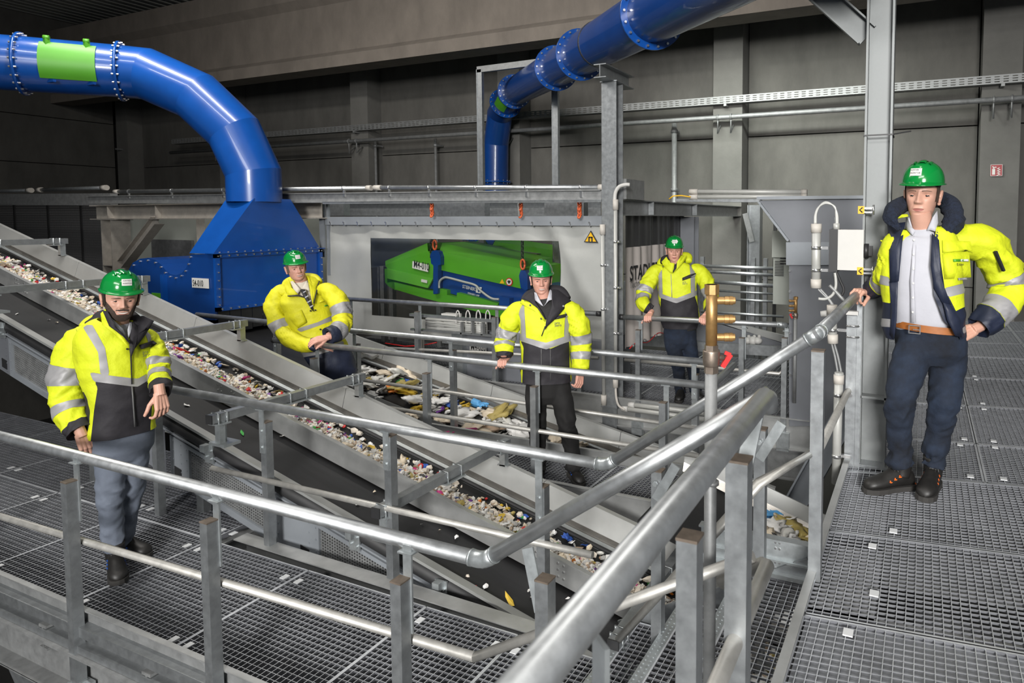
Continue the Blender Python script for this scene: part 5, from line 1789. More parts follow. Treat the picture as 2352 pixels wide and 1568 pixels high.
M['skin2'] = mat('rosy_skin', (0.58, 0.30, 0.23), 0.5, 0, 0.10, 14)
M['lips'] = mat('lips', (0.32, 0.115, 0.095), 0.45)
M['teeth'] = mat('teeth', (0.62, 0.58, 0.52), 0.3)
M['eye'] = mat('eye_white', (0.27, 0.23, 0.21), 0.4)
M['brow'] = mat('eyebrow_hair', (0.15, 0.085, 0.06), 0.8, 0, 0.3, 200)
M['browd'] = mat('dark_eyebrow_hair', (0.07, 0.04, 0.03), 0.8, 0, 0.3, 200)
M['iris'] = mat('dark_iris', (0.018, 0.016, 0.015), 0.2)
M['hairb'] = mat('dark_brown_hair', (0.020, 0.014, 0.010), 0.75, 0, 0.4, 90)
M['beard'] = mat('dark_stubble_beard', (0.045, 0.028, 0.021), 0.85, 0, 0.5, 120, col2=(0.02, 0.012, 0.009))
M['hairg'] = mat('short_greying_hair', (0.16, 0.12, 0.095), 0.8, 0, 0.4, 90)
M['hairbr'] = mat('brown_hair', (0.075, 0.045, 0.03), 0.8, 0, 0.4, 90)
M['helmet'] = mat('green_helmet_plastic', (0.003, 0.20, 0.035), 0.18, 0, 0.0, 4, coat=0.5)
M['leather'] = mat('tan_leather', (0.30, 0.10, 0.022), 0.5, 0, 0.15, 30)
M['boot'] = mat('black_boot_leather', (0.014, 0.013, 0.012), 0.5, 0, 0.3, 20)
M['sole'] = mat('boot_sole', (0.03, 0.028, 0.026), 0.8)
M['boot_or'] = mat('orange_boot_trim', (0.75, 0.14, 0.015), 0.5)
M['boot_bl'] = mat('blue_boot_trim', (0.02, 0.10, 0.45), 0.5)


def catmull(P, n):
    out = []
    k = len(P)
    for i in range(n):
        t = i / (n - 1) * (k - 1)
        j = min(int(t), k - 2)
        f = t - j
        p0, p1, p2, p3 = P[max(j - 1, 0)], P[j], P[j + 1], P[min(j + 2, k - 1)]
        out.append(((p1 * 2) + (p2 - p0) * f + (p0 * 2 - p1 * 5 + p2 * 4 - p3) * f * f + (p1 * 3 - p0 - p2 * 3 + p3) * f ** 3) * 0.5)
    return out


class V1(float):
    pass


def cat1(vals, n):
    P = catmull([Vector((v, 0, 0)) for v in vals], n)
    return [p.x for p in P]


def sdist(p, poly):
    """signed distance to a flat outline, positive inside"""
    x, y = p
    best, ins = 1e9, False
    n = len(poly)
    for i in range(n):
        x0, y0 = poly[i]
        x1, y1 = poly[(i + 1) % n]
        dx, dy = x1 - x0, y1 - y0
        l2 = dx * dx + dy * dy or 1e-9
        t = max(0, min(1, ((x - x0) * dx + (y - y0) * dy) / l2))
        d = (x - x0 - t * dx) ** 2 + (y - y0 - t * dy) ** 2
        if d < best:
            best = d
        if (y0 > y) != (y1 > y) and x < (x1 - x0) * (y - y0) / (y1 - y0) + x0:
            ins = not ins
    return sqrt(best) if ins else -sqrt(best)


def split_field(polys, k):
    """cut every polygon of (point, normal, fields) at fields[k] = 0 -> (inside, outside)"""
    A, B = [], []
    for pl_ in polys:
        vals = [v[2][k] for v in pl_]
        if min(vals) >= 0:
            A.append(pl_)
            continue
        if max(vals) < 0:
            B.append(pl_)
            continue
        a, b = [], []
        n = len(pl_)
        for i in range(n):
            v, w = pl_[i], pl_[(i + 1) % n]
            (a if vals[i] >= 0 else b).append(v)
            f0, f1 = vals[i], vals[(i + 1) % n]
            if (f0 >= 0) != (f1 >= 0):
                t = f0 / (f0 - f1)
                q = (v[0].lerp(w[0], t), v[1].lerp(w[1], t), [x0 + (x1 - x0) * t for x0, x1 in zip(v[2], w[2])])
                a.append(q)
                b.append(q)
        if len(a) > 2:
            A.append(a)
        if len(b) > 2:
            B.append(b)
    return A, B


def poly_obj(name, polys, m, parent, lift=0.0):
    idx, vs, ns, fs = {}, [], [], []
    og = ORG[parent]
    for pl_ in polys:
        f = []
        for v in pl_:
            key = (round(v[0].x, 5), round(v[0].y, 5), round(v[0].z, 5))
            if key not in idx:
                idx[key] = len(vs)
                vs.append(v[0] + v[1] * lift - og)
                ns.append(v[1])
            i = idx[key]
            if i not in f:
                f.append(i)
        if len(f) > 2:
            fs.append(f)
    if not fs:
        return None
    me = bpy.data.meshes.new(name)
    me.from_pydata(vs, [], fs)
    me.polygons.foreach_set('use_smooth', [True] * len(me.polygons))
    me.materials.append(m)
    me.normals_split_custom_set_from_vertices(ns)
    o = bpy.data.objects.new(name, me)
    COL.objects.link(o)
    o.parent = parent
    ORG[o] = og
    return o


def remesh(mb, voxel, it=4):
    me = mb.mesh('tmp')
    o = bpy.data.objects.new('tmp', me)
    COL.objects.link(o)
    r = o.modifiers.new('r', 'REMESH')
    r.mode = 'VOXEL'
    r.voxel_size = voxel
    s = o.modifiers.new('s', 'SMOOTH')
    s.iterations = it
    s.factor = 0.5
    dg = bpy.context.evaluated_depsgraph_get()
    m2 = bpy.data.meshes.new_from_object(o.evaluated_get(dg))
    out = MB()
    out.add([v.co.copy() for v in m2.vertices], [tuple(p.vertices) for p in m2.polygons], True)
    bpy.data.objects.remove(o)
    bpy.data.meshes.remove(m2)
    bpy.data.meshes.remove(me)
    return out


def limb(pts_, rad, nr=40, seg=28, wr=0.0, flat=1.0, seed=0, wfun=None):
    """rows of rings along a smooth limb -> rows[list of points]"""
    P = catmull([Vector(p) for p in pts_], nr)
    R = cat1(rad, nr)
    rows = []
    u = None
    for i in range(nr):
        t = (P[min(i + 1, nr - 1)] - P[max(i - 1, 0)]).normalized()
        if u is None:
            u = t.cross(FWD)
            if u.length < 0.1:
                u = t.cross(Vector((0, 0, 1)))
            u.normalize()
        u = (u - t * u.dot(t)).normalized()
        w = t.cross(u)
        row = []
        for j in range(seg):
            a = 2 * pi * j / seg
            d = u * cos(a) + w * sin(a) * flat
            p = P[i] + d * R[i]
            if wr:
                k = wfun(i / (nr - 1)) if wfun else 1.0
                q = Vector((p.x * 5 + seed, p.y * 5, p.z * 13))
                n1 = noise.noise(q) + 0.5 * noise.noise(q * 2.3)
                n2 = (0.5 - abs(noise.noise(Vector((cos(a) * 0.9 + seed * 3, sin(a) * 0.9, i / nr * 13 + 0.9 * sin(a + seed))))) * 2.4)
                p += d * (wr * (0.7 * n1 + 0.8 * n2) * k)
            row.append(p)
        rows.append(row)
    return rows


def rows_mb(rows, cap=True):
    m = MB()
    seg = len(rows[0])
    vs = [p for r in rows for p in r]
    fs = []
    for i in range(len(rows) - 1):
        for j in range(seg):
            j2 = (j + 1) % seg
            fs.append((i * seg + j, i * seg + j2, (i + 1) * seg + j2, (i + 1) * seg + j))
    if cap:
        fs.append(tuple(range(seg))[::-1])
        fs.append(tuple((len(rows) - 1) * seg + j for j in range(seg)))
    return m.add(vs, fs, True)


def rows_normals(rows):
    n, seg = len(rows), len(rows[0])
    N = []
    for i in range(n):
        r = []
        for j in range(seg):
            du = rows[i][(j + 1) % seg] - rows[i][j - 1]
            dv = rows[min(i + 1, n - 1)][j] - rows[max(i - 1, 0)][j]
            c = du.cross(dv)
            r.append(c.normalized() if c.length > 1e-12 else Vector((0, 0, 1)))
        N.append(r)
    cen = sum((p for p in rows[n // 2]), Vector()) / seg
    if (rows[n // 2][0] - cen).dot(N[n // 2][0]) < 0:
        N = [[-q for q in r] for r in N]
    return N


def rows_polys(rows, fields):
    N = rows_normals(rows)
    n, seg = len(rows), len(rows[0])
    k = n // 2
    w = (rows[k][1] - rows[k][0]).cross(rows[k + 1][0] - rows[k][0])
    back = w.dot(N[k][0]) < 0
    out = []
    for i in range(n - 1):
        for j in range(seg):
            j2 = (j + 1) % seg
            q = [(rows[a][b], N[a][b], fields[a][b]) for a, b in ((i, j), (i, j2), (i + 1, j2), (i + 1, j))]
            out.append(q[::-1] if back else q)
    return out


# ---------------------------------------------------------------- head
HZ = [0.0, 0.012, 0.03, 0.055, 0.08, 0.10, 0.125, 0.15, 0.175, 0.20, 0.22, 0.235]
HW = [0.020, 0.038, 0.051, 0.059, 0.065, 0.069, 0.072, 0.074, 0.073, 0.066, 0.048, 0.004]
HF = [0.058, 0.078, 0.087, 0.090, 0.092, 0.090, 0.089, 0.094, 0.092, 0.080, 0.058, 0.004]
HB = [0.02, 0.03, 0.045, 0.060, 0.075, 0.084, 0.092, 0.098, 0.100, 0.092, 0.068, 0.004]


def tab(T, z):
    z = max(HZ[0], min(HZ[-1], z))
    for i in range(len(HZ) - 1):
        if z <= HZ[i + 1]:
            f = (z - HZ[i]) / (HZ[i + 1] - HZ[i])
            f = f * f * (3 - 2 * f) * 0.5 + f * 0.5
            return T[i] + (T[i + 1] - T[i]) * f
    return T[-1]


def g2(x, z, x0, z0, sx, sz):
    return exp(-((x - x0) / sx) ** 2 - ((z - z0) / sz) ** 2)


def head_pt(a, z, wide=1.0, smile=0.0, lift=0.0):
    """a: angle from the front (towards the viewer's right positive), returns (side, forward, up)"""
    w, f, b = tab(HW, z) * wide, tab(HF, z), tab(HB, z)
    n = 2.3
    c, s_ = cos(a), sin(a)
    r = (abs(c) ** n + abs(s_) ** n) ** (-1 / n)
    x = s_ * r * (w + lift)
    y = c * r * ((f if c > 0 else b) + lift)
    if c > 0:
        ax = abs(x)
        k = max(0.0, min(1.0, (0.135 - z) / 0.045))
        na = (0.005 + 0.021 * k) if z > 0.088 else 0.026 * max(0, 1 - ((0.088 - z) / 0.011) ** 2)
        if z > 0.14:
            na *= max(0, 1 - (z - 0.14) / 0.01)
        y += na * exp(-(ax / (0.0075 + 0.0055 * k)) ** 2)
        y += 0.008 * g2(ax, z, 0.0135, 0.087, 0.006, 0.007)
        y -= 0.011 * g2(ax, z, 0.032, 0.118, 0.017, 0.0105)
        y += 0.0045 * g2(ax, z, 0.030, 0.137, 0.022, 0.007)
        y += 0.004 * g2(ax, z, 0.046, 0.097, 0.015, 0.014) * (1 + smile)
        mz = z - smile * 6.0 * min(ax, 0.03) ** 2
        y += 0.0050 * g2(ax, mz, 0, 0.0585, 0.020, 0.0042) + 0.0055 * g2(ax, mz, 0, 0.0465, 0.018, 0.0045)
        y -= 0.0045 * g2(ax, mz, 0, 0.0528, 0.024, 0.0022)
        y -= 0.003 * g2(ax, z, 0, 0.034, 0.02, 0.006)
        y += 0.003 * g2(ax, z, 0, 0.018, 0.018, 0.012)
        xf = 0.019 + 0.42 * (0.085 - z)
        if 0.045 < z < 0.09:
            y -= (0.0012 + 0.0028 * smile) * exp(-((ax - xf) / 0.004) ** 2)
    return Vector((x, y, z))


def build_head(cfg):
    """skin mesh of the head in world coordinates and the frame used for the rest"""
    O, hs, hf, hu, s = cfg['O'], cfg['hs'], cfg['hf'], cfg['hu'], cfg['s']
    smile, wide = cfg.get('smile', 0.0), cfg.get('wide', 1.0)

    def T(p):
        return O + (hs * p[0] + hf * p[1] + hu * p[2]) * s
    m = MB()
    nu, nv = 76, 72

    def ang(u):
        t = (u - 0.5) * 2 * pi
        return t - 0.55 * sin(t)
    rows = []
    for j in range(nv):
        v = j / (nv - 1)
        z = 0.235 * v
        rows.append([T(head_pt(ang(i / nu), z, wide, smile)) for i in range(nu)])
    m.join(rows_mb(rows))
    for sd in (-1, 1):                             # ears
        c = Vector((sd * tab(HW, 0.11) * wide * 1.02, -0.012, 0.108))
        e = []
        for i in range(14):
            a = 2 * pi * i / 14
            e.append(c + Vector((sd * (0.008 + 0.004 * sin(a)), -0.010 + 0.017 * cos(a) - 0.004 * sin(a), 0.031 * sin(a) + 0.001)))
        m.tube([T(p) for p in e + [e[0]]], [0.0052 * s * (1.1 + 0.4 * sin(2 * pi * i / 14)) for i in range(15)], 7, False)
        m.ball(T(c + Vector((sd * 0.001, -0.008, 0))), 0.026 * s, 10, 8, (0.25, 0.6, 1.0), Matrix((hs, hf, hu)).transposed())
        m.ball(T(c + Vector((sd * 0.004, -0.002, -0.026))), 0.009 * s, 8, 6)
        # eyelids
        ec = Vector((sd * 0.0315, cfg.get('eyey', 0.0645), 0.118))
        up, lo = cfg.get('lid', (14, -20))
        for (e0, e1) in ((radians(up), radians(85)), (radians(-80), radians(lo))):
            def lidp(u, v, e0=e0, e1=e1):
                az = lerp(-1.45, 1.45, u)
                el = lerp(e0, e1, v)
                k = 1 - 0.35 * abs(az) ** 2 / 2.1 if abs(el) < 1.2 else 1
                el2 = el * (k if v < 0.5 else 1)
                return T(ec + Vector((sin(az) * cos(el2), cos(az) * cos(el2), sin(el2))) * 0.0140)
            m.grid(12, 6, lidp)
    return m, T


def surf(cfg, T, x, z, lift=0.001):
    """point on the face at lateral offset x, height z"""
    lo, hi = -1.5, 1.5
    for _ in range(26):
        mid_ = (lo + hi) / 2
        if head_pt(mid_, z, cfg.get('wide', 1.0), cfg.get('smile', 0.0)).x < x:
            lo = mid_
        else:
            hi = mid_
    p = head_pt(lo, z, cfg.get('wide', 1.0), cfg.get('smile', 0.0))
    d = Vector((p.x * 0.7, max(p.y, 0.02), 0)).normalized()
    return T(p + d * lift)


def face_patch(cfg, T, x0, x1, zfun, nx=13, nz=4, lift=0.0012):
    m = MB()
    m.grid(nx, nz, lambda u, v: surf(cfg, T, lerp(x0, x1, u), lerp(*zfun(lerp(x0, x1, u)), v), lift))
    return m


def add_face(root, body, cfg, T):
    sm = cfg.get('smile', 0.0)
    hs, hf, hu, s = cfg['hs'], cfg['hf'], cfg['hu'], cfg['s']
    for sd in (-1, 1):
        c = Vector((sd * 0.0315, cfg.get('eyey', 0.0645), 0.118))
        e = MB().ball(T(c), 0.0128 * s, 14, 10).build('eye', M['eye'], body)
        gz = (T(Vector((sd * 0.0315 + cfg.get('gaze', 0) * 0.006, c.y + 0.0050, 0.1176))))
        MB().ball(gz, 0.0096 * s, 12, 8).build('iris', M['iris'], body)
        zb_ = cfg.get('brow', 0.1355)
        face_patch(cfg, T, sd * 0.012, sd * 0.052, lambda x: (zb_ + 0.0015 - 5.0 * (abs(x) - 0.034) ** 2, zb_ + 0.0060 - 8.0 * (abs(x) - 0.028) ** 2), 10, 3, 0.0016).build('eyebrow', M['browd' if cfg['hair'] == 'hairb' else 'brow'], body)
    mz = lambda x: sm * 6.0 * min(abs(x), 0.03) ** 2
    mw = 0.0235 + 0.007 * sm
    face_patch(cfg, T, -mw, mw, lambda x: (0.0528 + mz(x) - (0.0078 + 0.003 * sm) * (1 - (x / mw) ** 2), 0.0528 + mz(x) + 0.0062 * max(0, 1 - (x / mw) ** 2) ** 0.8), 19, 6, 0.0010).build('lips', M['lips'], body)
    if cfg.get('teeth'):
        h = cfg['teeth']
        mt = mw - 0.004
        face_patch(cfg, T, -mt, mt, lambda x: (0.0525 + mz(x) - h * (1 - (x / mt) ** 2), 0.0535 + mz(x) + h * 0.45 * (1 - (x / mt) ** 2)), 15, 4, 0.0020).build('teeth', M['teeth'], body)
    if cfg.get('hair_shell', True):
        def hp(u, v):
            a = lerp(1.12, 2 * pi - 1.12, u)
            e = abs(a - pi) / (pi - 1.12)
            zlo = lerp(0.045, 0.105 if e > 0.86 else 0.085, e) if e < 0.86 else lerp(0.0945, 0.09, (e - 0.86) / 0.14)
            return T(head_pt(a, lerp(zlo, 0.185, v), cfg.get('wide', 1.0), 0, 0.004))
        MB().grid(44, 10, hp).build('hair', M[cfg['hair']], body)
    if cfg.get('beard'):
        polys = []
        NU, NV = 66, 34
        G = []
        for j in range(NV):
            row = []
            for i in range(NU):
                a = lerp(-1.62, 1.62, i / (NU - 1))
                z = lerp(0.0, 0.125, j / (NV - 1))
                p = head_pt(a, z, cfg.get('wide', 1.0), sm)
                ax = abs(p.x)
                top = 0.043 + 0.0 * ax
                if ax > 0.030:
                    top = 0.052 + (ax - 0.030) * 1.55
                if p.y < 0.03:
                    top = 0.125
                f = top - z
                mo = 0.0052 * (1 - (ax / 0.04) ** 2) - abs(z - mz(p.x) * 0.6 - 0.0705 + 0.18 * ax)       # moustache
                if ax < 0.033:
                    f = max(f, mo)
                nz = noise.noise(p * 220) * 0.0013
                f += nz * 2
                q = T(p + Vector((p.x * 0.5, max(p.y, 0.01), -0.01)).normalized() * (0.0022 + nz + 0.004 * max(0, 0.03 - z) / 0.03))
                row.append((q, (q - T(Vector((0, 0.0, 0.06)))).normalized(), [f]))
            G.append(row)
        for j in range(NV - 1):
            for i in range(NU - 1):
                polys.append([G[j][i], G[j][i + 1], G[j + 1][i + 1], G[j + 1][i]])
        A_, _ = split_field(polys, 0)
        poly_obj('beard', A_, M['beard'], body)


def add_helmet(root, cfg, T, lines, tilt=0.0, sticker=(0.0, 0.062), shape='rect', sw=0.062):
    hs, hf, hu, s = cfg['hs'], cfg['hf'], cfg['hu'], cfg['s']
    z0_, w, fr_, bk, hh = 0.176, 0.094, 0.116, 0.118, 0.104

    def dome(a, v, lift=0.0):
        # v 0 rim .. 1 top
        e = v * pi / 2
        ce, se = cos(e) ** 0.80, sin(e) ** 0.95
        x = sin(a) * (w + lift) * ce
        y = cos(a) * ((fr_ if cos(a) > 0 else bk) + lift) * ce - 0.006
        return Vector((x, y + tilt * se * -0.02, z0_ + se * (hh + lift)))
    n = 40
    rows = [[T(dome(2 * pi * i / n, j / 16)) for i in range(n)] for j in range(17)]
    m = rows_mb(rows, False)
    rows = [[T(dome(2 * pi * i / n, j / 8 * 0.8, -0.004)) for i in range(n)][::-1] for j in range(9)]
    m.join(rows_mb(rows, False))
    hl = m.build('hard_hat', M['helmet'], root)

    def brim(u, v):
        a = 2 * pi * u
        k = max(0.0, cos(a)) ** 1.6
        out = 0.008 + 0.036 * k
        p = dome(a, 0.0)
        d = Vector((sin(a) * 0.8, cos(a), 0)).normalized()
        return T(p + d * out * v + Vector((0, 0, 0.004 - 0.012 * v * (0.4 + k))))
    b = MB().grid(48, 4, brim, True)
    k = len(b.v)
    b.v += [p - hu * 0.004 for p in b.v]
    b.f += [tuple(i + k for i in f)[::-1] for f in b.f[:len(b.f)]]
    b.sm += b.sm[:]
    b.mi += b.mi[:]
    nb_ = 48
    for i in range(nb_):
        i2 = (i + 1) % nb_
        b.f.append((3 * nb_ + i, 3 * nb_ + i2, k + 3 * nb_ + i2, k + 3 * nb_ + i))
        b.sm.append(False)
        b.mi.append(0)
    b.build('hat_peak', M['helmet'], hl)
    r = MB()
    for (x0, wd) in ((0.0, 0.017), (-0.036, 0.006), (0.036, 0.006)):
        def rid(u, v, x0=x0, wd=wd):
            t = lerp(-1.25, 0.52, v)
            c = dome(0 if t > 0 else pi, 1 - abs(t) / (pi / 2) * 0.98 if abs(t) > 0.02 else 0.99, 0.0035 + 0.004 * cos(t))
            xo = x0 * (0.5 + 0.5 * cos(t)) + lerp(-wd, wd, u) * 1.0
            drop = (abs(xo) / 0.094) ** 2 * 0.055
            edge = 0.004 if u in (0.0, 1.0) else 0
            return T(Vector((xo, c.y, c.z - drop - edge)))
        r.grid(5, 22, rid)
    r.build('hat_ridge', M['helmet'], hl)

    # printed sticker on the front
    sx, sv = sticker
    zc = sv

    def stp(u, v, lift=0.0022):
        x = sx + lerp(-sw / 2, sw / 2, u)
        vv = lerp(zc - 0.12, zc + 0.12, v)
        e = vv * pi / 2
        a = math.asin(max(-0.95, min(0.95, x / (w * cos(e) ** 0.8))))
        return T(dome(a, vv, lift))
    st_ = MB().grid(7, 6, stp).build('hat_sticker', M['sticker'], hl)
    c0, c1, c2 = stp(0, 0.2, 0.0032), stp(1, 0.2, 0.0032), stp(0, 0.9, 0.0032)
    rt, ut = (c1 - c0).normalized(), (c2 - c0).normalized()
    if shape == 'arrow':
        e0, e1, e2 = stp(1.0, -0.25), stp(1.0, 1.25), stp(1.45, 0.5)
        MB().prism([e0, e2, e1], rt.cross(ut) * 0.002).build('sticker_arrow', M['sticker'], st_)
    for (tx, f, k) in lines:
        o = stp(0.08, f, 0.0035)
        text('sticker_text', tx, M['inkgrey'], st_, o, rt, ut, 0.0118 * s * k, off=0.004, bold=0.01, sx=0.9)
    hb = MB()                                       # inner band
    for i in range(24):
        a0, a1 = 2 * pi * i / 24, 2 * pi * (i + 1) / 24
        hb.quad(T(Vector((sin(a0) * 0.076, cos(a0) * 0.096 - 0.004, 0.158))), T(Vector((sin(a1) * 0.076, cos(a1) * 0.096 - 0.004, 0.158))),
                T(Vector((sin(a1) * 0.084, cos(a1) * 0.105 - 0.004, 0.182))), T(Vector((sin(a0) * 0.084, cos(a0) * 0.105 - 0.004, 0.182))))
    hb.build('hat_band', M['black'], hl)
    return hl


# ---------------------------------------------------------------- hands and boots
def hand(W, kd, bk, sd, curl=(55, 60, 40), s=1.0, spread=4, thumb=(35, 30), vox=0.0026):
    """W wrist, kd towards the knuckles, bk out of the back of the hand, sd +1/-1 picks the thumb's side"""
    kd = Vector(kd).normalized()
    bk = Vector(bk)
    bk = (bk - kd * bk.dot(kd)).normalized()
    ax = kd.cross(bk).normalized() * sd              # towards the thumb
    m = MB()

    def L(x, y, z):
        return W + (ax * x + kd * y + bk * z) * s
    # palm, five rays of bones give the knuckle relief
    for i, x in enumerate((0.031, 0.011, -0.010, -0.029)):
        m.tube([L(x * 0.62, -0.005, -0.004), L(x * 0.8, 0.035, -0.002), L(x, 0.088 - 0.004 * i, 0.0)], [0.0145 * s, 0.0150 * s, 0.0115 * s], 10)
        m.ball(L(x, 0.088 - 0.004 * i, 0.001), 0.0112 * s, 8, 6)
    m.ball(L(0.0, 0.045, -0.008), 0.04 * s, 12, 8, (0.95, 1.1, 0.38), Matrix((ax, kd, bk)).transposed())
    m.tube([L(0, -0.055, 0), L(0, 0.01, -0.002)], [0.027 * s, 0.029 * s], 12)
    for i, (x, ln) in enumerate(((0.031, 0.078), (0.011, 0.086), (-0.010, 0.080), (-0.029, 0.064))):
        p = L(x, 0.088 - 0.004 * i, 0)
        ang = 0.0
        sa = radians((1.5 - i) * spread)
        pts_ = [p]
        for q, fr_ in enumerate((0.46, 0.30, 0.24)):
            ang += radians(curl[q])
            d = kd * cos(ang) - bk * sin(ang)
            d = (d * cos(sa) + ax * sin(sa)).normalized()
            p = p + d * ln * fr_ * s
            pts_.append(p)
        rr_ = [0.0100, 0.0092, 0.0086, 0.0072]
        for q in range(3):
            m.tube([pts_[q], pts_[q + 1]], [rr_[q] * s, rr_[q + 1] * s], 9)
            m.ball(pts_[q + 1], rr_[q + 1] * s * 1.02, 8, 6)
    # thumb from the side of the palm near its base
    a1, a2 = radians(thumb[0]), radians(thumb[1])
    t0_ = L(0.024, 0.020, -0.010)
    d1_ = (ax * sin(a1) + kd * cos(a1) - bk * 0.45).normalized()
    t1 = t0_ + d1_ * 0.046 * s
    d2_ = (kd * cos(a1 * 0.4) + ax * sin(a1 * 0.4) - bk * sin(a2)).normalized()
    t2 = t1 + d2_ * 0.032 * s
    t3 = t2 + (d2_ - bk * 0.35).normalized() * 0.026 * s
    m.tube([t0_, t1], [0.0155 * s, 0.0115 * s], 9).tube([t1, t2], [0.0112 * s, 0.0105 * s], 9).tube([t2, t3], [0.0105 * s, 0.0085 * s], 9)
    m.ball(t1, 0.0118 * s, 8, 6).ball(t2, 0.0105 * s, 8, 6).ball(t3, 0.0088 * s, 8, 6)
    return remesh(m, vox, 3)


def add_boot(root, A_, tdir, z, s=1.0, trim='boot_bl', heel=0.0):
    """A_ ankle axis at floor height, tdir where the toe points"""
    t = Vector((tdir[0], tdir[1], 0)).normalized()
    x = Vector((0, 0, 1)).cross(t)
    A_ = Vector((A_[0], A_[1], z))

    def L(a, b, c):
        return A_ + (x * a + t * b) * s + Vector((0, 0, c * s))
    sec = [(-0.088, 0.018, 0.055), (-0.078, 0.032, 0.085), (-0.045, 0.039, 0.105), (0.0, 0.041, 0.120), (0.045, 0.043, 0.108), (0.085, 0.047, 0.088), (0.125, 0.050, 0.074),
           (0.160, 0.048, 0.068), (0.185, 0.040, 0.060), (0.200, 0.024, 0.046), (0.205, 0.006, 0.034)]
    rows = []
    for (b, w, h) in sec:
        r = []
        for i in range(18):
            a = 2 * pi * i / 18
            n = 2.6
            k = (abs(cos(a)) ** n + abs(sin(a)) ** n) ** (-1 / n)
            zz_ = 0.022 + (h * 1.12 - 0.022) * (0.5 + 0.5 * sin(a) * k)
            tap = 1 - 0.32 * max(0, sin(a)) * (1 if b < 0.12 else 0.5)
            r.append(L(cos(a) * k * w * tap, b, zz_))
        rows.append(r)
    m = rows_mb(rows)
    sh = limb([L(0, -0.012, 0.075), L(0, -0.018, 0.12), L(0, -0.014, 0.175)], [0.046 * s, 0.049 * s, 0.054 * s], 8, 18)
    m.join(rows_mb(sh))
    b_ = m.build('boot', M['boot'], root)
    out = []
    for (b, w) in ((-0.094, 0.012), (-0.084, 0.034), (-0.05, 0.042), (0.0, 0.040), (0.05, 0.042), (0.10, 0.050), (0.15, 0.052), (0.185, 0.044), (0.207, 0.024), (0.212, 0.0)):
        out.append((w, b))
    pol = [L(w, b, 0.0) for w, b in out] + [L(-w, b, 0.0) for w, b in out[::-1]]
    so = MB().prism(pol, (0, 0, 0.026 * s))
    so.build('boot_sole', M['sole'], b_, fixn=True)
    l = MB()
    for k in range(5):
        bb = 0.028 + 0.018 * k
        hz = 0.122 - 0.0125 * k
        for q in (1, -1):
            l.tube([L(-0.022 * q, bb, hz - 0.006), L(0, bb + 0.006, hz + 0.004), L(0.022 * q, bb + 0.014, hz - 0.012)], 0.0028 * s, 5)
    l.tube([L(0.0, 0.02, 0.128), L(0.03, 0.035, 0.135), L(0.035, 0.03, 0.11)], 0.0025 * s, 5)
    l.build('laces', M['inkgrey'], b_)
    tr_ = MB()
    for q in (1, -1):
        for k in range(3):
            c = L(q * (0.036 + 0.003 * k), 0.02 + 0.030 * k, 0.083 - 0.011 * k)
            tr_.box(c, (0.006, 0.006, 0.022), mtx=Matrix.Rotation(0.6, 3, 'X'))
            tr_.box(c, (0.010, 0.018, 0.005), math.atan2(t.y, t.x) - pi / 2)
    tr_.box(L(0, 0.0, 0.171), (0.03, 0.012, 0.012), math.atan2(t.y, t.x) - pi / 2)
    tr_.box(L(0.0, -0.092, 0.022), (0.03, 0.012, 0.016), math.atan2(t.y, t.x) - pi / 2)
    tr_.build('boot_trim', M[trim], b_)
    return b_


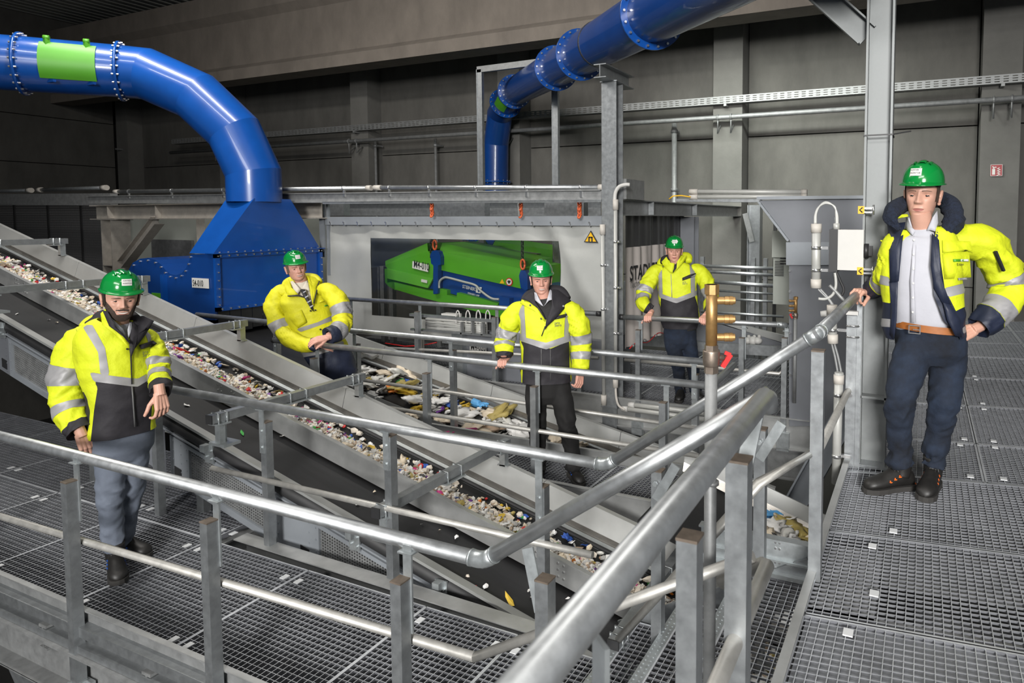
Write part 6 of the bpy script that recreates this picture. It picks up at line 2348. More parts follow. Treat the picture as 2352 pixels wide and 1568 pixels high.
# ---------------------------------------------------------------- a whole figure
class Person:
    def __init__(s, label, foot, d0, yaw, head):
        """foot: ground point; yaw: turn of the chest towards the viewer's right, degrees"""
        s.d0 = d0
        s.root = thing('person', label, 'person', foot)
        tc = Vector((-foot.x, -foot.y, 0)).normalized()
        R = Matrix.Rotation(radians(yaw), 3, 'Z')
        s.f = R @ tc
        s.s = Vector((0, 0, 1)).cross(s.f)
        px, py, dd, sc, hy, hp, hr = head[:7]
        Rh = Matrix.Rotation(radians(hy), 3, 'Z')
        hf = Rh @ tc
        hs = Vector((0, 0, 1)).cross(hf)
        hf = (hf * cos(radians(hp)) - Vector((0, 0, 1)) * sin(radians(hp))).normalized()
        hu = hf.cross(hs) * -1
        if hu.z < 0:
            hu = -hu
        Rr = Matrix.Rotation(radians(hr), 3, hf)
        hs, hu = Rr @ hs, Rr @ hu
        E = GD(px, py, d0 + dd)
        s.h = dict(O=E - (hf * 0.088 + hu * 0.118) * sc, hs=hs, hf=hf, hu=hu, s=sc)
        s.h.update(head[7])
        s.bodymb = MB()
        s.hands = []

    def J(s, px, py, dd=0.0):
        return GD(px, py, s.d0 + dd)

    def torso_rows(s, rings, nr=64, seg=88, wr=0.008, k=1.0, seed=0):
        """rings: (px, py, dd, half width, half depth)"""
        Cc = catmull([s.J(r[0], r[1], r[2]) for r in rings], nr)
        RX = cat1([r[3] for r in rings], nr)
        RY = cat1([r[4] for r in rings], nr)
        rows = []
        for i in range(nr):
            t = (Cc[min(i + 1, nr - 1)] - Cc[max(i - 1, 0)]).normalized()
            sv = (s.s - t * s.s.dot(t)).normalized()
            fv = t.cross(sv)
            if fv.dot(s.f) < 0:
                fv = -fv
            row = []
            for j in range(seg):
                a = 2 * pi * j / seg
                n = 2.35
                q = (abs(cos(a)) ** n + abs(sin(a)) ** n) ** (-1 / n)
                d = sv * cos(a) * RX[i] + fv * sin(a) * RY[i]
                p = Cc[i] + d * q * k
                if wr:
                    g = Vector((p.x * 7 + seed, p.y * 7, p.z * 9))
                    w_ = noise.noise(g) + 0.5 * noise.noise(g * 2.1 + Vector((3, 1, 2)))
                    f2 = 0.5 - 2 * abs(noise.noise(Vector((p.x * 3.5 + p.z * 3 + seed, p.y * 3.5, p.z * 5.5 - p.x * 3))))
                    p = p + d.normalized() * wr * (w_ * 0.8 + f2 * 0.9)
                row.append(p)
            rows.append(row)
        s.trows, s.tcen = rows, Cc
        return rows

    def depth_at(s, px, py):
        if not hasattr(s, 'fr'):
            s.fr = []
            for i, r in enumerate(s.trows):
                for p in r:
                    if (p - s.tcen[i]).dot(s.f) > 0.0:
                        s.fr.append((*proj(p), p.dot(FWD)))
        best = sorted(((q[0] - px) ** 2 + (q[1] - py) ** 2, q[2]) for q in s.fr)[:4]
        w = [1 / (b[0] + 1.0) for b in best]
        return sum(a * b[1] for a, b in zip(w, best)) / sum(w)

    def on(s, px, py, out=0.006):
        return GD(px, py, s.depth_at(px, py) - out)

    def drape(s, name, poly, m, out=0.006, th=0.004, parent=None):
        """flat piece lying on the front of the jacket, outline in picture points"""
        cx_, cy_ = sum(p[0] for p in poly) / len(poly), sum(p[1] for p in poly) / len(poly)
        pts_ = []
        n = len(poly)
        for i in range(n):
            a, b = poly[i], poly[(i + 1) % n]
            for f in (0.0, 0.34, 0.67):
                pts_.append((a[0] + (b[0] - a[0]) * f, a[1] + (b[1] - a[1]) * f))
        mid_ = [((p[0] + cx_) / 2, (p[1] + cy_) / 2) for p in pts_]
        P0 = [s.on(*p, out) for p in pts_]
        P1 = [s.on(*p, out + 0.003) for p in mid_]
        cc = s.on(cx_, cy_, out + 0.004)
        k = len(P0)
        B0 = [p + s.f * -th * 1.5 for p in P0]
        m_ = MB().add(P0 + P1 + [cc] + B0,
                      [(i, (i + 1) % k, k + (i + 1) % k, k + i) for i in range(k)] + [(k + i, k + (i + 1) % k, 2 * k) for i in range(k)]
                      + [(2 * k + 1 + i, 2 * k + 1 + (i + 1) % k, (i + 1) % k, i) for i in range(k)], True)
        return m_.build(name, M[m], parent or s.root, fixn=True)

    def jacket(s, rings, cloth, dark, opens, darks, bands, back_band=None, wr=0.013, seed=0, back_dark=None):
        rows = s.torso_rows(rings, wr=wr, seed=seed)
        px_m = F_ / s.d0
        nb_ = len(bands)
        fields = []
        for i, r in enumerate(rows):
            fr_ = []
            for p in r:
                front = (p - s.tcen[i]).dot(s.f) / 0.04
                q = proj(p)
                ff = max(-1, min(1, front)) * 0.02
                o_ = max([sdist(q, P) for P in opens] + [-999]) / px_m
                d_ = max([sdist(q, P) for P in darks] + [-999]) / px_m
                o_, d_ = min(o_, ff), min(d_, ff)
                if front < 0.5 and back_dark is not None:
                    d_ = max(d_, min(0.5 - front, (q[1] - back_dark) / px_m))
                bb = -1.0
                if back_band is not None:
                    bb = min(-ff, (back_band[1] - back_band[0]) / 2 / px_m - abs(q[1] - (back_band[0] + back_band[1]) / 2) / px_m)
                fr_.append([o_, d_, bb] + [min(sdist(q, P) / px_m, ff) for P in bands])
            fields.append(fr_)
        polys = rows_polys(rows, fields)
        _, rest = split_field(polys, 0)
        parts_ = []
        for k in range(2, 3 + nb_):
            bnd, rest = split_field(rest, k)
            if bnd:
                parts_.append(bnd)
        drk, rest = split_field(rest, 1)
        j = poly_obj('jacket', rest, M[cloth], s.root)
        s.jk = j
        for bnd in parts_:
            poly_obj('reflective_band', bnd, M['refl'], j, 0.0015)
        if drk:
            poly_obj('dark_panel', drk, M[dark], j)
        # hem turned in
        return j

    def sleeve(s, pts_, rad, cloth, dark, bands, cuff=0.92, wr=0.014, seed=0, fold=None):
        n0 = len(pts_) - 1
        inn = s.tcen[-9] - pts_[0]
        pts_ = [pts_[0] + inn.normalized() * 0.085 + Vector((0, 0, 0.0))] + list(pts_)
        rad = [rad[0] * 0.62] + list(rad)
        conv = lambda t: (t * n0 + 1) / (n0 + 1)
        bands = [(conv(a), conv(b)) for a, b in bands]
        cuff = conv(cuff)
        rows = limb(pts_, rad, 52, 30, wr, 1.0, seed, lambda t: (0.45 + 1.1 * exp(-((t - 0.52) / 0.2) ** 2) + 0.6 * exp(-((t - 0.95) / 0.1) ** 2)))
        n = len(rows)
        fields = []
        for i in range(n):
            t = i / (n - 1)
            b_ = max([(h - l) / 2 - abs(t - (l + h) / 2) for l, h in bands] + [-1])
            fields.append([[b_, t - cuff]] * len(rows[0]))
        polys = rows_polys(rows, fields)
        bnd, rest = split_field(polys, 0)
        drk, rest = split_field(rest, 1)
        o = poly_obj('sleeve', rest, M[cloth], s.root)
        if bnd:
            poly_obj('reflective_band', bnd, M['refl'], o, 0.0015)
        if drk:
            poly_obj('cuff', drk, M[dark], o)
        # lining seen in the cuff
        e = rows[-1]
        c = sum(e, Vector()) / len(e)
        MB().add([p for p in e] + [c + (p - c) * 0.55 - (c - sum(rows[-4], Vector()) / len(e)) * 0.6 for p in e],
                 [(i, (i + 1) % len(e), len(e) + (i + 1) % len(e), len(e) + i) for i in range(len(e))], True).build('cuff_lining', M[dark], o)
        s.bodymb.join(rows_mb(limb(pts_, [r * 0.45 for r in rad], 20, 12)))
        return o

    def trousers(s, waist, legs, m, hem_wr=0.013, vox=0.009, seed=0, shift=None):
        """waist: torso style rings; legs: list of (points, radii)"""
        mb = MB()
        Cc = catmull([s.J(r[0], r[1], r[2]) for r in waist], 12)
        RX = cat1([r[3] for r in waist], 12)
        RY = cat1([r[4] for r in waist], 12)
        RX, RY = RX + [RX[-1] * 0.72], RY + [RY[-1] * 0.72]
        Cc = Cc + [Cc[-1] - Vector((0, 0, 0.07))]
        rows = [[Cc[i] + s.s * cos(2 * pi * j / 36) * RX[i] + s.f * sin(2 * pi * j / 36) * RY[i] for j in range(36)] for i in range(13)]
        mb.join(rows_mb(rows))
        for k, (p, r) in enumerate(legs):
            mb.join(rows_mb(limb(p, r, 44, 26, hem_wr, 1.0, seed + 5 * k, lambda t: 0.5 + 1.0 * exp(-((t - 0.55) / 0.14) ** 2) + 2.2 * exp(-((t - 0.95) / 0.12) ** 2))))
            s.bodymb.join(rows_mb(limb(p, [q * 0.6 for q in r], 20, 12)))
        return remesh(mb, vox, 4).build('trousers', M[m], s.root)

    def shirt(s, rings, m, k=0.93):
        tr_, tcen = s.trows, s.tcen
        rows = s.torso_rows(rings, wr=0.004, k=k, seed=9, nr=40, seg=48)
        o = rows_mb(rows, True).build('shirt', M[m], s.root)
        s.trows, s.tcen = tr_, tcen
        rows2 = [[s_c + (p - s_c) * 0.9 for p in r] for r, s_c in ((r, sum(r, Vector()) / len(r)) for r in rows[::3])]
        s.bodymb.join(rows_mb(rows2))
        return o

    def finish(s, neck, skin='skin', vox=0.008, lines=(('SORTIER', 0.62, 0.9), ('KONTOR', 0.22, 1.0)), **hk):
        hm, T = build_head(s.h)
        s.T = T
        nk = limb(neck, [0.064, 0.058, 0.055, 0.054], 12, 22)
        core = s.bodymb.join(rows_mb(nk))
        b = remesh(core, vox, 2)
        b.join(rows_mb(nk, False)).join(hm)
        for h in s.hands:
            b.join(h)
        body = b.build('body', M[skin], s.root)
        add_face(s.root, body, s.h, T)
        add_helmet(s.root, s.h, T, lines, **hk)
        return body

    def tubec(s, name, pts_, r, m, n=26, seg=12, fuzz=0.0, parent=None):
        rows = limb(pts_, r, n, seg, fuzz, 1.0, 3)
        return rows_mb(rows).build(name, M[m], parent or s.root)


def zz_(o, k):
    """scale a list of picture points measured in an enlarged crop back to the photograph"""
    return lambda pts_: [(o[0] + p[0] / k, o[1] + p[1] / k) for p in pts_]


# ================= bearded man on the front walkway
z1 = zz_((100, 600), 3.825)
foot = GZ(268, 1318, ZL)
A1 = Person('person with dark beard and grey trousers leaning on a post on the front walkway', foot, 4.02, 14,
            (283, 692, -0.10, 1.08, 6, 4, -3, dict(hair='hairb', beard=True, smile=0.9, teeth=0.0045, lid=(9, -12), wide=1.06, brow=0.134)))
P_ = A1
rg = [(281, 992, 0.0, 0.170, 0.140), (279, 960, 0.0, 0.172, 0.145), (276, 910, 0.0, 0.176, 0.150), (270, 860, 0, 0.186, 0.152), (263, 810, 0, 0.196, 0.145), (260, 775, 0.0, 0.195, 0.120),
      (262, 752, 0.0, 0.150, 0.095), (266, 738, 0.0, 0.085, 0.075)]
P_.jacket(rg, 'hivis', 'dkcloth', [z1([(560, 480), (800, 480), (790, 600), (762, 690), (690, 645), (600, 560)])],
          [z1([(445, 1055), (775, 1098), (930, 1030), (960, 1200), (940, 1440), (940, 1700), (400, 1700), (445, 1300), (475, 1110)])],
          [z1([(405, 972), (600, 1005), (770, 1025), (830, 1030), (990, 940), (990, 1000), (830, 1100), (775, 1098), (440, 1055)]),
           z1([(335, 560), (430, 560), (540, 760), (580, 1000), (500, 990), (480, 800), (445, 740)]),
           z1([(895, 640), (930, 600), (1000, 740), (985, 950), (935, 950), (945, 790)])], seed=1, back_dark=900, back_band=(855, 880))
P_.sleeve([P_.J(205, 772, 0.02), P_.J(176, 800, -0.02), P_.J(152, 885, -0.06), P_.J(160, 945, -0.10), P_.J(186, 994, -0.16)], [0.082, 0.098, 0.090, 0.084, 0.066], 'hivis', 'dkcloth',
          [(0.37, 0.50), (0.68, 0.78)], 0.90, seed=2)
P_.sleeve([P_.J(336, 778, 0.15), P_.J(352, 806, 0.14), P_.J(364, 848, 0.07), P_.J(367, 876, -0.02), P_.J(368, 902, -0.12)], [0.060, 0.066, 0.064, 0.061, 0.056], 'hivis', 'dkcloth',
          [(0.40, 0.50), (0.60, 0.71)], 0.84, seed=3)
P_.shirt([(281, 985, 0, 0.16, 0.12), (268, 880, 0, 0.165, 0.13), (262, 790, 0, 0.17, 0.12), (266, 760, 0, 0.10, 0.09), (270, 738, 0, 0.066, 0.068)], 'checked')
P_.drape('collar_point', z1([(580, 500), (600, 500), (700, 590), (720, 640), (690, 645), (610, 560)]), 'checked', 0.028)
P_.drape('collar_point', z1([(760, 530), (782, 530), (785, 590), (745, 680), (740, 600)]), 'checked', 0.028)
P_.drape('lapel', z1([(800, 490), (880, 478), (972, 522), (900, 640), (800, 770), (770, 850), (755, 740), (770, 620)]), 'dkcloth', 0.034, 0.008)
P_.drape('lapel', z1([(505, 460), (545, 420), (600, 560), (720, 660), (770, 730), (765, 770), (640, 650), (520, 560)]), 'hivis', 0.030, 0.008)
P_.drape('lapel_lining', z1([(520, 430), (565, 440), (620, 560), (760, 700), (765, 730), (700, 660), (580, 570)]), 'dkcloth', 0.045, 0.006)
P_.tubec('hood', [P_.J(188, 752, 0.05), P_.J(212, 742, 0.10), P_.J(250, 738, 0.13), P_.J(296, 736, 0.15), P_.J(316, 742, 0.14)], [0.025, 0.05, 0.055, 0.045, 0.02], 'hivis')
P_.tubec('hood_lining', [P_.J(198, 745, 0.01), P_.J(220, 737, 0.03), P_.J(240, 725, 0.06), P_.J(290, 722, 0.09), P_.J(315, 730, 0.04)], [0.018, 0.034, 0.04, 0.036, 0.02], 'dkcloth')
fl = P_.drape('pocket_flap', z1([(842, 738), (965, 695), (998, 720), (965, 745), (860, 772)]), 'dkcloth', 0.014, 0.006)
t0_ = P_.on(*z1([(866, 812)])[0], 0.012)
t1_ = P_.on(*z1([(925, 806)])[0], 0.012)
rt = (t1_ - t0_).normalized()
text('jacket_print', 'pre', M['inkgrey'], P_.root, t0_, rt, (0, 0, 1), 0.030, off=0.004)
text('jacket_print', 'zero', M['inkgrey'], P_.root, t0_ + Vector((0, 0, -0.019)), rt, (0, 0, 1), 0.030, off=0.004)
P_.drape('zip_line', z1([(757, 745), (772, 745), (782, 1080), (772, 1080)]), 'ink', 0.010, 0.002)
P_.drape('zip_line', z1([(772, 1100), (785, 1100), (812, 1450), (798, 1455)]), 'inkgrey', 0.010, 0.002)
g = P_.on(*z1([(736, 770)])[0], 0.01)
MB().cyl(g, P_.f, 0.006, 0.006, 10).build('snap_button', M['black'], P_.root)
z = zz_((0, 0), 1)
P_.trousers([(282, 960, 0, 0.155, 0.115), (283, 1000, 0, 0.165, 0.122), (284, 1030, 0, 0.160, 0.118)],
            [([P_.J(258, 985, -0.01), P_.J(252, 1050, -0.05), P_.J(254, 1120, -0.09), P_.J(257, 1190, -0.06), P_.J(262, 1262, -0.05)], [0.080, 0.080, 0.070, 0.064, 0.060]),
             ([P_.J(306, 985, 0.02), P_.J(308, 1050, 0.04), P_.J(302, 1120, 0.05), P_.J(291, 1180, 0.08), P_.J(284, 1246, 0.12)], [0.080, 0.078, 0.068, 0.060, 0.056])], 'greytr', seed=4)
bz = ZL + 0.003
f1 = GZ(266, 1312, ZL)
f2 = GZ(287, 1270, ZL)
tc1 = Vector((-f1.x, -f1.y, 0)).normalized()
add_boot(P_.root, f1, tc1 + RGT * 0.1, bz, 1.0, 'boot_bl')
add_boot(P_.root, f2, tc1 * 0.45 + RGT * 1.0, bz, 1.0, 'boot_bl')
w = P_.J(368, 904, -0.16)
P_.hands.append(hand(w, Vector((0, 0, -1)) + P_.f * 0.35, P_.f + P_.s * 0.3 + Vector((0, 0, 0.25)), 1, (30, 45, 35), 1.05, 3, (38, 25)))
w = P_.J(188, 998, -0.165)
P_.hands.append(hand(w, Vector((0, 0, -1)) + P_.s * 0.25 + P_.f * 0.2, P_.f + P_.s * 0.1, -1, (35, 55, 40), 1.05, 2, (30, 30)))
P_.finish([P_.J(266, 755, 0.0), P_.J(270, 735, -0.01), P_.J(276, 718, -0.03), P_.J(280, 700, -0.04)], vox=0.008, sw=0.046, sticker=(0.012, 0.31),
          lines=(('SORTIER', 0.60, 0.9), ('KONTOR', 0.2, 0.9)))

# ================= man with striped tie leaning on the middle rail
z2 = zz_((600, 550), 4.75)
foot = GZ(770, 962, ZL)
d2_ = 6.55
A2 = Person('person in striped tie and long lemon jacket leaning folded arms on the middle rail', foot, d2_, 10,
            (686, 617, -0.16, 1.08, 16, 0, 7, dict(hair='hairg', smile=0.7, teeth=0.0035, lid=(8, -14), wide=1.04)))
P_ = A2
rg = [(772, 862, 0.05, 0.205, 0.15), (762, 828, 0.02, 0.205, 0.155), (740, 790, 0.0, 0.20, 0.155), (722, 750, -0.02, 0.205, 0.155), (706, 710, -0.04, 0.215, 0.15), (699, 682, -0.05, 0.215, 0.125),
      (696, 664, -0.05, 0.15, 0.10), (693, 652, -0.06, 0.09, 0.08)]
P_.jacket(rg, 'hivis2', 'navy', [z2([(300, 400), (520, 400), (520, 520), (560, 700), (588, 850), (560, 760), (470, 625), (400, 600), (340, 540)])],
          [z2([(330, 1305), (620, 1255), (900, 1170), (1150, 1130), (1150, 1700), (300, 1700)])],
          [z2([(380, 975), (620, 900), (800, 815), (810, 870), (640, 935), (430, 1008)]), z2([(310, 1258), (600, 1205), (900, 1100), (900, 1168), (620, 1255), (330, 1308)])],
          seed=11, wr=0.013, back_dark=822)
P_.sleeve([P_.J(645, 672, -0.04), P_.J(632, 705, -0.08), P_.J(652, 760, -0.14), P_.J(690, 790, -0.28), P_.J(732, 790, -0.32)], [0.080, 0.098, 0.088, 0.074, 0.058], 'hivis2', 'navy', [(0.40, 0.50)], 0.90, seed=12)
P_.sleeve([P_.J(752, 668, -0.05), P_.J(778, 695, -0.08), P_.J(788, 740, -0.16), P_.J(772, 764, -0.30), P_.J(752, 772, -0.38)], [0.080, 0.094, 0.090, 0.088, 0.080], 'hivis2', 'navy', [(0.30, 0.42), (0.64, 0.78)], 0.78, seed=13)
P_.shirt([(750, 820, 0, 0.18, 0.13), (722, 750, -0.02, 0.18, 0.135), (700, 690, -0.04, 0.18, 0.12), (695, 664, -0.05, 0.10, 0.088), (691, 646, -0.06, 0.068, 0.066)], 'cream')
P_.drape('collar_point', z2([(318, 460), (345, 450), (430, 545), (400, 590), (350, 540)]), 'cream', 0.026)
P_.drape('collar_point', z2([(440, 540), (490, 450), (515, 470), (530, 560), (490, 545)]), 'cream', 0.026)
tie = P_.drape('striped_tie', z2([(420, 545), (475, 535), (490, 580), (555, 720), (575, 790), (545, 760), (450, 600)]), 'ink', 0.022, 0.006)
for k in range(4):
    y = 575 + 52 * k
    x = 446 + 27 * k
    P_.drape('tie_stripe', z2([(x, y), (x + 42, y - 22), (x + 47, y - 8), (x + 6, y + 14)]), 'shirt', 0.0245, 0.001, tie)
P_.drape('lapel', z2([(250, 470), (300, 430), (330, 520), (410, 605), (300, 615), (262, 560)]), 'hivis2', 0.03, 0.01)
P_.drape('lapel', z2([(498, 395), (560, 405), (635, 450), (600, 590), (565, 720), (540, 600), (525, 500)]), 'hivis2', 0.034, 0.01)
P_.drape('collar_piping', z2([(628, 450), (640, 450), (578, 700), (568, 690)]), 'ink', 0.046, 0.003)
P_.drape('collar_piping', z2([(285, 612), (400, 600), (470, 625), (470, 635), (400, 612), (290, 622)]), 'ink', 0.036, 0.003)
P_.drape('chest_pocket', z2([(300, 845), (440, 765), (500, 900), (400, 965), (360, 930)]), 'hivis2', 0.012, 0.005)
P_.drape('pocket_flap', z2([(632, 690), (760, 655), (758, 635), (640, 665)]), 'hivis2', 0.014, 0.006)
P_.drape('name_tag', z2([(690, 715), (750, 705), (752, 718), (692, 730)]), 'green', 0.012, 0.003)
for q in ((538, 777), (590, 770), (640, 565), (665, 490), (645, 980)):
    g = P_.on(*z2([q])[0], 0.014)
    MB().cyl(g, P_.f, 0.008, 0.008, 10).build('snap_button', M['black'], P_.root)
P_.tubec('hood', [P_.J(655, 668, -0.02), P_.J(660, 650, 0.05), P_.J(690, 640, 0.09), P_.J(720, 638, 0.07), P_.J(735, 648, 0.0)], [0.028, 0.045, 0.05, 0.045, 0.03], 'hivis2')
P_.trousers([(764, 835, 0.03, 0.165, 0.12), (768, 870, 0.04, 0.165, 0.12)],
            [([P_.J(752, 850, 0.04), P_.J(756, 890, 0.04), P_.J(760, 945, 0.06)], [0.085, 0.08, 0.07]), ([P_.J(786, 850, 0.05), P_.J(786, 890, 0.06), P_.J(784, 945, 0.1)], [0.085, 0.08, 0.07])], 'blacktr', vox=0.012)
for (px, dx) in ((760, -0.2), (786, 0.25)):
    add_boot(P_.root, P_.J(px, 945, 0.08), P_.f + P_.s * dx, bz, 1.0, 'boot_bl')
w = P_.J(752, 774, -0.40)
P_.hands.append(hand(w, P_.s * -1 + Vector((0, 0, -0.14)), Vector((0, 0, 1)) + P_.f * 0.5, -1, (14, 16, 12), 1.08, 5, (30, 20)))
w = P_.J(738, 791, -0.36)
P_.hands.append(hand(w, P_.s + Vector((0, 0, -0.02)), P_.f + Vector((0, 0, 0.5)), 1, (60, 75, 50), 1.05, 1, (28, 40)))
P_.finish([P_.J(694, 662, -0.05), P_.J(692, 650, -0.06), P_.J(689, 638, -0.08), P_.J(687, 628, -0.09)], 'skin2', vox=0.010, sw=0.040, sticker=(0.006, 0.31), lines=(('SORTIER', 0.60, 0.8), ('KONTOR', 0.2, 0.8)))

# ================= man in the middle with a hand on the rail
z3 = zz_((1120, 570), 4.75)
foot = GZ(1285, 1100, ZL)
A3 = Person('person with white shirt collar under dark sweater, one hand on the middle rail', foot, 5.40, 2,
            (1244, 646, -0.09, 1.03, 4, 2, 1, dict(hair='hairb', hair_shell=True, smile=0.8, teeth=0.004, lid=(8, -12), wide=1.04, brow=0.133)))
P_ = A3
rg = [(1255, 874, 0.0, 0.205, 0.14), (1255, 848, 0.0, 0.206, 0.145), (1254, 815, 0, 0.202, 0.150), (1253, 775, 0, 0.205, 0.152), (1252, 738, 0, 0.212, 0.142), (1250, 712, 0.0, 0.205, 0.120),
      (1250, 694, 0.0, 0.150, 0.095), (1249, 684, 0.0, 0.085, 0.078)]
P_.jacket(rg, 'hivis', 'dkcloth', [z3([(480, 430), (735, 430), (735, 560), (650, 780), (634, 790), (590, 700), (520, 600)])],
          [z3([(360, 1012), (580, 1085), (690, 1095), (890, 1010), (895, 1310), (930, 1700), (370, 1700), (385, 1240), (392, 1080)])],
          [z3([(350, 925), (420, 975), (590, 1020), (640, 1030), (830, 965), (910, 910), (910, 1010), (640, 1102), (575, 1085), (355, 1008)]),
           z3([(330, 560), (398, 600), (420, 980), (365, 960), (360, 780), (335, 700)]),
           z3([(845, 640), (907, 560), (905, 740), (890, 760), (885, 930), (832, 965), (845, 760)])], seed=21, back_dark=800, back_band=(770, 785))
P_.sleeve([P_.J(1190, 714, 0.0), P_.J(1174, 738, -0.02), P_.J(1161, 778, -0.03), P_.J(1158, 800, -0.07), P_.J(1157, 820, -0.10)], [0.078, 0.090, 0.082, 0.074, 0.058], 'hivis', 'dkcloth', [(0.36, 0.52), (0.60, 0.71)], 0.86, seed=22)
P_.sleeve([P_.J(1312, 712, 0.0), P_.J(1327, 742, 0.0), P_.J(1334, 790, 0.0), P_.J(1335, 820, -0.03), P_.J(1333, 852, -0.06)], [0.076, 0.088, 0.084, 0.078, 0.066], 'hivis', 'dkcloth', [(0.38, 0.50), (0.66, 0.79)], 0.965, seed=23)
P_.shirt([(1255, 860, 0, 0.185, 0.12), (1253, 775, 0, 0.18, 0.135), (1251, 720, 0, 0.18, 0.118), (1250, 697, 0, 0.10, 0.088), (1248, 682, -0.01, 0.066, 0.066)], 'sweater')
P_.drape('collar_point', z3([(508, 480), (530, 485), (585, 590), (610, 632), (590, 625), (515, 565)]), 'shirt', 0.024)
P_.drape('collar_point', z3([(612, 632), (640, 590), (680, 450), (715, 470), (728, 555), (670, 570)]), 'shirt', 0.024)
P_.drape('lapel', z3([(700, 450), (760, 450), (850, 515), (912, 572), (745, 760), (650, 850), (625, 890), (640, 780), (700, 620)]), 'dkcloth', 0.03, 0.008)
P_.drape('lapel', z3([(372, 560), (440, 575), (560, 660), (632, 790), (620, 800), (520, 690), (355, 600)]), 'hivis', 0.016, 0.008)
P_.drape('lapel_lining', z3([(385, 552), (440, 500), (500, 475), (520, 585), (600, 700), (636, 790), (560, 665), (440, 575)]), 'dkcloth', 0.026, 0.006)
P_.tubec('hood', [P_.J(1200, 690, 0.02), P_.J(1216, 678, 0.08), P_.J(1250, 670, 0.12), P_.J(1285, 668, 0.10), P_.J(1304, 686, 0.03)], [0.02, 0.042, 0.05, 0.046, 0.03], 'dkcloth')
fl = P_.drape('pocket_flap', z3([(725, 748), (925, 697), (930, 715), (880, 745), (732, 778)]), 'dkcloth', 0.014, 0.006)
P_.drape('flap_tab', z3([(850, 745), (925, 708), (922, 725), (880, 752)]), 'refl', 0.024, 0.003)
t0_ = P_.on(*z3([(728, 828)])[0], 0.012)
t1_ = P_.on(*z3([(810, 822)])[0], 0.012)
rt = (t1_ - t0_).normalized()
text('jacket_print', 'pre', M['inkgrey'], P_.root, t0_, rt, (0, 0, 1), 0.032, off=0.004)
text('jacket_print', 'zero', M['inkgrey'], P_.root, t0_ + Vector((0, 0, -0.020)), rt, (0, 0, 1), 0.032, off=0.004)
P_.drape('zip_line', z3([(622, 850), (634, 850), (592, 960), (584, 955)]), 'ink', 0.010, 0.002)
P_.drape('zip_line', z3([(582, 1100), (590, 1100), (592, 1290), (584, 1290)]), 'inkgrey', 0.010, 0.002)
P_.drape('zip_line', z3([(682, 1100), (687, 1100), (690, 1440), (685, 1440)]), 'inkgrey', 0.010, 0.002)
for q in ((404, 581), (464, 621), (583, 768), (873, 581), (825, 628)):
    g = P_.on(*z3([q])[0], 0.03 if q[0] != 583 else 0.012)
    MB().cyl(g, P_.f, 0.007, 0.014, 10).build('snap_button', M['black'] if q[0] < 600 else M['chrome'], P_.root)
P_.trousers([(1256, 850, 0.0, 0.165, 0.115), (1257, 880, 0, 0.175, 0.122), (1257, 905, 0, 0.17, 0.12)],
            [([P_.J(1232, 872, 0), P_.J(1231, 920, -0.01), P_.J(1234, 975, -0.03), P_.J(1236, 1030, 0.0), P_.J(1238, 1076, 0.03)], [0.085, 0.089, 0.076, 0.066, 0.062]),
             ([P_.J(1284, 872, 0), P_.J(1292, 920, -0.02), P_.J(1303, 975, -0.05), P_.J(1313, 1030, -0.04), P_.J(1318, 1076, -0.02)], [0.085, 0.089, 0.078, 0.068, 0.064])], 'blacktr', seed=6)
add_boot(P_.root, GZ(1238, 1092, ZL), P_.f + P_.s * -0.25, bz, 1.0, 'boot_bl')
add_boot(P_.root, GZ(1317, 1098, ZL), P_.f + P_.s * 0.28, bz, 1.0, 'boot_bl')
rp3 = GY(1157, 836, YA)
w = rp3 + Vector((0.0, 0.055, 0.055))
P_.hands.append(hand(w, Vector((0.05, -1, -0.32)), Vector((0, -0.25, 1)), 1, (62, 62, 30), 1.02, 1, (48, 45)))
w = P_.J(1333, 856, -0.06)
P_.hands.append(hand(w, Vector((0, 0, -1)) + P_.s * -0.12, P_.f * 0.8 + P_.s * 0.6, -1, (28, 45, 35), 1.05, 2, (30, 35)))
P_.finish([P_.J(1250, 694, 0.0), P_.J(1248, 682, -0.01), P_.J(1246, 670, -0.02), P_.J(1245, 660, -0.03)], 'skin2', vox=0.009, sw=0.044, sticker=(-0.012, 0.31), lines=(('SORTIER', 0.60, 0.85), ('KONTOR', 0.2, 0.9)))

# ================= man by the lettered curtain
z4 = zz_((1440, 520), 6.03)
d4 = 7.32
foot = GD(1575, 917, d4)
foot.z = ZP
A4 = Person('person in zipped jacket and dark jeans holding the corner rail by the lettered curtain', foot, d4, 3,
            (1549, 578, -0.10, 1.05, 2, 3, -1, dict(hair='hairg', hair_shell=True, smile=0.35, lid=(7, -16), wide=1.06)))
P_ = A4
rg = [(1562, 752, 0.0, 0.205, 0.13), (1562, 735, 0.0, 0.215, 0.14), (1560, 712, 0, 0.212, 0.145), (1557, 680, 0, 0.215, 0.150), (1555, 650, 0, 0.220, 0.142), (1553, 628, 0.0, 0.220, 0.120),
      (1552, 613, 0.0, 0.165, 0.098), (1551, 604, 0.0, 0.095, 0.085)]
P_.jacket(rg, 'hivis', 'dkcloth', [z4([(560, 420), (690, 420), (690, 560), (640, 630), (632, 560)])],
          [z4([(470, 985), (640, 1050), (690, 1058), (940, 958), (985, 1100), (1000, 1290), (1010, 1700), (440, 1700), (465, 1200)])],
          [z4([(425, 885), (500, 940), (630, 985), (690, 993), (880, 920), (970, 880), (965, 955), (690, 1060), (640, 1050), (455, 985)]),
           z4([(425, 480), (482, 490), (495, 945), (440, 905)]), z4([(862, 450), (925, 450), (940, 650), (948, 890), (885, 920), (880, 690)])], seed=31, back_dark=690, back_band=(668, 680))
yr_ = YP
hl_, hr_ = GY(1489, 733, yr_), GY(1616, 738, yr_)
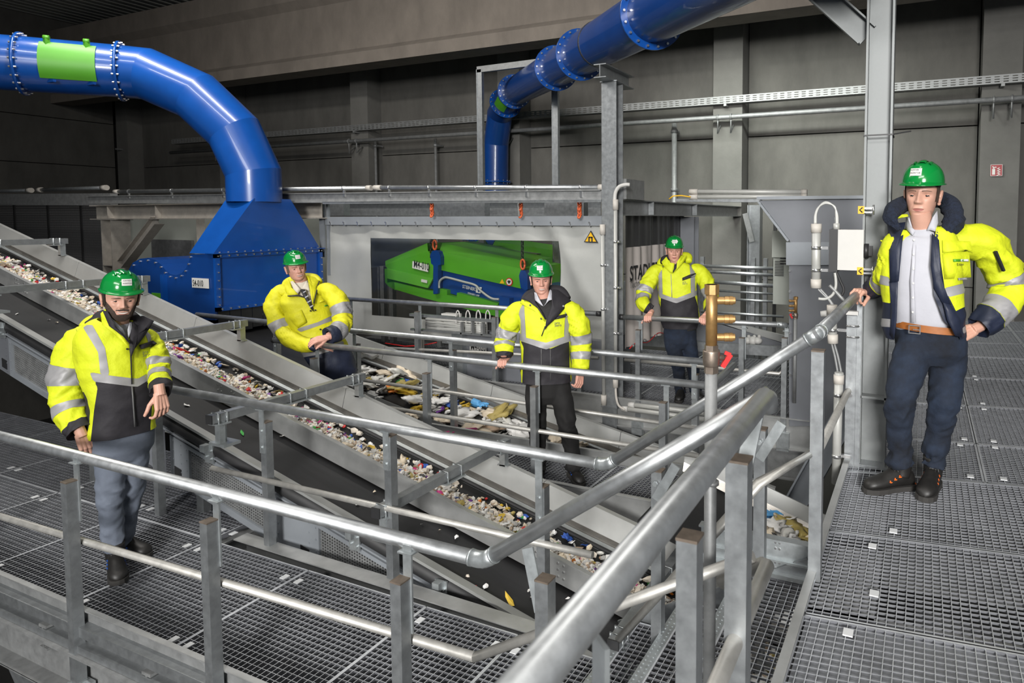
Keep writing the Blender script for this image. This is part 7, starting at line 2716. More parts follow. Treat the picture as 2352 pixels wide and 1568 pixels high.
P_.sleeve([P_.J(1506, 624, 0.0), P_.J(1490, 650, -0.03), P_.J(1477, 680, -0.10), P_.J(1479, 700, -0.24), hl_ + Vector((-0.02, 0.13, 0.08))], [0.080, 0.092, 0.082, 0.070, 0.056], 'hivis', 'dkcloth', [(0.33, 0.46), (0.54, 0.65)], 0.85, seed=32)
P_.sleeve([P_.J(1604, 622, 0.0), P_.J(1621, 648, -0.03), P_.J(1634, 682, -0.10), P_.J(1630, 702, -0.24), hr_ + Vector((0.03, 0.13, 0.08))], [0.080, 0.092, 0.082, 0.070, 0.056], 'hivis', 'dkcloth', [(0.33, 0.46), (0.54, 0.65)], 0.85, seed=33)
P_.shirt([(1562, 758, 0, 0.19, 0.115), (1558, 690, 0, 0.18, 0.13), (1554, 630, 0, 0.18, 0.115), (1552, 615, 0, 0.10, 0.09), (1550, 602, 0, 0.07, 0.07)], 'sweater')
P_.drape('lapel', z4([(545, 420), (600, 500), (660, 510), (640, 640), (600, 640), (500, 540), (480, 490)]), 'hivis', 0.03, 0.01)
P_.drape('lapel', z4([(700, 480), (760, 400), (830, 400), (800, 480), (700, 590), (640, 640), (660, 560)]), 'hivis', 0.03, 0.01)
P_.drape('zip_flap', z4([(635, 620), (665, 540), (692, 500), (685, 580), (640, 640)]), 'dkcloth', 0.042, 0.004)
P_.tubec('hood', [P_.J(1516, 612, 0.02), P_.J(1520, 602, 0.08), P_.J(1550, 594, 0.13), P_.J(1578, 590, 0.08), P_.J(1582, 600, 0.0)], [0.024, 0.05, 0.06, 0.055, 0.036], 'hivis')
P_.tubec('hood_lining', [P_.J(1520, 603, -0.02), P_.J(1526, 594, 0.04), P_.J(1545, 590, 0.08)], [0.02, 0.035, 0.03], 'dkcloth')
P_.drape('pocket_flap', z4([(765, 712), (860, 670), (972, 637), (940, 690), (768, 750)]), 'dkcloth', 0.014, 0.006)
P_.drape('flap_tab', z4([(885, 700), (968, 648), (945, 690)]), 'refl', 0.024, 0.003)
t0_ = P_.on(*z4([(768, 780)])[0], 0.012)
t1_ = P_.on(*z4([(850, 775)])[0], 0.012)
rt = (t1_ - t0_).normalized()
text('jacket_print', 'pre', M['inkgrey'], P_.root, t0_, rt, (0, 0, 1), 0.030, off=0.004)
text('jacket_print', 'zero', M['inkgrey'], P_.root, t0_ + Vector((0, 0, -0.019)), rt, (0, 0, 1), 0.030, off=0.004)
P_.drape('zip_line', z4([(606, 660), (614, 660), (628, 985), (618, 985)]), 'refl', 0.008, 0.002)
P_.trousers([(1560, 735, 0.0, 0.165, 0.112), (1559, 765, 0, 0.172, 0.12), (1559, 785, 0, 0.168, 0.118)],
            [([P_.J(1541, 758, 0), P_.J(1546, 795, -0.01), P_.J(1555, 830, -0.03), P_.J(1561, 870, -0.01), P_.J(1563, 902, 0.02)], [0.088, 0.090, 0.078, 0.066, 0.062]),
             ([P_.J(1580, 758, 0), P_.J(1584, 795, 0.0), P_.J(1589, 830, 0.0), P_.J(1594, 870, 0.04), P_.J(1597, 900, 0.07)], [0.088, 0.090, 0.076, 0.064, 0.060])], 'jeans', seed=7)
add_boot(P_.root, P_.J(1564, 915, 0.0), P_.f + P_.s * -0.2, ZP + 0.003, 1.0, 'boot')
add_boot(P_.root, P_.J(1598, 915, 0.06), P_.f + P_.s * 0.25, ZP + 0.003, 1.0, 'boot')
for (h_, sd_) in ((hl_, 1), (hr_, -1)):
    w = h_ + Vector((0, 0.055, 0.055))
    P_.hands.append(hand(w, Vector((0.06 * sd_, -1, -0.32)), Vector((0, -0.25, 1)), sd_, (62, 62, 30), 1.05, 1, (48, 45)))
P_.finish([P_.J(1552, 612, 0.0), P_.J(1551, 604, -0.01), P_.J(1550, 597, -0.03), P_.J(1549, 590, -0.04)], 'skin2', vox=0.010, sw=0.042, sticker=(-0.004, 0.31), shape='arrow', lines=(('SORTIER', 0.55, 0.8), ('KONTOR', 0.2, 0.8)))

# ================= man in the white shirt on the platform
z5 = zz_((1900, 340), 3.268)
foot = GZ(2085, 1128, 0)
A5 = Person('person in open yellow jacket over white shirt and jeans beside the main column', foot, 3.64, -10,
            (2111, 449, -0.08, 1.17, -9, 1, -2, dict(hair='hairbr', smile=0.25, lid=(10, -15), wide=0.97, brow=0.1365)))
P_ = A5
rg = [(2124, 772, 0.0, 0.205, 0.145), (2122, 745, 0.0, 0.215, 0.155), (2119, 705, 0, 0.215, 0.160), (2116, 655, 0, 0.212, 0.160), (2116, 605, 0, 0.215, 0.150), (2119, 565, 0.0, 0.212, 0.125),
      (2122, 540, 0.0, 0.165, 0.100), (2121, 522, 0.0, 0.095, 0.085)]
op = z5([(590, 420), (840, 420), (815, 620), (785, 900), (800, 1100), (880, 1300), (985, 1390), (1030, 1600), (470, 1600), (520, 1290), (532, 1000), (560, 700), (575, 600)])
P_.jacket(rg, 'hivis', 'navy', [op],
          [z5([(360, 1145), (475, 1165), (560, 1200), (500, 1460), (360, 1460)]), z5([(960, 1225), (1215, 1105), (1215, 1460), (1000, 1460)]),
           z5([(462, 540), (600, 540), (560, 1000), (545, 1290), (490, 1440), (478, 1000), (462, 720)]),
           z5([(830, 560), (835, 700), (850, 850), (880, 1050), (1000, 1290), (1015, 1440), (940, 1440), (850, 1300), (770, 1130), (770, 900)])],
          [z5([(360, 945), (470, 970), (475, 1040), (360, 1010)]), z5([(880, 1050), (1170, 980), (1230, 990), (1100, 1070), (905, 1120)]),
           z5([(360, 1272), (490, 1285), (497, 1345), (360, 1335)]), z5([(1012, 1345), (1130, 1300), (1130, 1345), (1018, 1392)])],
          seed=41, wr=0.012, back_dark=695)
# the jacket's right half is pushed out by the hand in the pocket
P_.sleeve([P_.J(2060, 556, 0.03), P_.J(2050, 590, 0.05), P_.J(2040, 628, 0.10), P_.J(2024, 652, 0.22), P_.J(2002, 664, 0.34)], [0.064, 0.072, 0.070, 0.066, 0.055], 'hivis', 'navy', [(0.62, 0.74)], 0.76, seed=42)
P_.sleeve([P_.J(2196, 552, 0.02), P_.J(2258, 560, 0.02), P_.J(2302, 620, 0.05), P_.J(2318, 668, 0.04), P_.J(2290, 712, -0.02), P_.J(2246, 752, -0.06)], [0.085, 0.106, 0.100, 0.098, 0.088, 0.062], 'hivis', 'navy', [(0.45, 0.55), (0.76, 0.86)], 0.862, seed=43, wr=0.016)
P_.shirt([(2128, 750, 0, 0.165, 0.112), (2126, 738, 0.0, 0.182, 0.126), (2118, 690, 0, 0.185, 0.142), (2114, 630, 0, 0.185, 0.142), (2116, 570, 0, 0.18, 0.118), (2119, 540, 0, 0.10, 0.092), (2118, 520, -0.01, 0.068, 0.068)], 'shirt')
# shirt details: collar, placket and buttons
P_.drape('collar_point', z5([(590, 520), (615, 520), (640, 600), (665, 620), (640, 655), (585, 600)]), 'shirt', 0.0)
P_.drape('collar_point', z5([(745, 620), (790, 520), (825, 470), (832, 560), (810, 625), (770, 615)]), 'shirt', 0.0)
P_.drape('shirt_placket', z5([(648, 660), (672, 660), (650, 1000), (665, 1310), (632, 1310), (622, 1000)]), 'shirt', -0.006, 0.003)
for k in range(6):
    g = P_.on(*z5([(652 - 2 * k, 690 + 108 * k)])[0], 0.002)
    MB().cyl(g, P_.f, 0.0055, 0.004, 10).build('shirt_button', M['sticker'], P_.root)
P_.tubec('fleece_collar', [P_.J(2066, 528, -0.10), P_.J(2046, 498, -0.06), P_.J(2058, 478, 0.02), P_.J(2082, 466, 0.10), P_.J(2120, 462, 0.14), P_.J(2165, 462, 0.10), P_.J(2186, 482, 0.02), P_.J(2190, 512, -0.05), P_.J(2166, 545, -0.11)],
         [0.016, 0.040, 0.045, 0.046, 0.045, 0.050, 0.056, 0.054, 0.018], 'fur', 60, 30, 0.012)
P_.drape('collar_edge', z5([(430, 505), (600, 495), (608, 512), (470, 545), (455, 535)]), 'hivis', 0.03, 0.006)
P_.drape('collar_tab', z5([(500, 545), (522, 540), (528, 560), (505, 570)]), 'hivis', 0.05, 0.004)
P_.drape('lapel_lining', z5([(450, 570), (585, 555), (560, 720), (535, 1000), (470, 1010), (462, 720)]), 'navy', 0.010, 0.006)
P_.drape('front_edge', z5([(785, 640), (838, 690), (850, 850), (880, 1050), (930, 1180), (880, 1190), (800, 1050), (775, 880)]), 'navy', 0.012, 0.006)
P_.drape('front_edge', z5([(870, 1160), (930, 1180), (1000, 1290), (1012, 1420), (960, 1410), (900, 1290)]), 'navy', 0.022, 0.006)
P_.drape('front_edge', z5([(465, 1000), (530, 1000), (520, 1290), (500, 1440), (470, 1400), (478, 1200)]), 'navy', 0.010, 0.005)
P_.drape('pocket_flap', z5([(865, 690), (1075, 700), (1090, 790), (1065, 770), (868, 785)]), 'hivis', 0.012, 0.005)
P_.drape('chest_pocket', z5([(862, 790), (1065, 775), (1080, 970), (880, 985)]), 'hivis', 0.006, 0.004)
P_.drape('pocket_flap', z5([(398, 690), (462, 690), (462, 765), (400, 700)]), 'hivis', 0.010, 0.005)
P_.drape('reflex_tab', z5([(983, 975), (1048, 972), (1050, 988), (985, 992)]), 'refl', 0.014, 0.003)
P_.drape('green_badge', z5([(945, 833), (1062, 832), (1062, 852), (947, 853)]), 'green', 0.014, 0.003)
P_.drape('badge_field', z5([(1003, 834), (1061, 833), (1061, 850), (1003, 851)]), 'sticker', 0.019, 0.002)
t0_ = P_.on(*z5([(970, 883)])[0], 0.014)
t1_ = P_.on(*z5([(1050, 879)])[0], 0.014)
rt = (t1_ - t0_).normalized()
text('name_print', 'B. Kreie', M['ink'], P_.root, t0_, rt, (0, 0, 1), 0.021, off=0.004, bold=0.01)
MB().bar(P_.J(2286, 577, -0.09), P_.J(2305, 622, -0.075), 0.018, 0.012).build('sleeve_zip', M['ink'], P_.root)
# belt with buckle
P_.fr = None
tr_, tc_ = P_.trows, P_.tcen
bl_rows = []
for (py, k) in ((736, 1), (752, 1)):
    c = P_.J(2131, py + 3, 0.0)
    bl_rows.append([c + P_.s * cos(2 * pi * j / 48) * 0.192 + P_.f * sin(2 * pi * j / 48) * 0.142 + Vector((0, 0, -0.012 * cos(2 * pi * j / 48))) for j in range(48)])
rows_mb(bl_rows, False).build('belt', M['leather'], P_.root)
bc = P_.J(2112, 748, 0.0) + P_.f * 0.147
m = MB()
for (a, b, w_, h_) in ((-0.028, 0, 0.005, 0.046), (0.028, 0, 0.005, 0.046), (0, 0.021, 0.06, 0.005), (0, -0.021, 0.06, 0.005), (0.01, 0, 0.036, 0.004)):
    m.box(bc + P_.s * a + Vector((0, 0, b)), (w_, 0.006, h_), math.atan2(P_.s.y, P_.s.x))
m.build('belt_buckle', M['chrome'], P_.root)
P_.trousers([(2134, 744, 0.0, 0.184, 0.130), (2136, 775, 0, 0.190, 0.136), (2138, 805, 0, 0.186, 0.135)],
            [([P_.J(2102, 785, 0.0), P_.J(2084, 850, -0.05), P_.J(2068, 920, -0.10), P_.J(2066, 990, -0.05), P_.J(2068, 1068, -0.01)], [0.098, 0.098, 0.080, 0.068, 0.066]),
             ([P_.J(2176, 785, 0.0), P_.J(2176, 850, -0.02), P_.J(2166, 930, -0.05), P_.J(2156, 990, 0.0), P_.J(2145, 1066, 0.02)], [0.098, 0.098, 0.082, 0.070, 0.066])], 'jeans', seed=8, vox=0.008, hem_wr=0.014)
add_boot(P_.root, GZ(2064, 1124, 0), P_.f + P_.s * -0.95, 0.003, 1.06, 'boot_or')
add_boot(P_.root, GZ(2141, 1123, 0), P_.f + P_.s * -0.05, 0.003, 1.06, 'boot_or')
hw = lerp(pt, pq, 0.66)
w = P_.J(1992, 668, 0.36)
P_.hands.append(hand(w, (lerp(pt, pq, 0.72) + Vector((0, 0, 0.03))) - w, Vector((0, 0, 1)) + P_.f * 0.35, -1, (35, 60, 40), 1.12, 3, (30, 35)))
w = P_.J(2236, 756, -0.07)
P_.hands.append(hand(w, P_.J(2200, 772, -0.10) - w, P_.f + Vector((0, 0, 0.3)), 1, (35, 40, 30), 1.08, 2, (35, 20)))
P_.finish([P_.J(2120, 540, 0.0), P_.J(2118, 522, -0.01), P_.J(2116, 502, -0.03), P_.J(2114, 486, -0.04)], 'skin', vox=0.008, sw=0.050, sticker=(-0.018, 0.31), lines=(('SORTIER', 0.60, 0.9), ('KONTOR', 0.2, 1.0)))
# ================================================================== WASTE ON THE BELTS
RW = random.Random(21)


def wmat(nm, c, rough=0.55):
    return mat(nm, c, rough, 0, 0.18, 30)


WM = {'foam': wmat('offwhite_foam', (0.76, 0.68, 0.58), 0.85), 'white': wmat('white_plastic_bit', (0.80, 0.79, 0.77)), 'grey': wmat('greyish_film', (0.42, 0.41, 0.39)),
      'cream': wmat('cream_plastic_bit', (0.70, 0.60, 0.46)), 'beige': wmat('brownish_plastic_bit', (0.36, 0.26, 0.18)), 'red': wmat('red_plastic_bit', (0.55, 0.02, 0.02)),
      'blue': wmat('blue_plastic_bit', (0.03, 0.10, 0.42)), 'green': wmat('green_plastic_bit', (0.05, 0.34, 0.06)), 'yellow': wmat('yellow_plastic_bit', (0.66, 0.44, 0.04)),
      'orange': wmat('orange_plastic_bit', (0.68, 0.20, 0.02)), 'pink': wmat('pink_plastic_bit', (0.62, 0.05, 0.25)), 'dark': wmat('dark_plastic_bit', (0.03, 0.028, 0.027)),
      'sky': wmat('light_blue_rubber', (0.10, 0.36, 0.70)), 'ochre': wmat('ochre_film', (0.42, 0.33, 0.10)), 'purple': wmat('purple_plastic_bit', (0.16, 0.03, 0.28)),
      'clear': wmat('milky_film', (0.66, 0.65, 0.61), 0.3)}


def lump(m, r, sq, jit, seed, sub=1):
    bm = bmesh.new()
    bmesh.ops.create_icosphere(bm, subdivisions=sub, radius=1.0)
    vs = []
    for v in bm.verts:
        n_ = noise.noise(v.co * 1.4 + Vector((seed * 7.1, 0, 0))) + 0.6 * noise.noise(v.co * 3.1 + Vector((0, seed * 3.7, 0)))
        if sub > 2:
            n_ += 0.55 * (0.5 - abs(noise.noise(v.co * 6.5 + Vector((seed, 0, seed))) * 2))
        p = v.co * (1 + jit * n_)
        vs.append(Vector((p.x * sq[0], p.y * sq[1], p.z * sq[2])) * r)
    fs = [tuple(v.index for v in f.verts) for f in bm.faces]
    bm.free()
    return m.add(vs, fs, sub > 1)


def flake(m, r, seed):
    rr = random.Random(seed)
    n_ = 5 + seed % 3
    a0 = rr.random() * 6
    top = []
    for i in range(n_):
        a = a0 + 2 * pi * i / n_
        q = r * rr.uniform(0.55, 1.15)
        top.append(Vector((cos(a) * q * 1.2, sin(a) * q * 0.8, rr.uniform(-0.25, 0.35) * r)))
    c = Vector((0, 0, rr.uniform(0.0, 0.3) * r))
    vs = top + [c] + [p - Vector((0, 0, 0.0025)) for p in top] + [c - Vector((0, 0, 0.0025))]
    fs = [(i, (i + 1) % n_, n_) for i in range(n_)] + [(n_ + 1 + (i + 1) % n_, n_ + 1 + i, 2 * n_ + 1) for i in range(n_)] + [(i, n_ + 1 + i, n_ + 1 + (i + 1) % n_, (i + 1) % n_) for i in range(n_)]
    return m.add(vs, fs, False)


PROTO = {}
for k in range(6):
    PROTO[('chunk', k)] = lump(MB(), 1.0, (1.0, 0.8, 0.65), 0.45, k).mesh('foam_chunk')
    PROTO[('flake', k)] = flake(MB(), 1.0, k + 3).mesh('plastic_flake')
    PROTO[('film', k)] = lump(MB(), 1.0, (1.2, 0.9, 0.33), 0.95, k + 30, 3).mesh('film_scrap')
PROTO[('cap', 0)] = MB().tube([(0, 0, -0.3), (0, 0, 0.25), (0, 0, 0.35)], [1.0, 1.0, 0.85], 12).mesh('bottle_cap')
MESHC = {}


def piece_mesh(kind, k, col):
    key = (kind, k, col)
    if key not in MESHC:
        me = PROTO[(kind, k)].copy()
        me.materials.append(WM[col])
        MESHC[key] = me
    return MESHC[key]


NAMES = {'chunk': 'foam_chunk', 'flake': 'plastic_flake', 'film': 'film_scrap', 'cap': 'bottle_cap'}
CN = {'foam': 'off-white', 'white': 'white', 'grey': 'greyish', 'cream': 'cream', 'beige': 'brownish', 'red': 'red', 'blue': 'blue', 'green': 'green', 'yellow': 'yellow', 'orange': 'orange',
      'pink': 'pink', 'dark': 'dark', 'sky': 'light blue', 'ochre': 'ochre', 'purple': 'purple', 'clear': 'milky clear'}
WD = {'chunk': 'foam chunk', 'flake': 'plastic flake', 'film': 'crumpled film scrap', 'cap': 'plastic bottle cap'}


def drop(kind, col, p, size, label, group, tilt=0.5, k=None):
    k = (RW.randrange(6) if kind != 'cap' else 0) if k is None else k
    o = bpy.data.objects.new(NAMES[kind], piece_mesh(kind, k, col))
    COL.objects.link(o)
    o.location = p
    o.scale = (size, size, size)
    o.rotation_euler = (RW.uniform(-tilt, tilt), 0.235 + RW.uniform(-tilt, tilt), RW.uniform(0, 6.28))
    tag(o, label, 'waste', group)
    return o


def heap_z(y, x):
    return 0.135 * max(0.0, 1 - max(0.0, (y - 3.47) / 0.37)) ** 0.9 + 0.014 * noise.noise(Vector((x * 3, y * 6, 0)))


PAL = ['foam'] * 14 + ['white'] * 16 + ['grey'] * 6 + ['cream'] * 13 + ['clear'] * 9 + ['beige'] * 5 + ['dark'] + ['red', 'blue', 'green', 'yellow', 'orange', 'pink', 'ochre', 'ochre', 'purple']
# the mass underneath: thousands of bits, one object per belt
hm_ = MB()
cols = sorted(set(PAL))
n_heap = 9000
for i in range(n_heap):
    x = RW.uniform(-10.2, -0.7)
    y = 3.482 + 0.36 * RW.random() ** 0.9 if RW.random() < 0.93 else RW.uniform(3.8, 3.96)
    col = RW.choice(PAL)
    hm_.cur = cols.index(col)
    s_ = RW.uniform(0.011, 0.030)
    t_ = MB()
    if RW.random() < 0.62:
        lump(t_, s_ * 0.9, (1.25, 0.85, 0.65), 0.4, RW.random() * 50, 1)
    else:
        flake(t_, s_ * 1.25, RW.randrange(9999))
    R3 = Matrix.Rotation(RW.uniform(0, 6.28), 3, 'Z') @ Matrix.Rotation(RW.uniform(-0.9, 0.9), 3, 'X') @ Matrix.Rotation(RW.uniform(-0.9, 0.9), 3, 'Y')
    c = along(x, y, -0.215 + heap_z(y, x) * RW.uniform(0.55, 1.0) + s_ * 0.4)
    hm_.add([c + R3 @ v for v in t_.v], t_.f, False)
o = hm_.build('plastic_flake_mass', [WM[c] for c in cols])
o['kind'] = 'stuff'
tag(o, 'dense mass of small mixed plastic flakes heaped along the sloping conveyor belt', 'waste')
SEG = ['at its lowest end by the stair', 'under the rising stair rail', 'between its two lowest crossbars', 'between the middle crossbars', 'just right of the bearded man', 'just above the bearded man', 'at its far upper left end']
# the single pieces lying on top
GR = 'loose pieces on the flake conveyor'
cnt = 0
for i in range(250):
    x = -1.0 - 8.6 * RW.random() ** 1.25
    if RW.random() < 0.72:
        y = RW.uniform(3.49, 3.82)
    else:
        y = RW.uniform(3.80, 3.95)
    kind = RW.choice(['chunk', 'chunk', 'chunk', 'flake', 'flake', 'flake', 'film', 'cap'])
    col = {'chunk': RW.choice(['foam', 'foam', 'foam', 'cream', 'white']), 'cap': RW.choice(['white', 'red', 'blue', 'green', 'yellow', 'purple'])}.get(kind) or RW.choice(PAL)
    s_ = {'chunk': RW.uniform(0.016, 0.030), 'flake': RW.uniform(0.020, 0.040), 'film': RW.uniform(0.024, 0.042), 'cap': RW.uniform(0.014, 0.02)}[kind]
    seg_ = SEG[max(0, min(6, int((-x - 1.36) / 1.495 + 1)))]
    drop(kind, col, along(x, y, -0.212 + heap_z(y, x) + s_ * 0.45), s_, ('large ' if s_ > {'chunk': 0.026, 'flake': 0.031, 'film': 0.034, 'cap': 0.0175}[kind] else 'small ') + CN[col] + ' ' + WD[kind] + ' on the flake conveyor ' + seg_, CN[col] + ' ' + WD[kind] + 's on the flake conveyor', 0.6)
for i in range(16):                                 # chunks in a row along the rear of the belt
    x = -1.3 - 0.42 * i + RW.uniform(-0.12, 0.12)
    drop('chunk', 'foam', along(x, 3.90 + RW.uniform(-0.03, 0.04), -0.195), RW.uniform(0.026, 0.042), 'off-white foam chunk lying apart along the rear edge of the flake conveyor', 'foam chunks along the rear of the flake conveyor')


# black belt: a few scattered bits
def on_plane(px, py, f0, slope, y=None):
    r = ray(px, py)
    # z = f0 + slope * x
    t = (f0 - CAMZ) / (r.z - slope * r.x)
    return CAMP + r * t


b0 = lambda px, py: on_plane(px, py, z0(0) - 0.018, S0)
UN = [(1170, 1380, 'flake', 'yellow', 0.05, 'bright yellow plastic strip alone on the black belt near the stair'), (557, 996, 'flake', 'green', 0.035, 'green plastic strip on the black belt beside the second crossbar'),
      (430, 932, 'flake', 'white', 0.03, 'white plastic flake on the black belt just right of the bearded man'), (1090, 1349, 'flake', 'red', 0.02, 'small red flake on the black belt left of the yellow strip'),
      (1117, 1350, 'flake', 'white', 0.025, 'small white flake on the black belt left of the yellow strip'), (1075, 1325, 'chunk', 'foam', 0.014, 'small pinkish chunk on the black belt above the yellow strip'),
      (1050, 1235, 'flake', 'white', 0.02, 'small white flake on the black belt under the front rail knee tube')]
for (px, py, kd, cl_, s_, lb) in UN:
    p = b0(px, py)
    o = drop(kd, cl_, p + Vector((0, 0, 0.008)), s_, lb, None, 0.12)
    if cl_ in ('yellow', 'green'):
        o.scale = (s_ * 1.5, s_ * 0.5, s_ * 0.4)
        o.rotation_euler = (0.0, 0.235, -0.5)
for (px, py) in ((130, 741), (112, 735), (38, 722), (632, 942), (648, 1003), (968, 1205), (1010, 1218), (1215, 1358), (1222, 1372), (700, 1010), (300, 860), (64, 760), (1303, 1375), (820, 1160), (860, 1130)):
    drop('flake', RW.choice(['white', 'grey', 'cream']), b0(px, py) + Vector((0, 0, 0.006)), RW.uniform(0.012, 0.02), 'tiny pale flake scattered on the nearly empty black belt', 'pale flakes on the black belt', 0.2)

# film conveyor: larger wrappings, film and a glove
F0 = pa.z - pa.x * s2 - 0.233
b2 = lambda px, py: on_plane(px, py, F0, s2)
z7 = lambda x, y: (700 + x / 2.94, 500 + y / 2.94)
fpart = lambda x: 'upper part' if x < -5.3 else ('middle part' if x < -4.0 else 'lower part')
FL = [(275, 1012, 'pink', 0.055), (300, 985, 'grey', 0.09), (420, 1035, 'white', 0.11), (540, 1050, 'cream', 0.09), (600, 1040, 'orange', 0.06), (640, 1060, 'clear', 0.13), (655, 1150, 'ochre', 0.16),
      (598, 1160, 'orange', 0.10), (700, 1185, 'yellow', 0.11), (740, 1240, 'white', 0.12), (420, 1135, 'clear', 0.10), (495, 1215, 'white', 0.05), (910, 1190, 'grey', 0.11), (930, 1240, 'white', 0.09),
      (1000, 1200, 'clear', 0.10), (1195, 1238, 'beige', 0.05), (910, 1300, 'purple', 0.05), (735, 1330, 'cream', 0.07), (1080, 1338, 'white', 0.14), (930, 1372, 'cream', 0.09), (1300, 1335, 'ochre', 0.16),
      (1260, 1330, 'cream', 0.09), (1440, 1382, 'white', 0.06), (1050, 1450, 'pink', 0.10), (1130, 1448, 'cream', 0.15), (1240, 1440, 'beige', 0.12), (1440, 1462, 'white', 0.15), (1480, 1522, 'yellow', 0.05),
      (690, 1060, 'cream', 0.12), (560, 1100, 'clear', 0.09), (750, 1290, 'yellow', 0.08), (850, 1220, 'white', 0.05), (1700, 1500, 'cream', 0.08), (1860, 1545, 'cream', 0.10), (1600, 1530, 'white', 0.06),
      (1000, 1260, 'blue', 0.08), (700, 1100, 'blue', 0.05), (240, 960, 'white', 0.09), (330, 1020, 'cream', 0.08), (1790, 1560, 'red', 0.03), (1380, 1395, 'clear', 0.08), (640, 1110, 'green', 0.05),
      (480, 1090, 'clear', 0.08), (870, 1290, 'grey', 0.08)]
for (x, y, c_, s_) in FL:
    px, py = z7(x, y)
    p = b2(px, py + 3)
    drop('film', c_, p + Vector((0, 0, s_ * 0.22)), s_ * 0.85, 'big ' * (s_ > 0.1) + CN[c_] + ' crumpled film wrapping on the ' + fpart(p.x) + ' of the film conveyor', CN[c_] + ' film scraps on the film conveyor', 0.25)
for i in range(120):
    px, py = z7(RW.uniform(220, 1550), 0)
    x_ = (px - 700) * 2.94
    py = 500 + (lerp(1000, 1430, (x_ - 220) / 1330) + RW.uniform(-60, 130)) / 2.94
    p = b2(px, py)
    if not 5.3 < p.y < 5.93:
        continue
    c_ = RW.choice(['white', 'cream', 'clear', 'grey', 'ochre', 'dark', 'yellow', 'white', 'clear'])
    s_ = RW.uniform(0.025, 0.06)
    drop('film', c_, p + Vector((0, 0, s_ * 0.2)), s_, 'small ' + CN[c_] + ' film scrap on the ' + fpart(p.x) + ' of the film conveyor', CN[c_] + ' film scraps on the film conveyor', 0.3)
# printed packet
p = b2(*z7(445, 972)) + Vector((0, 0, 0.05))
pk = thing('printed_packet', 'white printed food packet at the top of the film conveyor', 'packet', p)
Rm = Matrix.Rotation(0.35, 3, 'Z') @ Matrix.Rotation(-0.5, 3, 'X')


def pkp(u, v, l=0.0):
    return p + Rm @ Vector((lerp(-0.125, 0.125, u), lerp(-0.08, 0.08, v), 0.02 * sin(u * 7) + 0.012 * cos(v * 6) + l))


g1 = MB().grid(10, 7, lambda u, v: pkp(u, v))
g1.build('packet_film', WM['white'], pk)
MB().grid(8, 5, lambda u, v: pkp(lerp(0.12, 0.7, u), lerp(0.25, 0.8, v), 0.004)).build('blue_print', WM['blue'], pk)
MB().grid(5, 5, lambda u, v: pkp(lerp(0.55, 0.9, u), lerp(0.35, 0.85, v), 0.007)).build('orange_print', WM['orange'], pk)
# blue rubber glove
p = b2(*z7(1180, 1278)) + Vector((0, 0, 0.03))
m = MB()
m.ball(p, 0.055, 12, 8, (1.2, 0.9, 0.45))
for k in range(5):
    a = -0.9 + 0.42 * k + (0.7 if k == 4 else 0)
    d = Vector((cos(a), sin(a) * 0.8, 0.15 * (k % 2)))
    m.tube([p + d * 0.03, p + d * 0.085, p + d * 0.115 + Vector((0, 0, -0.01))], [0.019, 0.016, 0.011], 8)
m.tube([p, p - Vector((0.09, 0.01, -0.02))], [0.045, 0.05], 10)
o = remesh(m, 0.006, 2).build('rubber_glove', WM['sky'])
tag(o, 'crumpled light blue rubber glove on the film conveyor beside the middle rail', 'glove')

# lower belt seen through the railing under the right platform
lb = thing('lower_belt_conveyor', 'short stretch of belt with packaging seen below the right platform edge', 'conveyor', (-0.7, 4.3, -1.3))
q0, q1 = GY(1745, 1110, 4.55), GY(1900, 1185, 4.55)
dq = q1 - q0
q0, q1 = q0 - dq * 1.2, q1 + dq * 1.2
MB().prism([q0, q1, q1 + Vector((0, -0.03, -0.10)), q0 + Vector((0, -0.03, -0.10))], (0, 0.01, 0)).build('rear_side_plate', M['plate_lt'], lb)
MB().prism([q0 + Vector((0, -0.03, -0.10)), q1 + Vector((0, -0.03, -0.10)), q1 + Vector((0, -0.06, -0.16)), q0 + Vector((0, -0.06, -0.16))], (0, 0.01, 0)).build('rear_liner', M['plate_refl'], lb)
vd = Vector((0, 0, -0.17))
MB().prism([q0 + vd, q1 + vd, q1 + vd + Vector((0, -0.9, 0)), q0 + vd + Vector((0, -0.9, 0))], (0, 0, -0.02)).build('belt', M['belt'], lb)
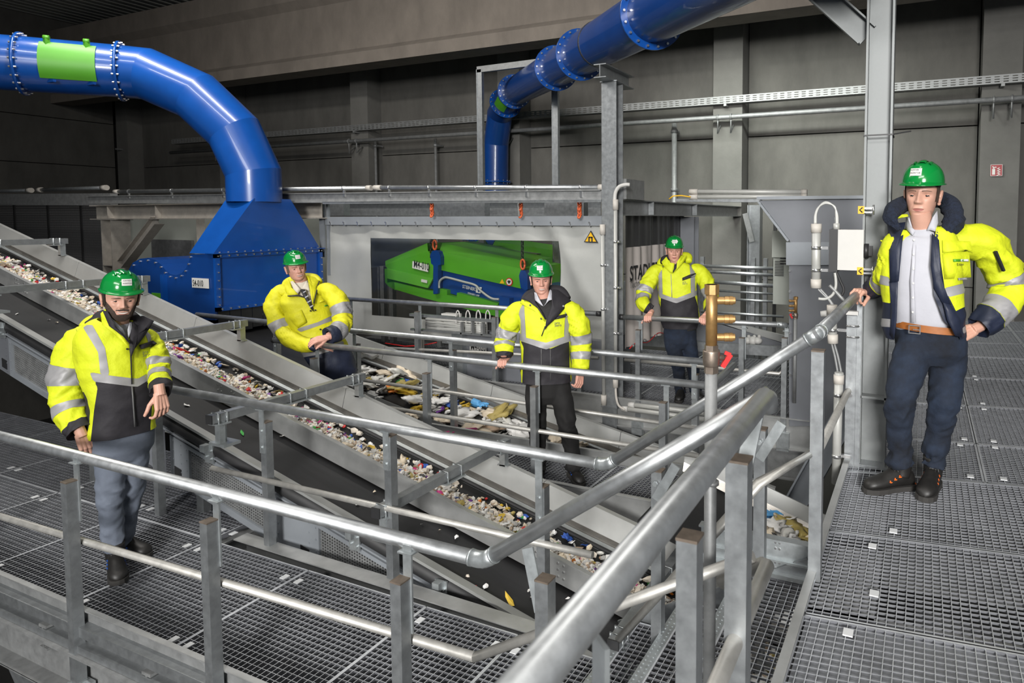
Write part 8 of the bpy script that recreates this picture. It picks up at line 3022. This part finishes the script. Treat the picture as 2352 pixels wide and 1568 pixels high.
nrm = (q1 - q0).cross(Vector((0, 1, 0))).normalized()
z8 = lambda x, y: (1552 + x / 2.94, 1035 + y / 2.94)
for (x, y, kd, c_, s_) in ((655, 445, 'film', 'sky', 0.07), (690, 455, 'film', 'cream', 0.06), (740, 490, 'film', 'white', 0.06), (760, 535, 'film', 'ochre', 0.09), (660, 520, 'film', 'white', 0.07),
                           (830, 545, 'film', 'ochre', 0.06), (870, 510, 'film', 'blue', 0.04), (700, 555, 'film', 'clear', 0.07), (770, 590, 'film', 'white', 0.06), (850, 580, 'film', 'ochre', 0.06),
                           (880, 610, 'film', 'cream', 0.06), (800, 620, 'cap', 'red', 0.025), (680, 600, 'film', 'dark', 0.05), (640, 600, 'film', 'cream', 0.05)):
    r = ray(*z8(x, y))
    t = ((q0 + vd) - CAMP).dot(nrm) / r.dot(nrm)
    p = CAMP + r * t
    drop(kd, c_, p + Vector((0, 0, s_ * 0.3)), s_, CN[c_] + ' ' + WD[kd] + ' on the lower belt under the platform edge', CN[c_] + ' ' + WD[kd] + 's on the lower belt', 0.3)
# waste lying under the grating of the stair
hm_ = MB()
for i in range(420):
    col = RW.choice(PAL)
    hm_.cur = cols.index(col)
    s_ = RW.uniform(0.02, 0.05)
    t_ = MB()
    flake(t_, s_ * 1.2, RW.randrange(9999)) if RW.random() < 0.5 else lump(t_, s_, (1.2, 0.8, 0.5), 0.4, RW.random() * 50, 1)
    R3 = Matrix.Rotation(RW.uniform(0, 6.28), 3, 'Z') @ Matrix.Rotation(RW.uniform(-0.6, 0.6), 3, 'X')
    c = Vector((RW.uniform(-0.76, -0.45), RW.uniform(2.3, 3.0), -0.60 + RW.uniform(0, 0.04)))
    hm_.add([c + R3 @ v for v in t_.v], t_.f, False)
o = hm_.build('plastic_flake_mass', [WM[c] for c in cols])
o['kind'] = 'stuff'
tag(o, 'mixed plastic bits lying deep under the stair grating', 'waste')
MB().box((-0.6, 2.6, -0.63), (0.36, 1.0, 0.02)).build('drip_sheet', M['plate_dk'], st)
